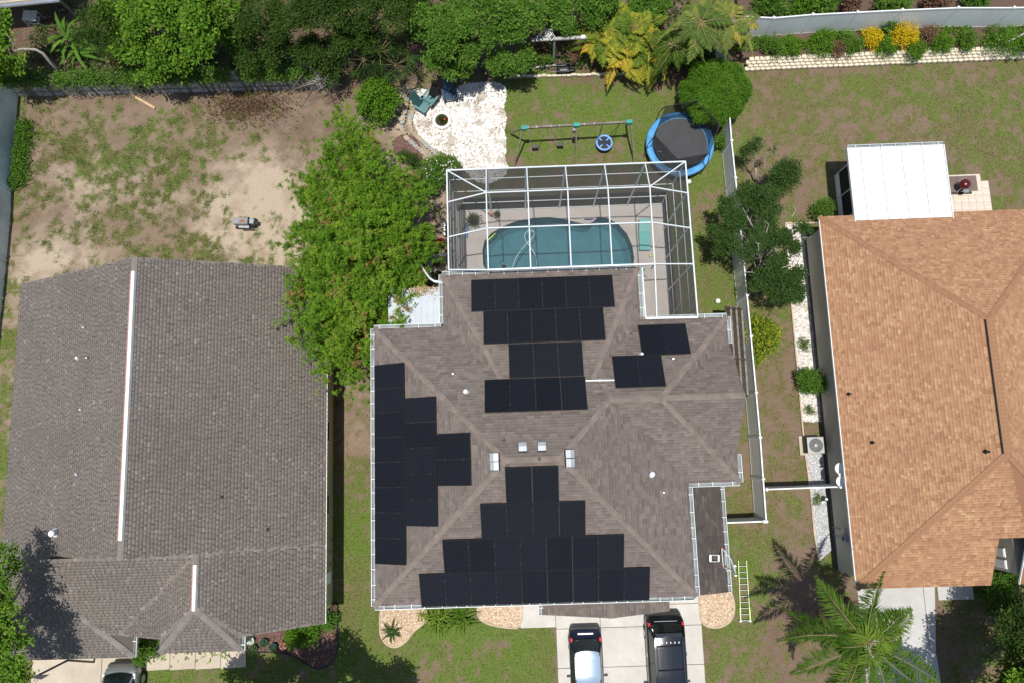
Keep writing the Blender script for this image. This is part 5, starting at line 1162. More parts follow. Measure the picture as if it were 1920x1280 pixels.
# wooden picket fence at the back of the sandy yard
pa = Vector((*at(36, 181), 0)); pb = Vector((*at(640, 166), 0)); dd = (pb - pa); nn_ = int(dd.length / .155); dd.normalize()
wf = thing('picket_fence', 'weathered leaning wooden fence behind the sandy yard under the trees', 'fence', tuple(pa))
pkm = MB(); pkm.add([(-.068, -.01, 0), (.068, -.01, 0), (.068, -.01, 1.72), (.03, -.01, 1.80), (-.03, -.01, 1.80), (-.068, -.01, 1.72), (-.068, .01, 0), (.068, .01, 0), (.068, .01, 1.72), (.03, .01, 1.80), (-.03, .01, 1.80), (-.068, .01, 1.72)], [(0, 1, 2, 3, 4, 5), (11, 10, 9, 8, 7, 6), (0, 6, 7, 1), (1, 7, 8, 2), (2, 8, 9, 3), (3, 9, 10, 4), (4, 10, 11, 5), (5, 11, 6, 0)])
pks = [pkm.mesh('picket') for _ in range(3)]; [me_.materials.append(MATS[mt_]) for me_, mt_ in zip(pks, ('grey_wood', 'pale_wood', 'old_wood'))]; ang = math.atan2(dd.y, dd.x)
for i in range(nn_):
    if random.random() < .03: continue
    o = part('picket', random.choice(pks), None, wf); p = pa + dd * (i * .155 + .07); o.location = (p.x, p.y, random.uniform(-.08, .02)); o.rotation_euler = (random.gauss(-.14, .03), random.gauss(0, .025), ang + random.gauss(0, .03)); o.scale = (random.uniform(.9, 1.02), 1, random.uniform(.95, 1.03))
for z in (.35, .95, 1.5): part('fence_rail', MB().beam(pa + Vector((0, .045, z)), pb + Vector((0, .045, z)), .04, .09), 'old_wood', wf)
for i in range(9): p = pa + dd * (i * 2.3); part('fence_post', MB().box((p.x, p.y + .11, .85), (.09, .09, 1.75)), 'old_wood', wf)
# retaining wall of cream blocks
ra = Vector((*at(1398, 131), 0)); rb_ = Vector((*at(1990, 105), 0)); d = rb_ - ra; L = d.length; d.normalize(); rw = thing('retaining_wall', 'low retaining wall of cream blocks in front of the flower bed', 'retaining wall', tuple(ra))
bk = MB(); bk.add([(-.14, -.08, 0), (-.05, -.12, 0), (.05, -.12, 0), (.14, -.08, 0), (.12, .1, 0), (-.12, .1, 0), (-.14, -.08, .14), (-.05, -.12, .14), (.05, -.12, .14), (.14, -.08, .14), (.12, .1, .14), (-.12, .1, .14)], [(5, 4, 3, 2, 1, 0), (6, 7, 8, 9, 10, 11)] + [(i, (i + 1) % 6, 6 + (i + 1) % 6, 6 + i) for i in range(6)]); bkm = bk.mesh('block')
for c_ in range(4):
    for i in range(int(L / .295)):
        s_ = (i + .5 * (c_ % 2) + .2) * .295; p = ra + d * s_ + Vector((0, .115 * c_, 0)); o = part('block', bkm, 'block_cream', rw); o.location = (p.x + random.gauss(0, .006), p.y + random.gauss(0, .008), c_ * .142 + random.gauss(0, .003)); o.rotation_euler = (0, 0, math.atan2(d.y, d.x) + random.gauss(0, .04))
rbm = MB(); 
rbm.prism([(ra.x - .3, ra.y + .45), (rb_.x, rb_.y + .45), (rb_.x, rb_.y + 6), (ra.x - .3, ra.y + 6)], -.1, .5); struct('raised_bed', rbm, 'bed_mulch')
# edging stones at the back of the lawn
ea = Vector((*at(950, 146), 0)); eb_ = Vector((*at(1200, 139), 0)); d = eb_ - ea; L = d.length; d.normalize(); es = thing('stone_edging', 'row of cream edging blocks along the back of the lawn', 'edging', tuple(ea))
ebm = MB().box((0, 0, .06), (.27, .12, .14)).mesh('edging_block')
for i in range(int(L / .285)):
    p = ea + d * ((i + .5) * .285); o = part('edging_block', ebm, 'block_cream', es); o.location = (p.x, p.y + random.gauss(0, .015), 0); o.rotation_euler = (random.gauss(0, .05), random.gauss(0, .05), math.atan2(d.y, d.x) + random.gauss(0, .06))

# ================================================================== yard things
# swing set
sz = 2.25
bA = Vector(at3(980, 240.5, sz)); bB = Vector(at3(1183, 229, sz)); bM = bA.lerp(bB, .497)
t = thing('swing_set', 'weathered wooden swing set with teal corner brackets and three swings', 'swing set', tuple(bA.lerp(bB, .5) * Vector((1, 1, 0)) if False else (bM.x, bM.y, 0)))
part('top_beam', MB().beam(bA, bB, .10, .13), 'old_wood', t)
for p in (bA.lerp(bB, .015), bM, bA.lerp(bB, .985)): part('bracket', MB().box(p + Vector((0, 0, -.02)), (.30, .20, .20), math.atan2(bB.y - bA.y, bB.x - bA.x)), 'swing_teal', t)
for a_, q in ((bA, (957, 251)), (bA, (964, 313)), (bM, (1079.5, 309)), (bB, (1189, 304)), (bB, (1174, 235))): part('leg', MB().beam(a_ + Vector((0, 0, -.05)), (*at(*q), 0), .085, .085), 'old_wood', t)
for i, (f0, f1, px, py) in enumerate(((.07, .155, 1003, 275.5), (.26, .35, 1050, 271.5))):
    s_ = Vector(at3(px, py, .48)); part('swing_seat', MB().box(s_, (.36, .17, .05)), 'dark_grey', t, bevel=.01)
    for k, f_ in ((-.17, f0), (.17, f1)): part('chain', MB().tube([bA.lerp(bB, f_) - Vector((0, 0, .06)), s_ + Vector((k, 0, .02))], .012, 5), 'galv', t)
for f_ in (.05, .13, .26, .34, .57, .66): part('hanger', MB().box(bA.lerp(bB, f_) + Vector((0, -.01, .06)), (.05, .12, .03)), 'galv', t)
s_ = Vector(at3(1133, 268, .45)); ds = part('disc_swing', MB().tube([s_ + Vector((.42 * math.cos(q), .42 * math.sin(q), 0)) for q in np.linspace(0, 6.2832, 33)], .06, 8, False), 'swing_blue', t, 'round blue and black nest swing', smooth=True)
part('disc_mat', MB().lathe([(.39, -.02), (.39, -.005), (.02, 0)], s_, 28), 'black_plastic', ds); part('disc_hub', MB().tube([s_ + Vector((.15 * math.cos(q), .15 * math.sin(q), .012)) for q in np.linspace(0, 6.2832, 21)], .035, 6, False), 'navy_plastic', ds)
for k in range(4): q = .785 + k * 1.571; part('disc_spoke', MB().beam(s_ + Vector((.17 * math.cos(q), .17 * math.sin(q), .01)), s_ + Vector((.39 * math.cos(q), .39 * math.sin(q), .01)), .06, .02), 'swing_blue', ds)
for f_, q in ((.74, 2.2), (.74, 2.9), (.90, .9), (.90, .2)): part('rope', MB().tube([bA.lerp(bB, f_) - Vector((0, 0, .06)), s_ + Vector((.42 * math.cos(q), .42 * math.sin(q), 0))], .014, 5), 'black_plastic', t)
part('birdhouse', MB().box(bM + Vector((-.12, -.12, -.35)), (.16, .2, .3)), 'mid_grey', t)
# trampoline
tx_, ty_ = at(1275, 270.5, .82); tz = .82; tr = 1.86
t = thing('trampoline', 'round trampoline with black mat, blue pad ring and dark safety net', 'trampoline', (tx_, ty_, 0))
rg_ = []
mb = MB(); N_ = 48
for i in range(N_):
    q = 2 * math.pi * i / N_; c_, s_ = math.cos(q), math.sin(q)
    for r_, z in ((1.50, .83), (1.56, .865), (1.80, .875), (1.87, .84), (1.86, .80)): mb.v.append((tx_ + r_ * c_, ty_ + r_ * s_, z))
for i in range(N_):
    for j in range(4): a_, b_ = i * 5 + j, ((i + 1) % N_) * 5 + j; mb.f.append((a_, a_ + 1, b_ + 1, b_))
part('pad_ring', mb, 'pad_blue', t, smooth=True)
part('jump_mat', MB().lathe([(1.50, .80), (1.50, .825), (.05, .826)], (tx_, ty_, 0), 48), 'tramp_mat', t)
part('frame_ring', MB().tube([(tx_ + 1.84 * math.cos(q), ty_ + 1.84 * math.sin(q), .76) for q in np.linspace(0, 6.2832, 49)], .03, 6, False), 'galv', t)
for k in range(6):
    q0_ = k * 1.0472 + .15; a_ = (tx_ + 1.84 * math.cos(q0_), ty_ + 1.84 * math.sin(q0_)); part('leg', MB().tube([(a_[0], a_[1], .02), (a_[0], a_[1], .78)], .025, 6), 'galv', t)
    part('pole', MB().tube([(tx_ + 1.9 * math.cos(q0_), ty_ + 1.9 * math.sin(q0_), .1), (tx_ + 1.93 * math.cos(q0_), ty_ + 1.93 * math.sin(q0_), 1.6), (tx_ + 1.72 * math.cos(q0_), ty_ + 1.72 * math.sin(q0_), 2.65)], .024, 6), 'black_plastic', t)
    q1_ = q0_ + 1.0472; p0 = Vector((tx_ + 1.72 * math.cos(q0_), ty_ + 1.72 * math.sin(q0_), 2.65)); p1 = Vector((tx_ + 1.72 * math.cos(q1_), ty_ + 1.72 * math.sin(q1_), 2.65)); b0 = Vector((tx_ + 1.52 * math.cos(q0_), ty_ + 1.52 * math.sin(q0_), .85)); b1 = Vector((tx_ + 1.52 * math.cos(q1_), ty_ + 1.52 * math.sin(q1_), .85))
    nb_ = MB()
    for k2 in range(5):
        qa, qb = q0_ + 1.0472 * k2 / 5, q0_ + 1.0472 * (k2 + 1) / 5
        nb_.face([(tx_ + 1.52 * math.cos(qa), ty_ + 1.52 * math.sin(qa), .85), (tx_ + 1.52 * math.cos(qb), ty_ + 1.52 * math.sin(qb), .85), p0.lerp(p1, (k2 + 1) / 5), p0.lerp(p1, k2 / 5)])
    part('net_panel', nb_, 'tramp_net', t); part('net_cord', MB().tube([p0, p0.lerp(p1, .5) - Vector((0, 0, .06)), p1], .012, 5), 'dark_grey', t)
qd = Vector(at3(1240, 285, .88)); part('stray_strap', MB().tube([qd, qd + Vector((-.3, .05, .02)), qd + Vector((-.1, -.35, .02)), qd + Vector((.05, -.5, .03))], .014, 5), 'white_paint', t)
solo('ball', MB().lathe([(.02, 0), (.09, .03), (.13, .10), (.13, .15), (.09, .22), (.02, .25)], (*at(1292, 341, .1), -.02), 14), 'white_paint', 'white ball on the grass just below the trampoline', 'ball', smooth=True)
solo('ball', MB().lathe([(.02, 0), (.10, .03), (.14, .10), (.14, .16), (.10, .24), (.02, .28)], (*at(1346, 564.5, .1), -.02), 14), 'vinyl_grey', 'pale grey ball on the side lawn right of the pool cage', 'ball', smooth=True)
solo('tarp', MB().add([(*at(1336, 596, .2), .05), (*at(1344, 591, .2), .22), (*at(1358, 592, .2), .25), (*at(1361, 600, .2), .1), (*at(1350, 604, .2), .02), (*at(1338, 604, .2), .02)], [(0, 5, 4, 1), (1, 4, 3, 2)]), 'kick_blue', 'crumpled blue tarp beside the rear corner of the taupe roof', 'tarp')
# adirondack chairs
def adirondack(px, py, rz, m1, m2, label, cup=None):
    x, y = at(px, py, .4); t = thing('garden_chair', label, 'chair', (x, y, 0), 'garden chairs on the white rocks'); Rz = Matrix.Rotation(rz, 3, 'Z')
    def q(p): v = Rz @ Vector(p); return (x + v.x, y + v.y, v.z)
    for k in range(5): part('seat_slat', MB().box(q((0, -.22 + k * .115, .36 - k * .018)), (.54, .10, .025), rz), m2, t)
    for k in range(5): part('back_slat', MB().box(q((-.22 + k * .11, .48, .66)), (.10, .03, .86), 0, Rz @ Matrix.Rotation(R(-38), 3, 'X')), m1, t)
    for s_ in (-.34, .34): part('armrest', MB().box(q((s_, .02, .56)), (.13, .72, .03), rz), m2, t); part('leg', MB().box(q((s_, -.26, .28)), (.05, .09, .56), rz), m1, t); part('leg', MB().beam(q((s_ * .85, -.25, .32)), q((s_ * .85, .62, .06)), .03, .10), m1, t)
    return t
adirondack(794, 199, R(55), 'green_plastic', 'green_plastic_light', 'dark green plastic garden chair, the lower left of the angled pair')
adirondack(805, 187, R(-40), 'black_plastic', 'green_plastic_light', 'dark garden chair of the angled pair with a pale cup on it')
adirondack(843, 179, R(5), 'navy_plastic', 'navy_plastic', 'navy garden chair half hidden in shade under the green tree')
solo('cup', MB().lathe([(.04, 0), (.05, .12), (.045, .12)], (*at(807, 183, .5), .47), 12), 'teal_vinyl', 'pale teal cup on the dark garden chair', 'cup')
# fire ring
fx, fy = FP; t = thing('fire_ring', 'ring of white blocks with dark plants growing inside on the white rocks', 'fire pit', (fx, fy, 0))
for k in range(16): q = k * .3927; part('block', MB().box((fx + .45 * math.cos(q), fy + .45 * math.sin(q), .12), (.16, .17, .26), q), 'white_paint', t, bevel=.02)
part('soil', MB().lathe([(.38, .0), (.38, .12), (.05, .13)], (fx, fy, 0), 20), 'bed_mulch', t)
rg = np.random.default_rng(3); n = 260; Pp = np.stack([fx + rg.normal(0, .16, n), fy + rg.normal(0, .16, n), np.full(n, .14)], 1); part('plants', leaf_mesh('plants', leaf_quads(Pp, upbias(n, .7, rg), .17, .04, None, rg), rg.random(n)), 'leaf_dark', t)
part('flower', MB().lathe([(.02, .22), (.08, .25), (.05, .30)], (fx + .16, fy + .02, 0), 9), 'red_paint', t, smooth=True)
# curved border of flat stones
t = thing('stone_border', 'curved double row of tan flat stones left of the white rock bed', 'stone border', (*at(768, 235), 0))
path = [(762, 172), (770, 188), (768, 205), (763, 222), (760, 238), (767, 254), (780, 266), (794, 278), (808, 290), (820, 302)]
pw = [Vector((*at(*p), 0)) for p in path]; rg = random.Random(4)
def stone(px_, z, sx, sy, mt):
    k = 7; mb_ = MB(); pr = [(px_.x + sx * (1 + rg.uniform(-.25, .2)) * math.cos(j * 6.283 / k + 1), px_.y + sy * (1 + rg.uniform(-.25, .2)) * math.sin(j * 6.283 / k + 1)) for j in range(k)]; mb_.prism(pr, -.05, z); part('stone', mb_, mt, t, bevel=.02)
for i in range(len(pw) - 1):
    for k in range(3):
        p = pw[i].lerp(pw[i + 1], k / 3.0); d = (pw[i + 1] - pw[i]).normalized(); s_ = Vector((-d.y, d.x, 0))
        stone(p + s_ * .22, .12 + rg.uniform(0, .08), .17, .13, 'flagstone' if rg.random() < .6 else 'flagstone_grey'); stone(p - s_ * .22, .10 + rg.uniform(0, .08), .17, .13, 'flagstone' if rg.random() < .5 else 'flagstone_grey')
for q in ((752, 198), (748, 208), (757, 182), (745, 186), (740, 176), (752, 225), (800, 296), (812, 310), (826, 312), (748, 240)): stone(Vector((*at(*q), 0)), .18, .2, .17, 'flagstone')
solo('log', MB().tube([at3(757, 162, .1), at3(763, 172, .12), at3(768, 184, .1)], [.10, .11, .09], 8), 'dark_grey', 'short dark log at the top of the stone border', 'log', smooth=True)
t = thing('stepping_stones', 'round pale stepping stones set in the white rocks', 'stepping stones', (*at(925, 260), 0))
for i_, q in enumerate(((917, 202), (925, 225), (909, 239), (937, 259), (944, 283), (925, 297))): part('stone', MB().lathe([(.22, -.03), (.21, .03), (.05, .034)], (*at(*q), 0), 9, 1 + .2 * math.sin(i_ * 3), 1), 'step_stone', t)
# trellis with little solar lamps
z = 2.3; ta = Vector(at3(997, 76, z)); tb = Vector(at3(1098, 70.5, z)); t = thing('trellis', 'weathered grey wooden trellis frame carrying two small solar panels', 'trellis', (ta.x, ta.y, 0))
part('top_beam', MB().beam(ta, tb, .16, .10), 'grey_wood', t); 
for q, w_ in (((987, 120), ta + Vector((-.15, 0, 0))), ((1038, 117), ta.lerp(tb, .42)), ((1094, 100), tb)): part('post', MB().beam(w_, (*at(*q), 0), .11, .11), 'dark_wood' if q[0] < 1000 else 'grey_wood', t)
part('side_slat', MB().beam(Vector(at3(1026, 70, z)), Vector(at3(1026, 55, z)), .30, .03), 'grey_wood', t); part('side_slat', MB().beam(Vector(at3(1034, 70, z)), Vector(at3(1033, 55, z)), .20, .03), 'grey_wood', t); part('low_rail', MB().beam((*at(986, 131), .1), (*at(1045, 124), .1), .09, .09), 'grey_wood', t)
for i, px in enumerate((1012.5, 1035)):
    p = Vector(at3(px, 70, 2.5)); s2 = thing('solar_lamp', 'small tilted blue solar lamp panel, %s one on the trellis beam' % ('left' if i == 0 else 'right'), 'solar lamp', tuple(p), 'solar lamps on the trellis')
    M = Matrix.Rotation(R(40), 3, 'Z') @ Matrix.Rotation(R(25), 3, 'X'); part('panel_frame', MB().box(p, (.30, .26, .03), 0, M), 'white_paint', s2)
    for k in range(3): part('cell', MB().box(p + M @ Vector((-.085 + k * .085, 0, .02)), (.07, .20, .012), 0, M), 'solar_glass', s2)
    part('stem', MB().tube([p, p - Vector((0, 0, .25))], .02, 6), 'mid_grey', s2)
solo('lamp_box', MB().box(at3(1093.5, 70, 2.42), (.22, .2, .14)), 'white_paint', 'small white box on the right end of the trellis beam', 'box', bevel=.02)
# wheelbarrow like black cart
cx2, cy2 = at(1057, 128, .4); t = thing('garden_cart', 'black garden cart with grey handles on the mulch under the trellis', 'cart', (cx2, cy2, 0))
mb = MB(); mb.add([(cx2 - .42, cy2 - .26, .5), (cx2 + .38, cy2 - .26, .5), (cx2 + .38, cy2 + .22, .5), (cx2 - .42, cy2 + .22, .5), (cx2 - .3, cy2 - .18, .25), (cx2 + .28, cy2 - .18, .25), (cx2 + .28, cy2 + .15, .25), (cx2 - .3, cy2 + .15, .25)], [(4, 5, 6, 7), (0, 1, 5, 4), (1, 2, 6, 5), (2, 3, 7, 6), (3, 0, 4, 7)]); tb_ = part('tray', mb, 'black_plastic', t)
part('tray_rim', MB().tube([(cx2 - .42, cy2 - .26, .5), (cx2 + .38, cy2 - .26, .5), (cx2 + .38, cy2 + .22, .5), (cx2 - .42, cy2 + .22, .5), (cx2 - .42, cy2 - .26, .5)], .02, 6), 'dark_grey', t)
for s_ in (-.2, .16): part('handle', MB().tube([(cx2 + .55, cy2 + s_ + .08, .35), (cx2 - .2, cy2 + s_, .4), (cx2 - .75, cy2 + s_ - .05, .5)], .02, 6), 'mid_grey', t)
part('tub', MB().box((cx2 - .02, cy2 - .18, .42), (.40, .10, .22)), 'mid_grey', t); part('wheel', MB().tube([(cx2 + .45, cy2 + .03, .2), (cx2 + .45, cy2 - .06, .2)], .2, 16), 'rubber', t)
# grey machine on the sand
mx_, my_ = at(459, 418, .4); t = thing('yard_machine', 'grey metal yard machine with rusty patch on bare sand', 'machine', (mx_, my_, 0))
part('hood', MB().box((mx_ - .18, my_ + .06, .42), (.82, .36, .40), R(-3)), 'mid_grey', t, bevel=.04); part('rust_patch', MB().prism([(mx_ - .30, my_ - .02), (mx_ - .12, my_ - .06), (mx_ + .12, my_ - .03), (mx_ + .02, my_ + .06), (mx_ - .1, my_ + .12)], .60, .628), 'rust', t); part('side_tray', MB().box((mx_ - .08, my_ - .20, .30), (.60, .13, .10), R(-3)), 'galv', t, bevel=.02)
part('engine', MB().box((mx_ + .40, my_ + .06, .36), (.26, .30, .30)), 'meter_grey', t, bevel=.04); part('bumper', MB().box((mx_ + .62, my_ + .01, .22), (.14, .24, .24)), 'black_plastic', t, bevel=.03); part('fender', MB().box((mx_ + .24, my_ + .08, .44), (.07, .42, .26)), 'black_plastic', t, bevel=.03); part('axle_bar', MB().box((mx_ + .1, my_ - .30, .12), (.62, .09, .10)), 'black_plastic', t)
for q in ((-.45, -.18), (-.45, .24), (.4, -.14), (.4, .24)): part('wheel', MB().tube([(mx_ + q[0], my_ + q[1] - .05, .15), (mx_ + q[0], my_ + q[1] + .05, .15)], .15, 14), 'rubber', t)
solo('plank', MB().beam(at3(250, 180, .06), at3(290, 203, .03), .13, .04), 'pine_wood', 'pale wooden plank leaning off the picket fence onto the dirt', 'plank')
# neighbour's corner at the upper left
t = thing('shed_roof', 'corrugated grey shed roof cut off at the upper left corner', 'shed', (*at(30, 0), 0))
za = 2.2; q0 = at(-90, 24, za); q1 = at(112, 4, za); part('roof_panel', MB().prism([(q0[0], q0[1]), (q1[0], q1[1]), (q1[0], q1[1] + 3), (q0[0], q0[1] + 3.5)], za - .05, za), 'galv', t)
for k in range(9): a_ = Vector((q0[0], q0[1] + .06 + k * .24, za + .03)); b_ = Vector((q1[0], q1[1] + .06 + k * .24, za + .03)); part('rib', MB().beam(a_, b_, .10, .06), 'curb' if k % 2 else 'galv', t)
for q in (q0, q1): part('post', MB().box((q[0] + (.2 if q is q0 else -.2), q[1] + .3, za / 2), (.1, .1, za)), 'old_wood', t)
x, y = at(56, 30, .6); t = thing('folding_table', 'small silver table standing beside the corrugated shed', 'table', (x, y, 0)); part('tabletop', MB().box((x, y, .62), (.80, .62, .04), R(-5)), 'aluminium', t, bevel=.01)
for sx in (-.35, .35):
    for sy in (-.26, .26): part('leg', MB().beam((x + sx, y + sy, .6), (x + sx * 1.1, y + sy * 1.1, 0), .035, .035), 'aluminium', t)
part('shelf', MB().box((x, y - .05, .25), (.7, .5, .03), R(-5)), 'galv', t)
def bicycle(px, py, rz, label):
    x, y = at(px, py, .5); t = thing('bicycle', label, 'bicycle', (x, y, 0), 'bicycles by the shed'); M = Matrix.Translation((x, y, .0)) @ Matrix.Rotation(rz, 4, 'Z') @ Matrix.Rotation(R(14), 4, 'X')
    def q(p): return tuple(M @ Vector(p))
    for cx3 in (-.52, .52): 
        wh = part('wheel', MB().tube([q((cx3 + .32 * math.cos(a), 0, .33 + .32 * math.sin(a))) for a in np.linspace(0, 6.2832, 29)], .022, 6, False), 'rubber', t)
        sp_ = MB()
        for k in range(8): a = k * .785; sp_.tube([q((cx3, 0, .33)), q((cx3 + .31 * math.cos(a), 0, .33 + .31 * math.sin(a)))], .004, 4)
        part('spokes', sp_, 'aluminium', wh)
    fm = MB()
    for a, b_ in (((-.52, 0, .33), (-.05, 0, .30)), ((-.52, 0, .33), (-.18, 0, .78)), ((-.05, 0, .30), (-.18, 0, .80)), ((-.18, 0, .74), (.36, 0, .78)), ((-.05, 0, .30), (.38, 0, .70)), ((.34, 0, .90), (.52, 0, .33))): fm.tube([q(a), q(b_)], .018, 6)
    part('frame', fm, 'dark_grey', t); part('saddle', MB().tube([q((-.30, 0, .86)), q((-.12, 0, .88)), q((-.04, 0, .87))], [.06, .05, .02], 7), 'black_plastic', t, smooth=True); part('handlebar', MB().tube([q((.30, -.28, .98)), q((.36, -.1, .96)), q((.36, .1, .96)), q((.30, .28, .98))], .016, 6), 'dark_grey', t)
bicycle(125, 12, R(-8), 'dark bicycle right of the corrugated shed, nearer the trees'); bicycle(98, 20, R(25), 'dark bicycle leaning between the silver table and the other bicycle')
# pool equipment beside the cage
t = thing('pool_pump', 'dark pool pump and tank with white plumbing left of the cage', 'pump', (*at(820, 478), 0))
x, y = at(832, 458, .4); part('tank', MB().lathe([(.14, 0), (.16, .1), (.16, .5), (.08, .62)], (at(818, 490, .6)[0], at(818, 490, .6)[1], 0), 16), 'black_plastic', t, smooth=True); part('motor', MB().tube([at3(808, 492, .25), at3(826, 488, .25)], .13, 12), 'dark_grey', t, smooth=True)
for a, b_ in (((806, 479.5), (840, 476.5)), ((807, 480), (807.5, 513)), ((812, 487), (830, 486))): part('pipe', MB().tube([at3(*a, .7), at3(*b_, .7)], .035, 8), 'white_paint', t)
part('equipment_pad', MB().box((*at(818, 492), .04), (1.2, 1.1, .1)), 'concrete_old', t)
solo('meter_rack', MB().box(at3(833, 428, .5), (.16, .80, .35)), 'dark_grey', 'dark control rack with pale knobs against the left cage wall', 'control box', bevel=.02)
for k, py in enumerate((420, 423.5, 428, 432, 438, 440.5)): solo('control_knob', MB().lathe([(.05, 0), (.05, .05), (.02, .07)], at3(833 + (k % 2), py, .7), 10), 'vinyl', ['topmost', 'second', 'third', 'fourth', 'fifth', 'lowest'][k] + ' pale round knob on the dark control rack', 'knob', 'knobs on the control rack')
solo('bucket', MB().lathe([(.15, 0), (.19, .3), (.20, .32), (.17, .32), (.14, .05)], (*at(825, 453, .3), 0), 16), 'red_paint', 'dark red bucket near the pool equipment under the bamboo', 'bucket', smooth=True)
# weathered lean-to along the right wall
z0, z1 = 2.2, 2.75; P0 = at3(1385, 577, z1); P1 = at3(1396, 743, z1); t = thing('lean_to', 'weathered brown batten lean-to roof squeezed between the house and the long fence', 'lean-to', (P0[0], P0[1] - 2, 0))
Q0_ = Vector(at3(1391, 577, z0)); Q1_ = Vector(at3(1403, 745, z0)); Q2_ = Q0_ + Vector((-1.05, 0, .62)); Q3_ = Q1_ + Vector((-1.05, 0, .62)); n = 26
for k in range(n):
    a = Q0_.lerp(Q1_, k / n); a2 = Q0_.lerp(Q1_, (k + .93) / n); b_ = Q2_.lerp(Q3_, k / n); b2 = Q2_.lerp(Q3_, (k + .93) / n); dz = Vector((0, 0, random.uniform(0, .02)))
    part('board', MB().add([a + dz, a2 + dz, b2 + dz, b_ + dz, a - Vector((0, 0, .03)), a2 - Vector((0, 0, .03)), b2 - Vector((0, 0, .03)), b_ - Vector((0, 0, .03))], [(0, 1, 2, 3), (7, 6, 5, 4), (0, 4, 5, 1), (1, 5, 6, 2), (2, 6, 7, 3), (3, 7, 4, 0)]), 'dark_wood', t)
for f_ in (.04, .36, .68): a = Q0_.lerp(Q2_, f_) + Vector((0, 0, .05)); b_ = Q1_.lerp(Q3_, f_) + Vector((0, 0, .05)); part('batten', MB().beam(a, b_, .09, .05), 'old_wood', t)
for f_ in (.02, .58, .98): part('cross_batten', MB().beam(Q0_.lerp(Q1_, f_) + Vector((0, 0, .06)), Q2_.lerp(Q3_, f_) + Vector((0, 0, .06)), .10, .06), 'dark_wood', t); part('post', MB().box((*(Q0_.lerp(Q1_, f_) + Vector((-.1, 0, 0))).xy, z0 / 2), (.1, .1, z0)), 'old_wood', t)
# green ladder on the grass
la = Vector(at3(1391.5, 1050, .08)); lb = Vector(at3(1397.5, 1163, .08)); d = (lb - la); L = d.length; d.normalize(); s_ = Vector((-d.y, d.x, 0))
t = thing('ladder', 'lime green fibreglass ladder lying on the lawn beside the low roof', 'ladder', tuple(la))
for k in (-1, 1): part('rail', MB().beam(la + s_ * k * .205, lb + s_ * k * .235, .035, .08), 'ladder_green', t); part('foot', MB().box(lb + s_ * k * .24 + d * .02, (.07, .12, .05), math.atan2(d.y, d.x)), 'aluminium', t); part('rail_sleeve', MB().beam(lb + s_ * k * .24 - d * .65, lb + s_ * k * .245 - d * .05, .055, .09), 'ladder_green', t)
for k in range(10): p = la + d * (.28 + k * .296); part('rung', MB().tube([p - s_ * .20, p + s_ * .20], .019, 8), 'aluminium', t)
# aluminium stand-off ladder at the low roof edge
def onlow(px, py, off): return on_faceset(shp, px, py) + Vector((0, 0, off))
t = thing('stand_off_ladder', 'aluminium ladder with red-tipped stand-off arms leaning over the low dark roof edge', 'ladder', (sx1 + .7, at(1375, 1045)[1], 0))
yb = at(1375, 1045)[1]; foot = Vector((sx1 + .95, yb, 0.0)); top = Vector((sx1 + .12, yb, 3.75))
for k in (-.21, .21): part('rail', MB().beam(foot + Vector((0, k, 0)), top + Vector((0, k, 0)), .03, .075), 'aluminium', t)
for k in range(12): p = foot.lerp(top, .06 + k * .078); part('rung', MB().tube([p - Vector((0, .2, 0)), p + Vector((0, .2, 0))], .018, 6), 'aluminium', t)
tA = onlow(1352.5, 1026, .06); tB = onlow(1355.5, 1062, .06); part('stand_off_bar', MB().tube([tA, tB], .025, 8), 'aluminium', t); part('stand_off_bar', MB().tube([onlow(1358, 1030, .12), onlow(1358.5, 1058, .12)], .02, 8), 'aluminium', t)
for p, q in ((tA, .2), (tB, -.2)): part('stand_off_arm', MB().tube([p, foot.lerp(top, .8) + Vector((0, q, 0))], .02, 6), 'aluminium', t); part('rubber_tip', MB().lathe([(.045, -.05), (.05, 0), (.03, .05)], p, 10), 'red_paint', t)
fr2 = MB(); c4 = [onlow(*q, .14) for q in ((1330, 1039), (1346, 1039), (1346, 1051), (1330, 1051))]
part('tool_tray', MB().tube(c4 + [c4[0]], .03, 6), 'aluminium', t); part('tray_plate', MB().beam(c4[0].lerp(c4[3], .0) + Vector((.02, 0, 0)), c4[3] + Vector((.02, 0, 0)), .08, .02), 'aluminium', t); part('tray_plate', MB().beam(c4[1], c4[2], .08, .02), 'aluminium', t); part('cable', MB().tube([c4[1], onlow(1350, 1036, .08), tA], .015, 6), 'black_plastic', t)

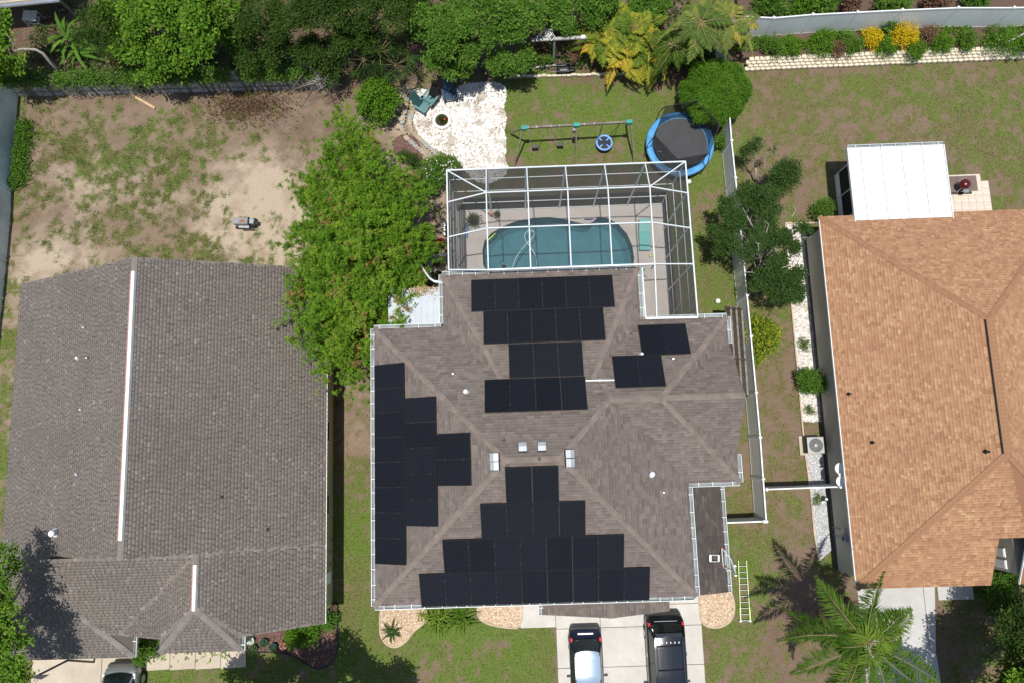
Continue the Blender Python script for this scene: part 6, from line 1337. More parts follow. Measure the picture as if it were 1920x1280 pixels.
# ================================================================== cars
def car(name, label, cx, yr_, W, L, prof, gh, body, roofm, glass='car_glass', van=False):
    """rear at world y = yr_, nose towards -y. prof: (y, half width, z top); gh: rear glass base/top, windscreen top/base, roof z, belt half width, roof half width"""
    t = thing(name, label, 'car', (cx, yr_ - L / 2, 0))
    mb = MB(); k = 9
    for (y, hw, zt) in prof:
        zb = .26; pts = [(-hw * .90, zb), (-hw * .985, .42), (-hw, zt * .70), (-hw * .97, zt - .07), (-hw * .86, zt), (0, zt + .025), (hw * .86, zt), (hw * .97, zt - .07), (hw, zt * .70), (hw * .985, .42), (hw * .90, zb)]
        mb.v += [(cx + px_, yr_ - y, pz_) for px_, pz_ in pts]
    k = 11
    for i in range(len(prof) - 1):
        for j in range(k): a = i * k + j; b_ = i * k + (j + 1) % k; mb.f.append((a, a + k, b_ + k, b_))
    mb.f += [tuple(range(k)), tuple((len(prof) - 1) * k + j for j in range(k - 1, -1, -1))]
    bo = part('body', mb, body, t, smooth=True)
    bo.modifiers.new('sub', 'SUBSURF').levels = 2; bo.modifiers['sub'].render_levels = 2
    y0, y1, y2_, y3, zr, zb, hb, hr = gh
    def pt(x, y, z): return (cx + x, yr_ - y, z)
    # pillars and glass
    cors = [(hb * .80, y0, zb, hr * .92, y1, zr - .03), (hr * .92, y2_, zr - .03, hb * .86, y3, zb)]
    for sg in (-1, 1):
        part('side_window', MB().add([pt(sg * hb, y0 + .18, zb), pt(sg * hb, y3 - .25, zb), pt(sg * (hr + .015), y2_ + .05, zr - .05), pt(sg * (hr + .015), y1 + .12, zr - .05)], [(0, 1, 2, 3) if sg < 0 else (3, 2, 1, 0)]), glass, t)
        for (xa, ya, za, xb, yb_, zb_) in ((hb * .93, y0 + .02, zb - .04, hr * .99, y1 + .02, zr - .02), (hb * .95, y3 - .1, zb - .03, hr * .99, y2_, zr - .03)): part('pillar', MB().beam(pt(sg * xa, ya, za), pt(sg * xb, yb_, zb_), .09, .07), body, t)
        part('roof_edge', MB().beam(pt(sg * (hr + .005), y1, zr - .025), pt(sg * (hr + .005), y2_ + .05, zr - .025), .06, .05), body, t)
        m_ = part('mirror', MB().box(pt(sg * (W / 2 + .10), y3 - .45, zb + .06), (.20, .10, .13)), body, t, bevel=.03); part('mirror_glass', MB().box(pt(sg * (W / 2 + .10), y3 - .51, zb + .06), (.16, .02, .10)), 'chrome', m_)
        part('tail_light' if body != 'car_silver' else 'head_light', MB().box(pt(sg * W * .425, .50 if not van else .40, zb - .06), (.12, .26, .15) if not van else (.13, .20, .22)), 'tail_red' if body != 'car_silver' else 'vinyl', t, bevel=.03)
        part('door_handle', MB().box(pt(sg * W * .497, y1 + 1.0, zb - .2), (.03, .18, .03)), 'chrome', t)
        for yw in (L * .19, L * .80):
            x_ = sg * (W / 2 - .10); wh = part('wheel', MB().tube([pt(x_ - .10, yw, .31), pt(x_ + .10, yw, .31)], .31, 22), 'rubber', t); part('rim', MB().tube([pt(x_ + sg * .06, yw, .31), pt(x_ + sg * .106, yw, .31)], .2, 14), 'galv', wh)
    def glass_quad(nm, ya, za, xa, yb_, zb_, xb, bow):
        v = []; 
        for i in range(5):
            s2 = i / 4
            for j in range(7): u2 = j / 6 * 2 - 1; x_ = u2 * (xa + (xb - xa) * s2); yy = ya + (yb_ - ya) * s2 - bow * (1 - u2 * u2) * (-1); v.append(pt(x_, yy, za + (zb_ - za) * s2 + .02 * (1 - u2 * u2)))
        return part(nm, MB().add(v, [(i * 7 + j, i * 7 + j + 1, (i + 1) * 7 + j + 1, (i + 1) * 7 + j) for i in range(4) for j in range(6)]), glass, t, smooth=True)
    glass_quad('rear_window', y0, zb, hb * .84, y1, zr - .03, hr * .90, -.10); glass_quad('windscreen', y3, zb - .02, hb * .9, y2_, zr - .03, hr * .92, .18)
    v = []; n1, n2 = 9, 9
    for i in range(n1):
        for j in range(n2): u2 = j / (n2 - 1) * 2 - 1; yy = y1 - .10 * (1 - u2 * u2) * (1 - i / (n1 - 1)) + (y2_ - y1) * i / (n1 - 1); v.append(pt(u2 * hr * (1 + .03 * math.sin(i / (n1 - 1) * 3.14)), yy, zr + .045 * (1 - u2 ** 2) - (.03 if i in (0, n1 - 1) else 0)))
    part('roof', MB().add(v, [(i * n2 + j, i * n2 + j + 1, (i + 1) * n2 + j + 1, (i + 1) * n2 + j) for i in range(n1 - 1) for j in range(n2 - 1)]), roofm, t, smooth=True)
    part('cabin', MB().prism([(cx - hb * .8, yr_ - y0 - .25), (cx + hb * .8, yr_ - y0 - .25), (cx + hb * .8, yr_ - y3 + .3), (cx - hb * .8, yr_ - y3 + .3)], .4, zb - .15), 'car_trim', t)
    part('rear_bumper', MB().add([pt(-W * .46, .10, .34), pt(W * .46, .10, .34), pt(W * .40, -.06, .36), pt(-W * .40, -.06, .36), pt(-W * .46, .12, .60), pt(W * .46, .12, .60), pt(W * .40, -.05, .58), pt(-W * .40, -.05, .58)], [(0, 1, 2, 3), (7, 6, 5, 4), (3, 2, 6, 7), (0, 3, 7, 4), (2, 1, 5, 6)]), 'car_trim', t, bevel=.05)
    return t, pt
hx = at(1098, 1200, .8)[0]; hy = at(1098, 1176, .55)[1]
t, pt = car('hatchback', 'dark blue hatchback with pale shiny roof parked on the driveway', hx, hy, 1.68, 3.95, [(0, .66, .58), (.12, .78, .72), (.34, .83, .84), (.55, .84, .96), (.9, .84, .97), (1.6, .84, .95), (2.4, .84, .94), (3.0, .82, .90), (3.55, .76, .78), (3.9, .60, .62)], (.52, .95, 2.35, 3.0, 1.48, .97, .76, .60), 'car_navy', 'car_roof_blue')
part('licence_recess', MB().box(pt(0, .22, .80), (.78, .07, .10)), 'vinyl', t, bevel=.01); part('spoiler_lip', MB().box(pt(0, .48, .985), (1.05, .05, .03)), 'car_navy', t, bevel=.01); part('antenna', MB().tube([pt(.02, 1.02, 1.5), pt(.02, .95, 1.56)], .015, 6), 'black_plastic', t); part('wiper', MB().beam(pt(-.1, .62, 1.10), pt(.28, .72, 1.22), .02, .02), 'black_plastic', t)
vx = at(1249, 1200, .9)[0]; vy = at(1249, 1143, .6)[1] - .16
t, pt = car('minivan', 'black minivan with roof rails parked nearest the right side of the driveway', vx, vy, 1.95, 5.0, [(0, .76, .66), (.10, .90, .82), (.30, .96, 1.02), (.5, .97, 1.12), (.9, .975, 1.12), (2.2, .975, 1.10), (3.2, .97, 1.08), (3.9, .93, 1.02), (4.6, .85, .86), (4.95, .65, .66)], (.40, .85, 3.1, 4.0, 1.76, 1.13, .89, .72), 'car_black', 'car_roof_slate', van=True)
for sg in (-1, 1): part('roof_rail', MB().tube([pt(sg * .62, .95, 1.80), pt(sg * .63, 1.1, 1.85), pt(sg * .63, 2.9, 1.85), pt(sg * .62, 3.05, 1.80)], .022, 8), 'car_trim', t, smooth=True)
for yy in (1.25, 2.35): part('cross_bar', MB().tube([pt(-.62, yy, 1.86), pt(.62, yy - .02, 1.86)], .025, 8), 'black_plastic', t)
for k in range(6): part('roof_clip', MB().box(pt(-.55 + k * .2, 1.08, 1.80), (.03, .07, .02)), 'aluminium', t)
[part('roof_rib', MB().box(pt(-.45 + k * .1, 2.1, 1.788), (.02, 1.5, .02)), 'car_roof_slate', t) for k in range(10)]
part('spoiler', MB().box(pt(0, .76, 1.755), (1.30, .22, .04)), 'car_roof_slate', t, bevel=.02); part('tailgate_trim', MB().box(pt(0, .27, 1.03), (1.15, .04, .04)), 'chrome', t, bevel=.01)
sx_, sy_ = at(222, 1258, 1.0)[0], at(222, 1246, .8)[1]
t, pt = car('silver_car', 'silver car entering the frame below the brown roof in tree shade', sx_, sy_, 1.80, 4.3, [(0, .55, .62), (.12, .78, .80), (.35, .88, .90), (1.0, .90, .95), (2.0, .90, .96), (3.2, .90, .95), (3.9, .84, .9), (4.25, .7, .7)], (.42, 1.25, 2.6, 3.4, 1.45, .96, .80, .60), 'car_silver', 'car_roof_blue')

# ================================================================== vegetation
# bamboo: arching culms, each ending in a leafy plume
rg = np.random.default_rng(42)
BP = [(607, 215), (650, 175), (692, 235), (735, 262), (752, 300), (800, 345), (812, 420), (818, 480), (796, 530), (770, 570), (740, 625), (705, 660), (690, 735), (640, 712), (590, 715), (600, 672), (590, 655), (530, 622), (520, 596), (545, 566), (540, 530), (565, 500), (530, 455), (545, 430), (535, 380), (528, 330), (560, 298), (605, 288), (600, 250)]
bt = thing('bamboo', 'huge clump of light green bamboo arching over both roofs', 'bamboo', (*at(690, 470), 0))
BP = [(675 + (x_ - 675) * (.95 if y_ < 440 else 1.07), 460 + (y_ - 460) * (.965 if y_ < 440 else 1.055)) for x_, y_ in BP]; A = np.array(BP, float); tips = []
while len(tips) < 540:
    q = A.min(0) + rg.random(2) * (A.max(0) - A.min(0))
    if not inpoly(np.array([q[0]]), np.array([q[1]]), BP)[0]: continue
    if vnoise(np.array([q[0] / 36.]), np.array([q[1] / 36.]), 1.0, 55, 2)[0] < .31: continue
    e = np.hypot((q[0] - 680) / 150, (q[1] - 470) / 270); tips.append((q[0], q[1], 6.6 - 2.6 * min(e, 1) ** 1.3 + rg.normal(0, .35)))
cul = MB(); V = []; rr_ = []
bx, by = at(700, 468)
for (px, py, z) in tips:
    x, y = at(px, py, z); a = rg.uniform(0, 6.28); r0 = abs(rg.normal(0, .5)); b0 = np.array([bx + (x - bx) * .32 + r0 * math.cos(a), by + (y - by) * .38 + r0 * math.sin(a), 0]); tip = np.array([x, y, z])
    mid = np.array([b0[0] * .72 + x * .28, b0[1] * .72 + y * .28, z * .78])
    ts = np.linspace(0, 1, 7); cv = [(1 - s) ** 2 * b0 + 2 * s * (1 - s) * mid + s * s * tip for s in ts]
    if rg.random() < .55: cul.tube([tuple(c_) for c_ in cv], [.022, .02, .018, .015, .012, .009, .005], 5, False)
    nn2 = int(rg.uniform(12, 20)); per = 28; sn = np.clip(rg.normal(.84, .15, nn2), .40, 1.02)[:, None]
    C = (1 - sn) ** 2 * b0 + 2 * sn * (1 - sn) * mid + sn * sn * tip; C = C + rg.normal(0, 1, (nn2, 3)) * np.array([.21, .21, .12])
    C = np.repeat(C, per, 0); n = len(C); D = upbias(n, .25, rg) + np.repeat(rg.normal(0, .4, (nn2, 3)), per, 0); D /= np.linalg.norm(D, axis=1)[:, None]; D[:, 2] -= .15
    V.append(leaf_quads(C + D * .03, D, rg.uniform(.11, .21, n), rg.uniform(.024, .040, n), upbias(n, 1.2, rg), rg)); tn = rg.normal(.54, .18); tn = 1.6 if rg.random() < .035 else tn; rr_.append(np.clip(tn + np.repeat(rg.normal(0, .10, nn2), per) + rg.normal(0, .12, n), 0, .93 if tn < 1 else 1.0) + (rg.random(n) < .012) * .5)
part('foliage', leaf_mesh('foliage', np.concatenate(V), np.concatenate(rr_)), 'leaf_bamboo', bt); part('culms', cul, 'culm', bt)
# broad trees at the back
tree_px('oak_tree', 'bright green broad tree overhanging the picket fence at the upper left', 'tree', (345, 105), [(300, 45, 4.3, 62), (372, 58, 4.8, 54), (245, 75, 3.4, 46), (320, 100, 3.4, 40), (285, 142, 2.6, 26), (412, 20, 4.6, 42), (428, 62, 3.6, 26), (330, 5, 5.4, 58), (215, 30, 3.6, 42), (335, 128, 2.8, 24), (265, 15, 4.6, 40)], 26000, .20, .12, 'leaf_oak', .2, rg=np.random.default_rng(1), clump=.30, gap=.2, sub=8)
tree_px('oak_tree', 'green tree at the far upper left corner above the grey-blue fence', 'tree', (60, 140), [(8, 60, 3.6, 36), (22, 120, 3.2, 30), (5, 140, 2.6, 32), (-40, 90, 4, 55)], 6500, .20, .12, 'leaf_oak', .12, rg=np.random.default_rng(2), clump=.3, gap=.2, sub=7)
tree_px('shade_tree', 'dark olive tree between the bright oak and the dark grove', 'tree', (500, 110), [(490, 30, 4.2, 56), (470, 92, 3.0, 42), (530, 100, 2.8, 38), (560, 30, 4.6, 52), (590, 105, 2.6, 38), (620, 135, 2.0, 26)], 20000, .15, .07, 'leaf_dark', .17, rg=np.random.default_rng(3), clump=.3, sub=8)
tree_px('shade_tree', 'darkest tall tree behind the fan palms at the top', 'tree', (680, 70), [(650, 20, 4.4, 54), (710, 30, 4.6, 52), (700, 76, 3.2, 34), (640, 72, 3.2, 40), (755, 10, 4.4, 48), (600, 0, 5, 46)], 18000, .15, .07, 'leaf_dark', .17, rg=np.random.default_rng(4), clump=.3, sub=8)
tree_px('leafy_tree', 'rounded medium green tree above the white rock bed', 'tree', (860, 95), [(850, 55, 4.2, 60), (808, 88, 3.2, 40), (890, 95, 3.2, 42), (848, 128, 2.6, 34), (932, 60, 3.6, 40), (800, 35, 4, 44), (920, 15, 4, 46)], 24000, .17, .09, 'leaf_mid', .17, rg=np.random.default_rng(5), clump=.28, gap=.15, sub=8)
tree_px('leafy_tree', 'green shrub tree left of the trellis at the top', 'tree', (965, 100), [(960, 75, 3.6, 36), (975, 115, 2.6, 24), (1000, 20, 3.4, 36), (940, 120, 2.4, 24), (955, 30, 4, 40)], 11000, .17, .09, 'leaf_mid', .12, rg=np.random.default_rng(6), clump=.28, sub=7)
tree_px('leafy_tree', 'green shrub tree above the trellis beam at the top', 'tree', (1070, 40), [(1060, 35, 2.6, 34), (1095, 20, 2.8, 34), (1040, 10, 2.8, 28), (1130, 0, 3, 30)], 9000, .16, .09, 'leaf_mid', .1, rg=np.random.default_rng(7), clump=.28, sub=7)
tree_px('leafy_tree', 'thin pale-branched tree behind the large-leaf plants at the upper left', 'tree', (190, 95), [(185, 45, 4, 38), (205, 90, 3.2, 28), (160, 75, 3.2, 26)], 5000, .13, .06, 'leaf_dark', .09, barkm='bark_pale', rg=np.random.default_rng(8), clump=.4, gap=.4)
t = thing('bare_limb', 'bare curved grey limb in the shadow at the upper left', 'branch', (*at(125, 145), 0)); part('limb', MB().tube([at3(124, 146, .3), at3(112, 134, 1.4), at3(95, 118, 2.4), at3(80, 100, 3.0), at3(66, 93, 3.3), at3(40, 92, 3.5), at3(25, 96, 3.6)], [.10, .09, .08, .075, .06, .05, .03], 8), 'bark_pale', t, smooth=True); part('twig', MB().tube([at3(30, 93, 3.5), at3(20, 75, 4), at3(12, 62, 4.3)], [.035, .025, .01], 6), 'bark_pale', t)
# shrubs and smaller plants
bush('leafy_shrub', 'dense glossy green round shrub at the top end of the bamboo', 'shrub', 705, 192, 46, 2.4, 6500, .17, .08, 'leaf_bright', clump=.24)
bush('flowering_shrub', 'dark green shrub with white blossoms at the left rear corner of the cage', 'shrub', 826, 318, 38, 1.5, 4200, .10, .05, 'leaf_mid')
fl_x, fl_y = at(826, 318, 1.4); rg = np.random.default_rng(9); n = 60; Pp = np.stack([fl_x + rg.uniform(-.8, .8, n), fl_y + rg.uniform(-.6, .6, n), 1.1 + rg.random(n) * .45], 1)
bl = part('blossoms', leaf_mesh('blossoms', leaf_quads(Pp, upbias(n, .6, rg), .09, .08, upbias(n, 3, rg), rg), rg.random(n)), 'rock_white', bpy.data.objects['flowering_shrub'])
bush('flowering_shrub', 'dark shrub strip joining the bamboo and the white-blossom shrub', 'shrub', 800, 345, 30, 1.6, 3000, .12, .055, 'leaf_mid')
bush('mulch_plant', 'small silvery potted shrub on the reddish mulch', 'shrub', 757, 296, 12, .6, 700, .10, .04, 'leaf_grove')
bush('mulch_plant', 'small dark shrub right of the silvery one on the mulch', 'shrub', 775, 303, 16, .7, 1000, .10, .04, 'leaf_dark')
# clipped round tree beside the trampoline
x, y = at(1343, 170, 2.0); rad = 66 * 36 / FPX; t = thing('round_tree', 'clipped dome-shaped fine-leaved green tree overlapping the trampoline', 'tree', (*at(1325, 215), 0)); limbs((*at(1325, 215), 0), [(x - .5, y, 1.6), (x + .5, y + .3, 1.7), (x, y - .4, 1.6), (x + .1, y + .5, 1.8)], .10, t)
rg = np.random.default_rng(10); n = 26000; d = unit(n, rg); d[:, 2] = np.abs(d[:, 2]) * np.where(rg.random(n) < .8, 1, -.5); lump = 1 + .20 * (vnoise(d[:, 0] * 2, d[:, 1] * 2 + d[:, 2], .5, 5, 3) - .5) * 2
Pp = np.array([x, y, 1.75]) + d * np.array([rad, rad * .98, 1.25]) * (lump * (1 - .22 * rg.random(n) ** 2))[:, None]; D = d * .6 + rg.normal(0, .45, (n, 3)) + np.array([0, 0, -.45]); D /= np.linalg.norm(D, axis=1)[:, None]
tone = .45 + .25 * (vnoise(Pp[:, 0], Pp[:, 1], .35, 6, 3) - .5) * 2 + rg.normal(0, .16, n); part('crown', leaf_mesh('crown', leaf_quads(Pp, D, rg.uniform(.12, .24, n), .032, d + rg.normal(0, .3, (n, 3)), rg), tone), 'leaf_bright', t)
bush('hedge_shrub', 'low dark hedge shrub between the trampoline and the long fence', 'shrub', 1352, 232, 16, 1.0, 1400, .11, .05, 'leaf_mid'); bush('hedge_shrub', 'low hedge shrub directly below the other one along the long fence', 'shrub', 1352, 265, 14, 1.0, 1200, .11, .05, 'leaf_mid')
# open tree over the long fence
tree_px('spreading_tree', 'open spreading tree with pale bare twigs straddling the long fence', 'tree', (1425, 505), [(1390, 385, 3.6, 40), (1420, 370, 3.8, 34), (1370, 425, 3.4, 40), (1350, 450, 3.0, 28), (1395, 465, 3.6, 30), (1440, 400, 3.6, 26), (1420, 520, 2.9, 22), (1470, 550, 2.8, 38), (1495, 530, 2.8, 28), (1450, 500, 3.4, 30), (1480, 465, 3.6, 22), (1500, 430, 3.6, 16), (1455, 450, 3.5, 30), (1430, 440, 3.5, 30), (1460, 520, 3.0, 26)], 32000, .12, .06, 'leaf_grove', .14, barkm='bark_pale', rg=np.random.default_rng(12), clump=.24, gap=.15, shell=.35, sub=6)
tw = MB(); rg = np.random.default_rng(13)
for k in range(26):
    a = Vector(at3(1445 + rg.normal(0, 22), 480 + rg.normal(0, 24), 3.2 + rg.normal(0, .3))); b_ = a + Vector((rg.normal(0, .5), rg.normal(0, .4), rg.normal(.1, .25))); tw.tube([a, a.lerp(b_, .5) + Vector((rg.normal(0, .08), rg.normal(0, .08), .03)), b_], [.022, .016, .006], 5)
part('bare_twigs', tw, 'bark_pale', [o for o in bpy.data.objects if o.name.startswith('spreading_tree')][0], kind='stuff')
tree_px('small_tree', 'small detached leafy tree upper right of the spreading tree', 'tree', (1455, 375), [(1470, 335, 3.0, 26), (1480, 322, 3.0, 20), (1455, 345, 2.8, 16)], 3800, .12, .06, 'leaf_grove', .07, barkm='bark_pale', rg=np.random.default_rng(14), clump=.28, gap=.15)
tree_px('sapling', 'thin sapling with a few leaf tufts at the top of the spreading tree', 'tree', (1418, 342), [(1416, 271, 2.6, 13), (1408, 283, 2.5, 11), (1448, 276, 2.6, 7), (1396, 287, 2.2, 10)], 1300, .11, .05, 'leaf_grove', .05, barkm='bark_pale', rg=np.random.default_rng(15), clump=.2)
bush('corner_shrub', 'dark shrub at the screen corner of the white-roofed lanai', 'shrub', 1546, 394, 22, 1.4, 2000, .10, .05, 'leaf_mid'); bush('round_shrub', 'clipped round green shrub against the grey wall', 'shrub', 1520, 713, 27, 1.3, 3800, .10, .06, 'leaf_mid'); bush('gravel_weed', 'low weed clump growing in the white gravel strip', 'shrub', 1509, 645, 12, .35, 450, .10, .03, 'weed')
bush('gravel_weed', 'small weed tuft in the grey gravel below the side fence', 'shrub', 1533, 935, 9, .3, 300, .09, .03, 'weed'); bush('gravel_weed', 'sparse weed at the upper end of the white gravel', 'shrub', 1497, 560, 11, .3, 350, .09, .03, 'weed'); bush('gravel_weed', 'weed patch in the white gravel just below the round shrub', 'shrub', 1519, 765, 10, .3, 320, .09, .03, 'weed')
bush('croton', 'yellow-green croton shrub right of the long fence', 'shrub', 1430, 628, 34, 1.8, 2600, .22, .07, 'leaf_croton', clump=.28)
bush('croton', 'smaller croton tuft below the large yellow-green one', 'shrub', 1418, 665, 16, 1.2, 700, .20, .07, 'leaf_croton', clump=.25)
# palms and back bed
rg = np.random.default_rng(16)
def specs(n, Ln, el0, el1, dr0, dr1, lf, t0=.5, ts=.12, a0=0, sp=6.283): return [(a0 + sp * (i + rg.uniform(-.3, .3)) / n, R(rg.uniform(el0, el1)), Ln * rg.uniform(.75, 1.1), rg.uniform(dr0, dr1), lf * rg.uniform(.85, 1.1), rg.normal(t0, ts)) for i in range(n)]
palm('queen_palm', 'tall feathery palm over the right-hand driveway', 1625, 1203, 6.2, [(a_, R(e_), l_, d_, .82, tn_) for a_, e_, l_, d_, tn_ in ((2.35, 35, 4.0, .55, .55), (2.75, 25, 3.6, .6, .25), (1.95, 50, 3.6, .7, .3), (1.35, 60, 3.0, .85, .5), (.95, 55, 3.3, .75, .35), (.55, 45, 3.4, .7, .7), (.15, 50, 2.6, .9, .45), (-.45, 35, 4.0, .55, .6), (-.9, 45, 3.4, .7, .35), (-1.3, 40, 3.8, .65, .65), (-1.9, 50, 3.3, .75, .4), (-2.4, 35, 3.8, .6, .7), (-2.9, 30, 3.9, .6, .35), (3.1, 60, 2.8, .8, .15), (2.1, 70, 2.2, .7, .8), (-1.6, 70, 2.2, .7, .75), (.3, 72, 2.0, .7, .8), (3.0, 20, 3.2, .8, .1), (-2.1, 15, 3.0, .9, .15))], base_px=(1590, 1125), r0=.16, lw=.046, n=120, rg=rg, jit=.26, dz=-.75)
for i, (px, py, z, ln, tn, lb_) in enumerate(((1130, 75, 2.6, 2.0, .55, 'left'), (1185, 60, 2.9, 2.1, .45, 'upper middle'), (1165, 105, 2.3, 1.8, .66, 'front middle'), (1220, 100, 2.4, 1.9, .35, 'right'), (1140, 40, 2.8, 1.8, .40, 'rear'))):
    V = []; t = thing('areca_palm', 'yellowing clump palm, %s clump of the group above the lawn' % lb_, 'palm tree', (*at(px, py + 20), 0), 'yellowing palms above the lawn'); cx, cy = at(px, py, z * .55); mbs = MB()
    for k in range(7): a = k * .9; mbs.tube([(cx + .15 * math.cos(a), cy + .15 * math.sin(a), -.05), (cx + .35 * math.cos(a), cy + .35 * math.sin(a), z * .6)], [.04, .025], 6)
    part('stems', mbs, 'culm', t); V, r_, rb2 = fronds((cx, cy, z * .55), specs(26, ln * 1.15, 25, 75, .45, .8, .46, tn, .2), .065, 38, rg); part('fronds', leaf_mesh('fronds', V, r_), 'leaf_areca', t); part('rachis', rb2, 'culm', t)
palm('feather_palm', 'tall olive green palm right of the yellowing palms at the top', 1312, 44, 4.4, specs(18, 2.0, 5, 65, .5, .9, .50, .65, .12), 'leaf_fan', (1285, 110), .14, .065, 46, rg=rg)
palm('feather_palm', 'palm at the very top beside the wide white fence', 1372, 42, 4.2, specs(15, 1.7, 5, 60, .5, .9, .48, .75, .12), 'leaf_fan', (1385, 88), .13, .065, 42, rg=rg)
palm('feather_palm', 'drooping dark palm below the tall olive one near the round tree', 1262, 85, 3.2, specs(13, 1.7, 0, 50, .5, 1.0, .45, .3, .12), 'leaf_palm', (1258, 115), .12, .045, 40, rg=rg)
bush('understory_shrub', 'dark shrub mass between the palms and the round tree', 'shrub', 1300, 95, 42, 2.2, 6000, .16, .06, 'leaf_grove'); bush('understory_shrub', 'leafy shrub at the top edge right of the trellis', 'shrub', 1215, 20, 44, 2.6, 6000, .17, .08, 'leaf_mid')
def fan_palm(px, py, z, n, label, tone, L=.85):
    cx, cy = at(px, py, z); t = thing('fan_palm', label, 'palm tree', (cx, cy, 0)); part('trunk', MB().tube([(cx, cy, -.1), (cx, cy, z)], [.12, .09], 8), 'bark', t); V = []; r_ = []; st = MB()
    for i in range(n):
        az = i * 2.4; el = R(rg.uniform(0, 50)); s_ = np.array([math.cos(az) * math.cos(el), math.sin(az) * math.cos(el), math.sin(el)]); hub = np.array([cx, cy, z]) + s_ * L; st.tube([(cx, cy, z), tuple(hub)], .015, 5)
        k = 15; aa = np.linspace(-1.9, 1.9, k) + rg.normal(0, .06, 15); side = np.array([-math.sin(az), math.cos(az), 0]); D = np.cos(aa)[:, None] * (s_ * [1, 1, .2]) + np.sin(aa)[:, None] * side + np.array([0, 0, -.35]); D /= np.linalg.norm(D, axis=1)[:, None]
        V.append(leaf_quads(np.repeat(hub[None], k, 0), D, L * rg.uniform(.55, .85, k), .06, upbias(k, .8, rg), rg)); r_.append(np.full(k, tone + rg.normal(0, .15)))
    part('fronds', leaf_mesh('fronds', np.concatenate(V), np.concatenate(r_)), 'leaf_dark' if tone < .5 else 'leaf_grove', t); part('stalks', st, 'culm', t)
fan_palm(682, 112, 2.4, 12, 'green fan palm in shade left of the yellow one', .2); fan_palm(742, 122, 2.2, 12, 'yellowing fan palm in shade above the stone border', .55); fan_palm(712, 98, 2.8, 10, 'dark fan palm behind the two lower fan palms', .05)
def strap_plant(name, label, px, py, n, Ln, W_, mat, z=.05, tone=.5, el=(20, 75), cat='plant', sp=.2):
    cx, cy = at(px, py, z); t = thing(name, label, cat, (cx, cy, 0)); V = []; r_ = []
    for i in range(n):
        az = rg.uniform(0, 6.283); e = R(rg.uniform(*el)); b0 = np.array([cx + rg.normal(0, sp), cy + rg.normal(0, sp), z]); h = np.array([math.cos(az), math.sin(az), 0]); sd_ = np.array([-math.sin(az), math.cos(az), 0]); l_ = Ln * rg.uniform(.7, 1.15); pts = [b0 + h * l_ * s_ * math.cos(e) * (1 + .3 * s_) + np.array([0, 0, l_ * (s_ * math.sin(e) - .5 * s_ * s_)]) for s_ in (0, .35, .7, 1.0)]; ws = (.4, 1, .8, .1)
        for k in range(3): V.append(np.array([pts[k] - sd_ * W_ * ws[k] / 2, pts[k] + sd_ * W_ * ws[k] / 2, pts[k + 1] + sd_ * W_ * ws[k + 1] / 2, pts[k + 1] - sd_ * W_ * ws[k + 1] / 2])); r_.append(tone + rg.normal(0, .02))
        r_[-3:] = [tone + rg.normal(0, .15)] * 3
    part('leaves', leaf_mesh('leaves', np.concatenate(V), np.array(r_)), mat, t); part('crown_base', MB().lathe([(.05, 0), (.08, .05), (.03, .12)], (cx, cy, z - .03), 8), 'culm', t); return t
strap_plant('banana_plant', 'large-leaf plant with pale streaked leaves at the upper left', 125, 70, 14, 1.7, .22, 'leaf_mid', .8, .45); strap_plant('banana_plant', 'second large-leaf plant below the pale streaked one', 145, 100, 12, 1.5, .2, 'leaf_mid', .4, .55)
strap_plant('spiky_plant', 'pale strappy plant at the foot of the trees behind the picket fence', 215, 112, 16, .7, .06, 'leaf_fan', .2, .9); strap_plant('banana_plant', 'broad-leaf plant at the left edge of the trellis bed', 935, 118, 16, .9, .16, 'leaf_mid', .3, .9); strap_plant('banana_plant', 'broad-leaf plant in front of the trellis post', 968, 140, 12, .6, .12, 'leaf_mid', .2, .8)
strap_plant('cycad', 'small dark green cycad on the left front stone bed', 735, 1183, 30, .55, .06, 'leaf_grove', .12, .3, (15, 60), sp=.04); strap_plant('lily_clump', 'left clump of long grassy leaves below the front gutter', 822, 1160, 60, .95, .06, 'leaf_palm', .05, .75); strap_plant('lily_clump', 'right clump of long grassy leaves below the front gutter', 862, 1157, 70, 1.0, .06, 'leaf_palm', .05, .5); strap_plant('lily_clump', 'small yellowish grass tuft beside the left front bed', 798, 1155, 25, .5, .05, 'leaf_palm', .05, .9)
for px, py, s_, lb_ in ((1013, 96, 24, 'left'), (1072, 95, 26, 'right')): bush('trellis_shrub', 'brown and green shrub under the trellis, %s one' % lb_, 'shrub', px, py, s_ * .8, 1.1, 1000, .14, .05, 'leaf_brown'); bush('trellis_shrub', 'green leafy plant around the brown shrub, %s side of the trellis' % lb_, 'shrub', px + 8, py + 3, s_, .8, 900, .16, .06, 'leaf_mid')
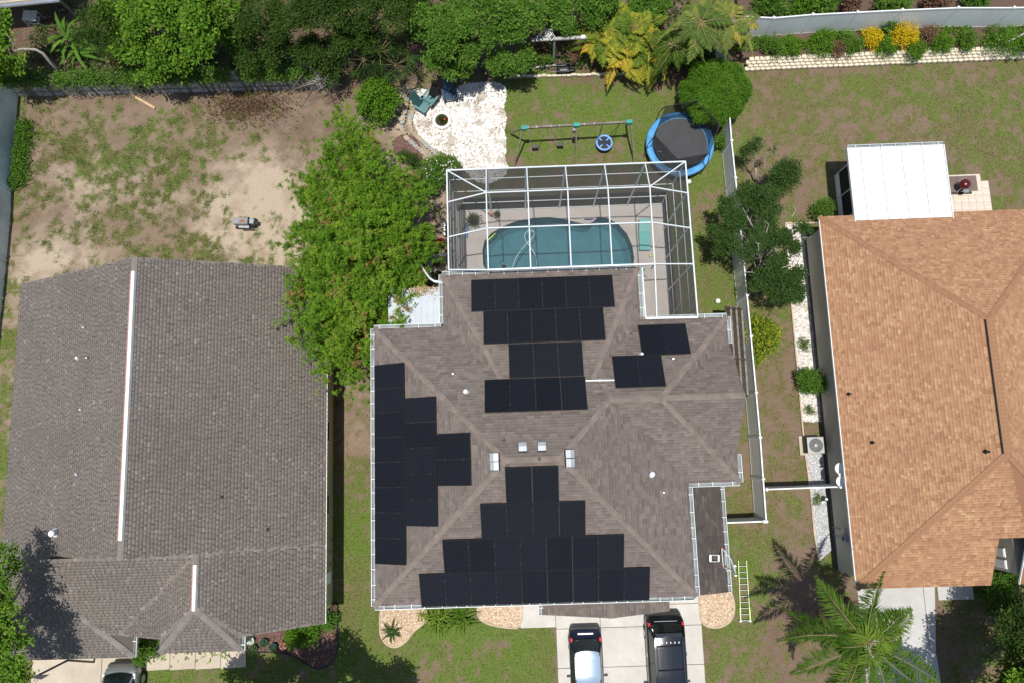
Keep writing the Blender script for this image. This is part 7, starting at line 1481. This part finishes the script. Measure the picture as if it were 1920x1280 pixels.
# upper right bed
for i, (px, py, r_, h, mt, lb_) in enumerate(((1445, 92, 22, 1.2, 'leaf_mid', 'dark shrub in the raised bed, nearest the round tree'), (1480, 88, 24, .9, 'leaf_bright', 'green ground shrub right of the dark one in the raised bed'), (1540, 86, 30, .9, 'leaf_bright', 'wide green shrub in the raised bed left of the yellow flowers'), (1590, 85, 26, 1.0, 'leaf_mid', 'green shrub touching the left yellow flowers'), (1660, 92, 24, .8, 'leaf_bright', 'low green shrub between the yellow flowering shrubs'), (1715, 92, 22, .8, 'leaf_bright', 'low green shrub below the right yellow flowers'), (1765, 85, 22, .8, 'leaf_bright', 'green shrub between the brown shrub and the far right clump'), (1815, 80, 22, .9, 'leaf_mid', 'olive shrub near the driftwood in the raised bed'), (1870, 75, 32, 1.0, 'leaf_mid', 'large green clump at the right end of the raised bed'), (1912, 88, 26, .9, 'leaf_bright', 'green clump cut by the right edge in the raised bed'), (1740, 70, 18, .9, 'leaf_brown', 'brown drying shrub right of the yellow flowers'), (1570, 95, 16, .7, 'leaf_brown', 'brown patch of shrub left of the yellow flowers'))):
    bush('bed_shrub', lb_, 'shrub', px, py, r_, h + .5, int(r_ * 75), .11, .05, mt, 'shrubs in the raised bed')
bush('yellow_flower_shrub', 'left of the two yellow flowering shrubs in the raised bed', 'shrub', 1633, 76, 22, 1.6, 2300, .07, .06, 'flower_yellow', 'yellow flowering shrubs'); bush('yellow_flower_shrub', 'right and larger of the two yellow flowering shrubs', 'shrub', 1693, 70, 27, 1.7, 3000, .07, .06, 'flower_yellow', 'yellow flowering shrubs')
solo('driftwood', MB().tube([at3(1465, 103, .6), at3(1478, 95, .65), at3(1491, 89, .7)], [.07, .06, .04], 7), 'dark_wood', 'dark driftwood branch among shrubs near the left end of the raised bed', 'branch', smooth=True); solo('driftwood', MB().tube([at3(1890, 78, .9), at3(1905, 72, .9), at3(1925, 60, 1.0)], [.04, .045, .05], 7), 'grey_wood', 'grey branch at the right end of the raised bed', 'branch', smooth=True)
solo('leaning_trunk', MB().tube([at3(1384, 88, .1), at3(1396, 68, 1.0), at3(1412, 42, 2.0), at3(1420, 28, 2.6)], [.09, .07, .06, .05], 8), 'bark', 'thin leaning trunk crossing the wide white fence', 'trunk', smooth=True)
for i, (px, py, r_, mt, lb_) in enumerate(((1445, 12, 34, 'leaf_mid', 'green bush behind the wide fence, leftmost'), (1500, 8, 34, 'leaf_bright', 'bright bush behind the wide fence, second from left'), (1545, 8, 28, 'leaf_mid', 'green bush behind the wide fence, third from left'), (1590, 5, 24, 'leaf_brown', 'brownish bush behind the wide fence'), (1675, 15, 42, 'leaf_mid', 'large bush hanging over the wide fence above the yellow flowers'), (1760, 4, 30, 'leaf_brown', 'dry bush behind the wide fence right of the overhanging one'), (1830, 0, 24, 'leaf_mid', 'green bush behind the wide fence near the right corner'))): bush('fence_bush', lb_, 'shrub', px, py, r_, 2.3, int(r_ * 90), .14, .07, mt, 'bushes behind the wide white fence')
rg = np.random.default_rng(29); n = 16000; qx = rg.uniform(12.6, 30, n); qy = rg.uniform(ra.y + .8, 23.6, n); k = vnoise(qx, qy, .9, 47, 3) > .43; Pv = np.stack([qx[k], qy[k], .5 + np.abs(rg.normal(.08, .09, k.sum()))], 1); n = len(Pv)
vo = part('bed_ground_cover', leaf_mesh('bed_ground_cover', leaf_quads(Pv, upbias(n, .5, rg), rg.uniform(.08, .17, n), .07, upbias(n, 1.6, rg), rg), rg.normal(.5, .2, n)), 'leaf_bright', None, 'green ground cover filling the raised bed'); vo['kind'] = 'stuff'
# vines on the picket fence
rg = np.random.default_rng(21); n = 17000; s_ = rg.random(n); vy = vnoise(s_ * 40, s_ * 0, 1.3, 3, 3); k = vy > .36; s_ = s_[k]; n = len(s_)
Pv = np.array(pa)[None] + np.array(pb - pa)[None] * s_[:, None] + np.stack([rg.normal(0, .08, n), rg.normal(.14, .22, n), 1.72 - np.abs(rg.normal(0, .30, n)) + .15 * rg.random(n)], 1)
vo = part('fence_vine', leaf_mesh('fence_vine', leaf_quads(Pv, upbias(n, .5, rg), rg.uniform(.08, .16, n), .07, upbias(n, 1.5, rg), rg), rg.normal(.5, .2, n)), 'leaf_mid', None, 'green vines trailing along the top of the picket fence'); vo['kind'] = 'stuff'
n = 6000; s_ = rg.random(n); va = np.array(at3(40, 230)); vb = np.array(at3(24, 352)); Pv = va + (vb - va) * s_[:, None] + np.stack([np.abs(rg.normal(.25, .3, n)), rg.normal(0, .15, n), np.abs(rg.normal(.15, .15, n))], 1)
vo = part('ground_vine', leaf_mesh('ground_vine', leaf_quads(Pv, upbias(n, .8, rg), rg.uniform(.07, .15, n), .06, upbias(n, 1.5, rg), rg), rg.normal(.5, .2, n)), 'leaf_mid', None, 'green creeper along the foot of the grey-blue fence'); vo['kind'] = 'stuff'
t = thing('dead_brush', 'pale dead branches caught on the trees above the picket fence', 'branch', (*at(600, 155), 0)); mb = MB()
for k in range(40): a = Vector(at3(600, 150, 1.8)) + Vector((rg.normal(0, .25), rg.normal(0, .18), rg.normal(0, .2))); b_ = a + Vector((rg.normal(0, .45), rg.normal(0, .35), rg.normal(.1, .2))); mb.tube([a, a.lerp(b_, .5) + Vector((0, 0, .05)), b_], [.016, .012, .005], 5)
part('twigs', mb, 'bark_pale', t)
rg = np.random.default_rng(22); n = 2600; q = np.array(at3(465, 200)); Pd = q + np.stack([rg.normal(0, 1.3, n), rg.normal(0, .55, n), np.abs(rg.normal(.06, .06, n))], 1)
do = part('dead_leaves', leaf_mesh('dead_leaves', leaf_quads(Pd, upbias(n, .3, rg), rg.uniform(.08, .2, n), .05, None, rg), rg.normal(.35, .22, n)), 'leaf_brown', None, 'brown fallen leaves and cut branches below the picket fence'); do['kind'] = 'stuff'
# front beds
bush('porch_shrub', 'dark green shrub in the notch of the brown roof by the porch', 'shrub', 279, 1213, 26, 1.6, 2800, .13, .07, 'leaf_mid'); bush('bed_hedge', 'bright green shrub below the brown roof eave', 'shrub', 566, 1187, 30, 1.1, 2800, .12, .07, 'leaf_bright'); bush('bed_hedge', 'small spiky green shrub at the corner of the brown roof', 'shrub', 617, 1163, 15, .9, 900, .16, .05, 'leaf_mid')
for i, (px, py, mt, lb_) in enumerate(((469, 1201, 'vinyl_grey', 'pale blue round pot in the shaded mulch bed, leftmost'), (494, 1205, 'navy_plastic', 'blue round pot in the shaded mulch bed'), (512, 1213, 'navy_plastic', 'dark pot next to the copper urn'), (475, 1216, 'dark_grey', 'dark pot with yellow-green plant in the mulch bed'))): pot(px, py, .2, .25, mt, 'leaf_bright', lb_, 160, .2, 0.0, .1)
x, y = at(530, 1211, .4); t = thing('copper_urn', 'round copper-coloured urn in the mulch bed', 'urn', (x, y, 0)); part('bowl', MB().lathe([(.10, 0), (.16, .08), (.21, .26), (.18, .40), (.04, .44)], (x, y, 0), 18), 'terracotta', t, smooth=True); part('knob', MB().lathe([(.03, .44), (.04, .47), (.01, .49)], (x, y, 0), 10), 'terracotta', t)
for i in range(6): strap_plant('porch_plant', 'low yellow-green plant along the porch front, %s from the left' % ORD[i], 308 + i * 22, 1224 - i * .6, 9, .28, .05, 'leaf_bright', .03, .95)
# trees at the frame edges whose crowns and shadows enter
tree_px('street_tree', 'green tree reaching over the brown roof from the lower left edge', 'tree', (-20, 1180), [(-30, 1090, 6.6, 62), (20, 1150, 6.4, 40), (-10, 1180, 6.6, 58), (10, 1045, 6.0, 26), (30, 1255, 6.0, 36), (-50, 1240, 6.6, 60), (45, 1200, 6.2, 18)], 9000, .18, .10, 'leaf_oak', .2, rg=np.random.default_rng(24), clump=.32, gap=.25, sub=8)
tw = MB(); rg = np.random.default_rng(25)
for k in range(9): a = Vector(at3(8, 1232, 6.4)); b_ = Vector(at3(30 + rg.uniform(0, 36), 1195 + rg.uniform(-5, 30), 6.5)); tw.tube([a, a.lerp(b_, .5) + Vector((rg.normal(0, .1), rg.normal(0, .1), 0)), b_], [.02, .014, .005], 5)
part('bare_twigs', tw, 'bark_pale', bpy.data.objects['street_tree'], kind='stuff')
t = thing('basketball_hoop', 'black backboard and pole over the driveway below the brown roof', 'basketball hoop', (*at(40, 1268), 0)); part('backboard', MB().add([Vector(at3(*q, 3.0)) for q in ((45, 1268), (58, 1266), (94, 1263), (78, 1273))] + [Vector(at3(*q, 2.9)) for q in ((45, 1268), (58, 1266), (94, 1263), (78, 1273))], [(0, 1, 2, 3), (7, 6, 5, 4), (0, 4, 5, 1), (1, 5, 6, 2), (2, 6, 7, 3), (3, 7, 4, 0)]), 'black_plastic', t); part('pole', MB().tube([at3(70, 1266, 2.95), at3(127, 1237, 2.2)], .05, 8), 'black_plastic', t); part('rim', MB().tube([Vector(at3(62, 1272, 2.8)) + Vector((.22 * math.cos(a), .22 * math.sin(a), 0)) for a in np.linspace(0, 6.2832, 17)], .012, 5), 'dark_grey', t)
part('stand', MB().tube([at3(127, 1237, 2.2), (at(127, 1237, 2.2)[0], at(127, 1237, 2.2)[1] - .7, 0)], .05, 8), 'black_plastic', t)
tree_px('street_tree', 'tree just below the frame shading the lawn under the mulch bed', 'tree', (500, 1330), [(400, 1375, 6.0, 62), (480, 1368, 6.2, 66), (560, 1372, 6.2, 66), (640, 1378, 6.0, 60), (700, 1380, 5.6, 40), (340, 1372, 5.8, 40)], 20000, .18, .10, 'leaf_oak', .2, rg=np.random.default_rng(26), clump=.32, gap=.15, sub=8)
tree_px('street_tree', 'dark tree reaching in from the lower right edge', 'tree', (1960, 1230), [(1935, 1190, 4.2, 55), (1900, 1250, 3.6, 40), (1960, 1280, 5, 70), (1925, 1300, 4.6, 60), (2010, 1200, 5.5, 70), (1870, 1330, 5, 60), (1890, 1145, 2.0, 34)], 22000, .15, .07, 'leaf_dark', .18, rg=np.random.default_rng(27), clump=.3, gap=.15, sub=8)
tree_px('street_tree', 'tree beyond the lower right corner casting dappled shade on the drive', 'tree', (1860, 1340), [(1830, 1400, 6.4, 70), (1905, 1385, 6.6, 70), (1800, 1350, 6.0, 34), (1960, 1340, 6.6, 70)], 14000, .18, .10, 'leaf_oak', .18, rg=np.random.default_rng(28), clump=.32, gap=.2, sub=7)
bush('entry_shrub', 'leafy green shrub in front of the grey windows at the lower right', 'shrub', 1872, 1088, 26, 1.5, 2600, .13, .06, 'leaf_mid'); bush('entry_shrub', 'dark shrub below the leafy one by the entry walk', 'shrub', 1868, 1122, 28, 1.2, 2400, .12, .05, 'leaf_grove'); strap_plant('spiky_plant', 'dark strappy plant at the lower right corner', 1875, 1190, 30, 1.1, .05, 'leaf_grove', .3, .3)

# ================================================================== grass, weeds, litter
rg = np.random.default_rng(31); n = 420000
gx = rg.uniform(-30.5, 30.5, n); gy = rg.uniform(-13, 27.5, n); ox = int(np.searchsorted(xs, -33)); oy = int(np.searchsorted(ys, -15))
ix = np.clip(np.round((gx + 33) / .11).astype(int) + ox, 0, nx_ - 1); iy = np.clip(np.round((gy + 15) / .11).astype(int) + oy, 0, ny_ - 1)
gv = GR[ix, iy]; dv = Gd2[ix, iy]; gz_ = GZ[ix, iy]; keepm = rg.random(n) < gv ** 1.3
for (a0_, a1_, b0_, b1_) in ((-6.4, 7.0, -6.3, 5.4), (-3.3, 8.3, 5.3, 13.3), (7, 9.3, -7, 5.4), (-25.2, -10.1, -7.6, 9.1), (-23, -13, -9, -4), (15.8, 27.8, -7, 11), (1.3, 8.8, -16, -6.3), (-.5, 1.4, -9.1, -6.5), (LX0 - 1, LX1, LY0, LY1 - .4)): keepm &= ~((gx > a0_) & (gx < a1_) & (gy > b0_) & (gy < b1_))
for bp_ in (WR, B1, B2, B3, GS1, GS2, MB1, RM, [(o0 - .1, -6.5), (o1, -6.5), (o2 + .1, -17), (o0 - .1, -17)], [(w0[0], -8.6), (w1[0], -8.6), (w1[0], w1[1]), (w0[0], w1[1])], [(-25.5, -8.9), (gx_, -8.9), (gx_, -16), (-25.5, -16)]): keepm &= ~inpoly(gx, gy, bp_)
gx, gy, gz_, dv, gv = gx[keepm], gy[keepm], gz_[keepm], dv[keepm], gv[keepm]
def blades(name, m_, mat, label, h0, h1, w_):
    n = m_.sum(); b0 = np.stack([gx[m_], gy[m_], gz_[m_] - .005], 1); az = rg.uniform(0, 6.283, n); s_ = np.stack([np.cos(az), np.sin(az), np.zeros(n)], 1); lean = np.stack([-np.sin(az), np.cos(az), np.zeros(n)], 1) * rg.uniform(-.9, .9, (n, 1)) + s_ * rg.normal(0, .35, (n, 1)); h = rg.uniform(h0, h1, (n, 1))
    V = np.stack([b0 - s_ * w_, b0 + s_ * w_, b0 + lean * h + np.array([0, 0, 1]) * h], 1).reshape(-1, 3)
    tn = .42 + .5 * (vnoise(b0[:, 0], b0[:, 1], .9, 9, 3) - .5) + rg.normal(0, .17, n)
    o = part(name, np_mesh(name, V, np.arange(3 * n).reshape(-1, 3), np.repeat(np.clip(tn, 0, 1), 3)), mat, None, label); o['kind'] = 'stuff'
dsel = rg.random(len(dv)) < np.clip(dv * 1.05, 0, .96)
blades('lawn_grass', ~dsel, 'grass_blade', 'green lawn grass', .035, .085, .022); blades('dry_grass', dsel, 'grass_dry', 'dry tan lawn grass', .03, .075, .022)
# weeds in the sandy yard and in the rock bed
n = 8000; cxw = rg.uniform(-28.5, -9, n); cyw = rg.uniform(8.5, 21, n); i2 = np.round((cxw + 33) / .11).astype(int) + ox; j2 = np.round((cyw + 15) / .11).astype(int) + oy; k = (GR[i2, j2] > .42) & (rg.random(n) < .6) & inpoly(cxw, cyw, P([(36, 180), (640, 170), (700, 420), (560, 500), (40, 540)])); cxw, cyw = cxw[k], cyw[k]
rx, ry = rg.uniform(-1, 1, 150), rg.uniform(-1, 1, 150); sp_ = at(860, 190), at(897, 195), at(905, 275), at(878, 268), at(850, 290), at(800, 240), at(925, 160), at(870, 235), at(942, 240), at(890, 310)
wr_ = np.array([(a + rg.normal(0, .22), b + rg.normal(0, .22)) for a, b in sp_ for _ in range(7)]); cxw = np.concatenate([cxw, wr_[:, 0]]); cyw = np.concatenate([cyw, wr_[:, 1]])
per = 16; n = len(cxw); Pw = np.repeat(np.stack([cxw, cyw, np.full(n, -.01)], 1), per, 0) + rg.normal(0, .11, (n * per, 3)) * [1, 1, .25] + [0, 0, .03]; D = upbias(n * per, .35, rg)
wo2 = part('weeds', leaf_mesh('weeds', leaf_quads(Pw, D, rg.uniform(.04, .09, n * per), .03, upbias(n * per, 2, rg), rg), np.repeat(rg.normal(.5, .18, n), per) + rg.normal(0, .12, n * per)), 'weed', None, 'scattered green weeds on the sandy yard and rock bed'); wo2['kind'] = 'stuff'
n = 1500; Q_ = np.array(WR).min(0) + rg.random((n, 2)) * (np.array(WR).max(0) - np.array(WR).min(0)); Q_ = Q_[inpoly(Q_[:, 0], Q_[:, 1], WR)]; Q_ = Q_[vnoise(Q_[:, 0], Q_[:, 1], .9, 61, 3) > .42]; n = len(Q_)
lo2 = part('rock_bed_litter', leaf_mesh('rock_bed_litter', leaf_quads(np.stack([Q_[:, 0], Q_[:, 1], np.full(n, .09)], 1), upbias(n, .1, rg) * [1, 1, .2], rg.uniform(.05, .13, n), .04, upbias(n, 3, rg), rg), rg.random(n)), 'leaf_litter', None, 'small dry leaves scattered over the white rocks'); lo2['kind'] = 'stuff'
# creeping cover under the back trees
n = 22000; fxr = rg.uniform(-28, 12, n); fyr = rg.uniform(20.8, 27, n); k = vnoise(fxr, fyr, 1.6, 44, 3) > .40; fxr, fyr = fxr[k], fyr[k]; n = len(fxr); Pw = np.stack([fxr, fyr, np.abs(rg.normal(.15, .15, n))], 1); k = Pw[:, 1] > 21.3; Pw = Pw[k]; n = len(Pw)
uo = part('undergrowth', leaf_mesh('undergrowth', leaf_quads(Pw, upbias(n, .5, rg), rg.uniform(.12, .3, n), .09, upbias(n, 1.5, rg), rg), rg.normal(.45, .2, n)), 'leaf_grove', None, 'low leafy undergrowth beneath the back trees'); uo['kind'] = 'stuff'
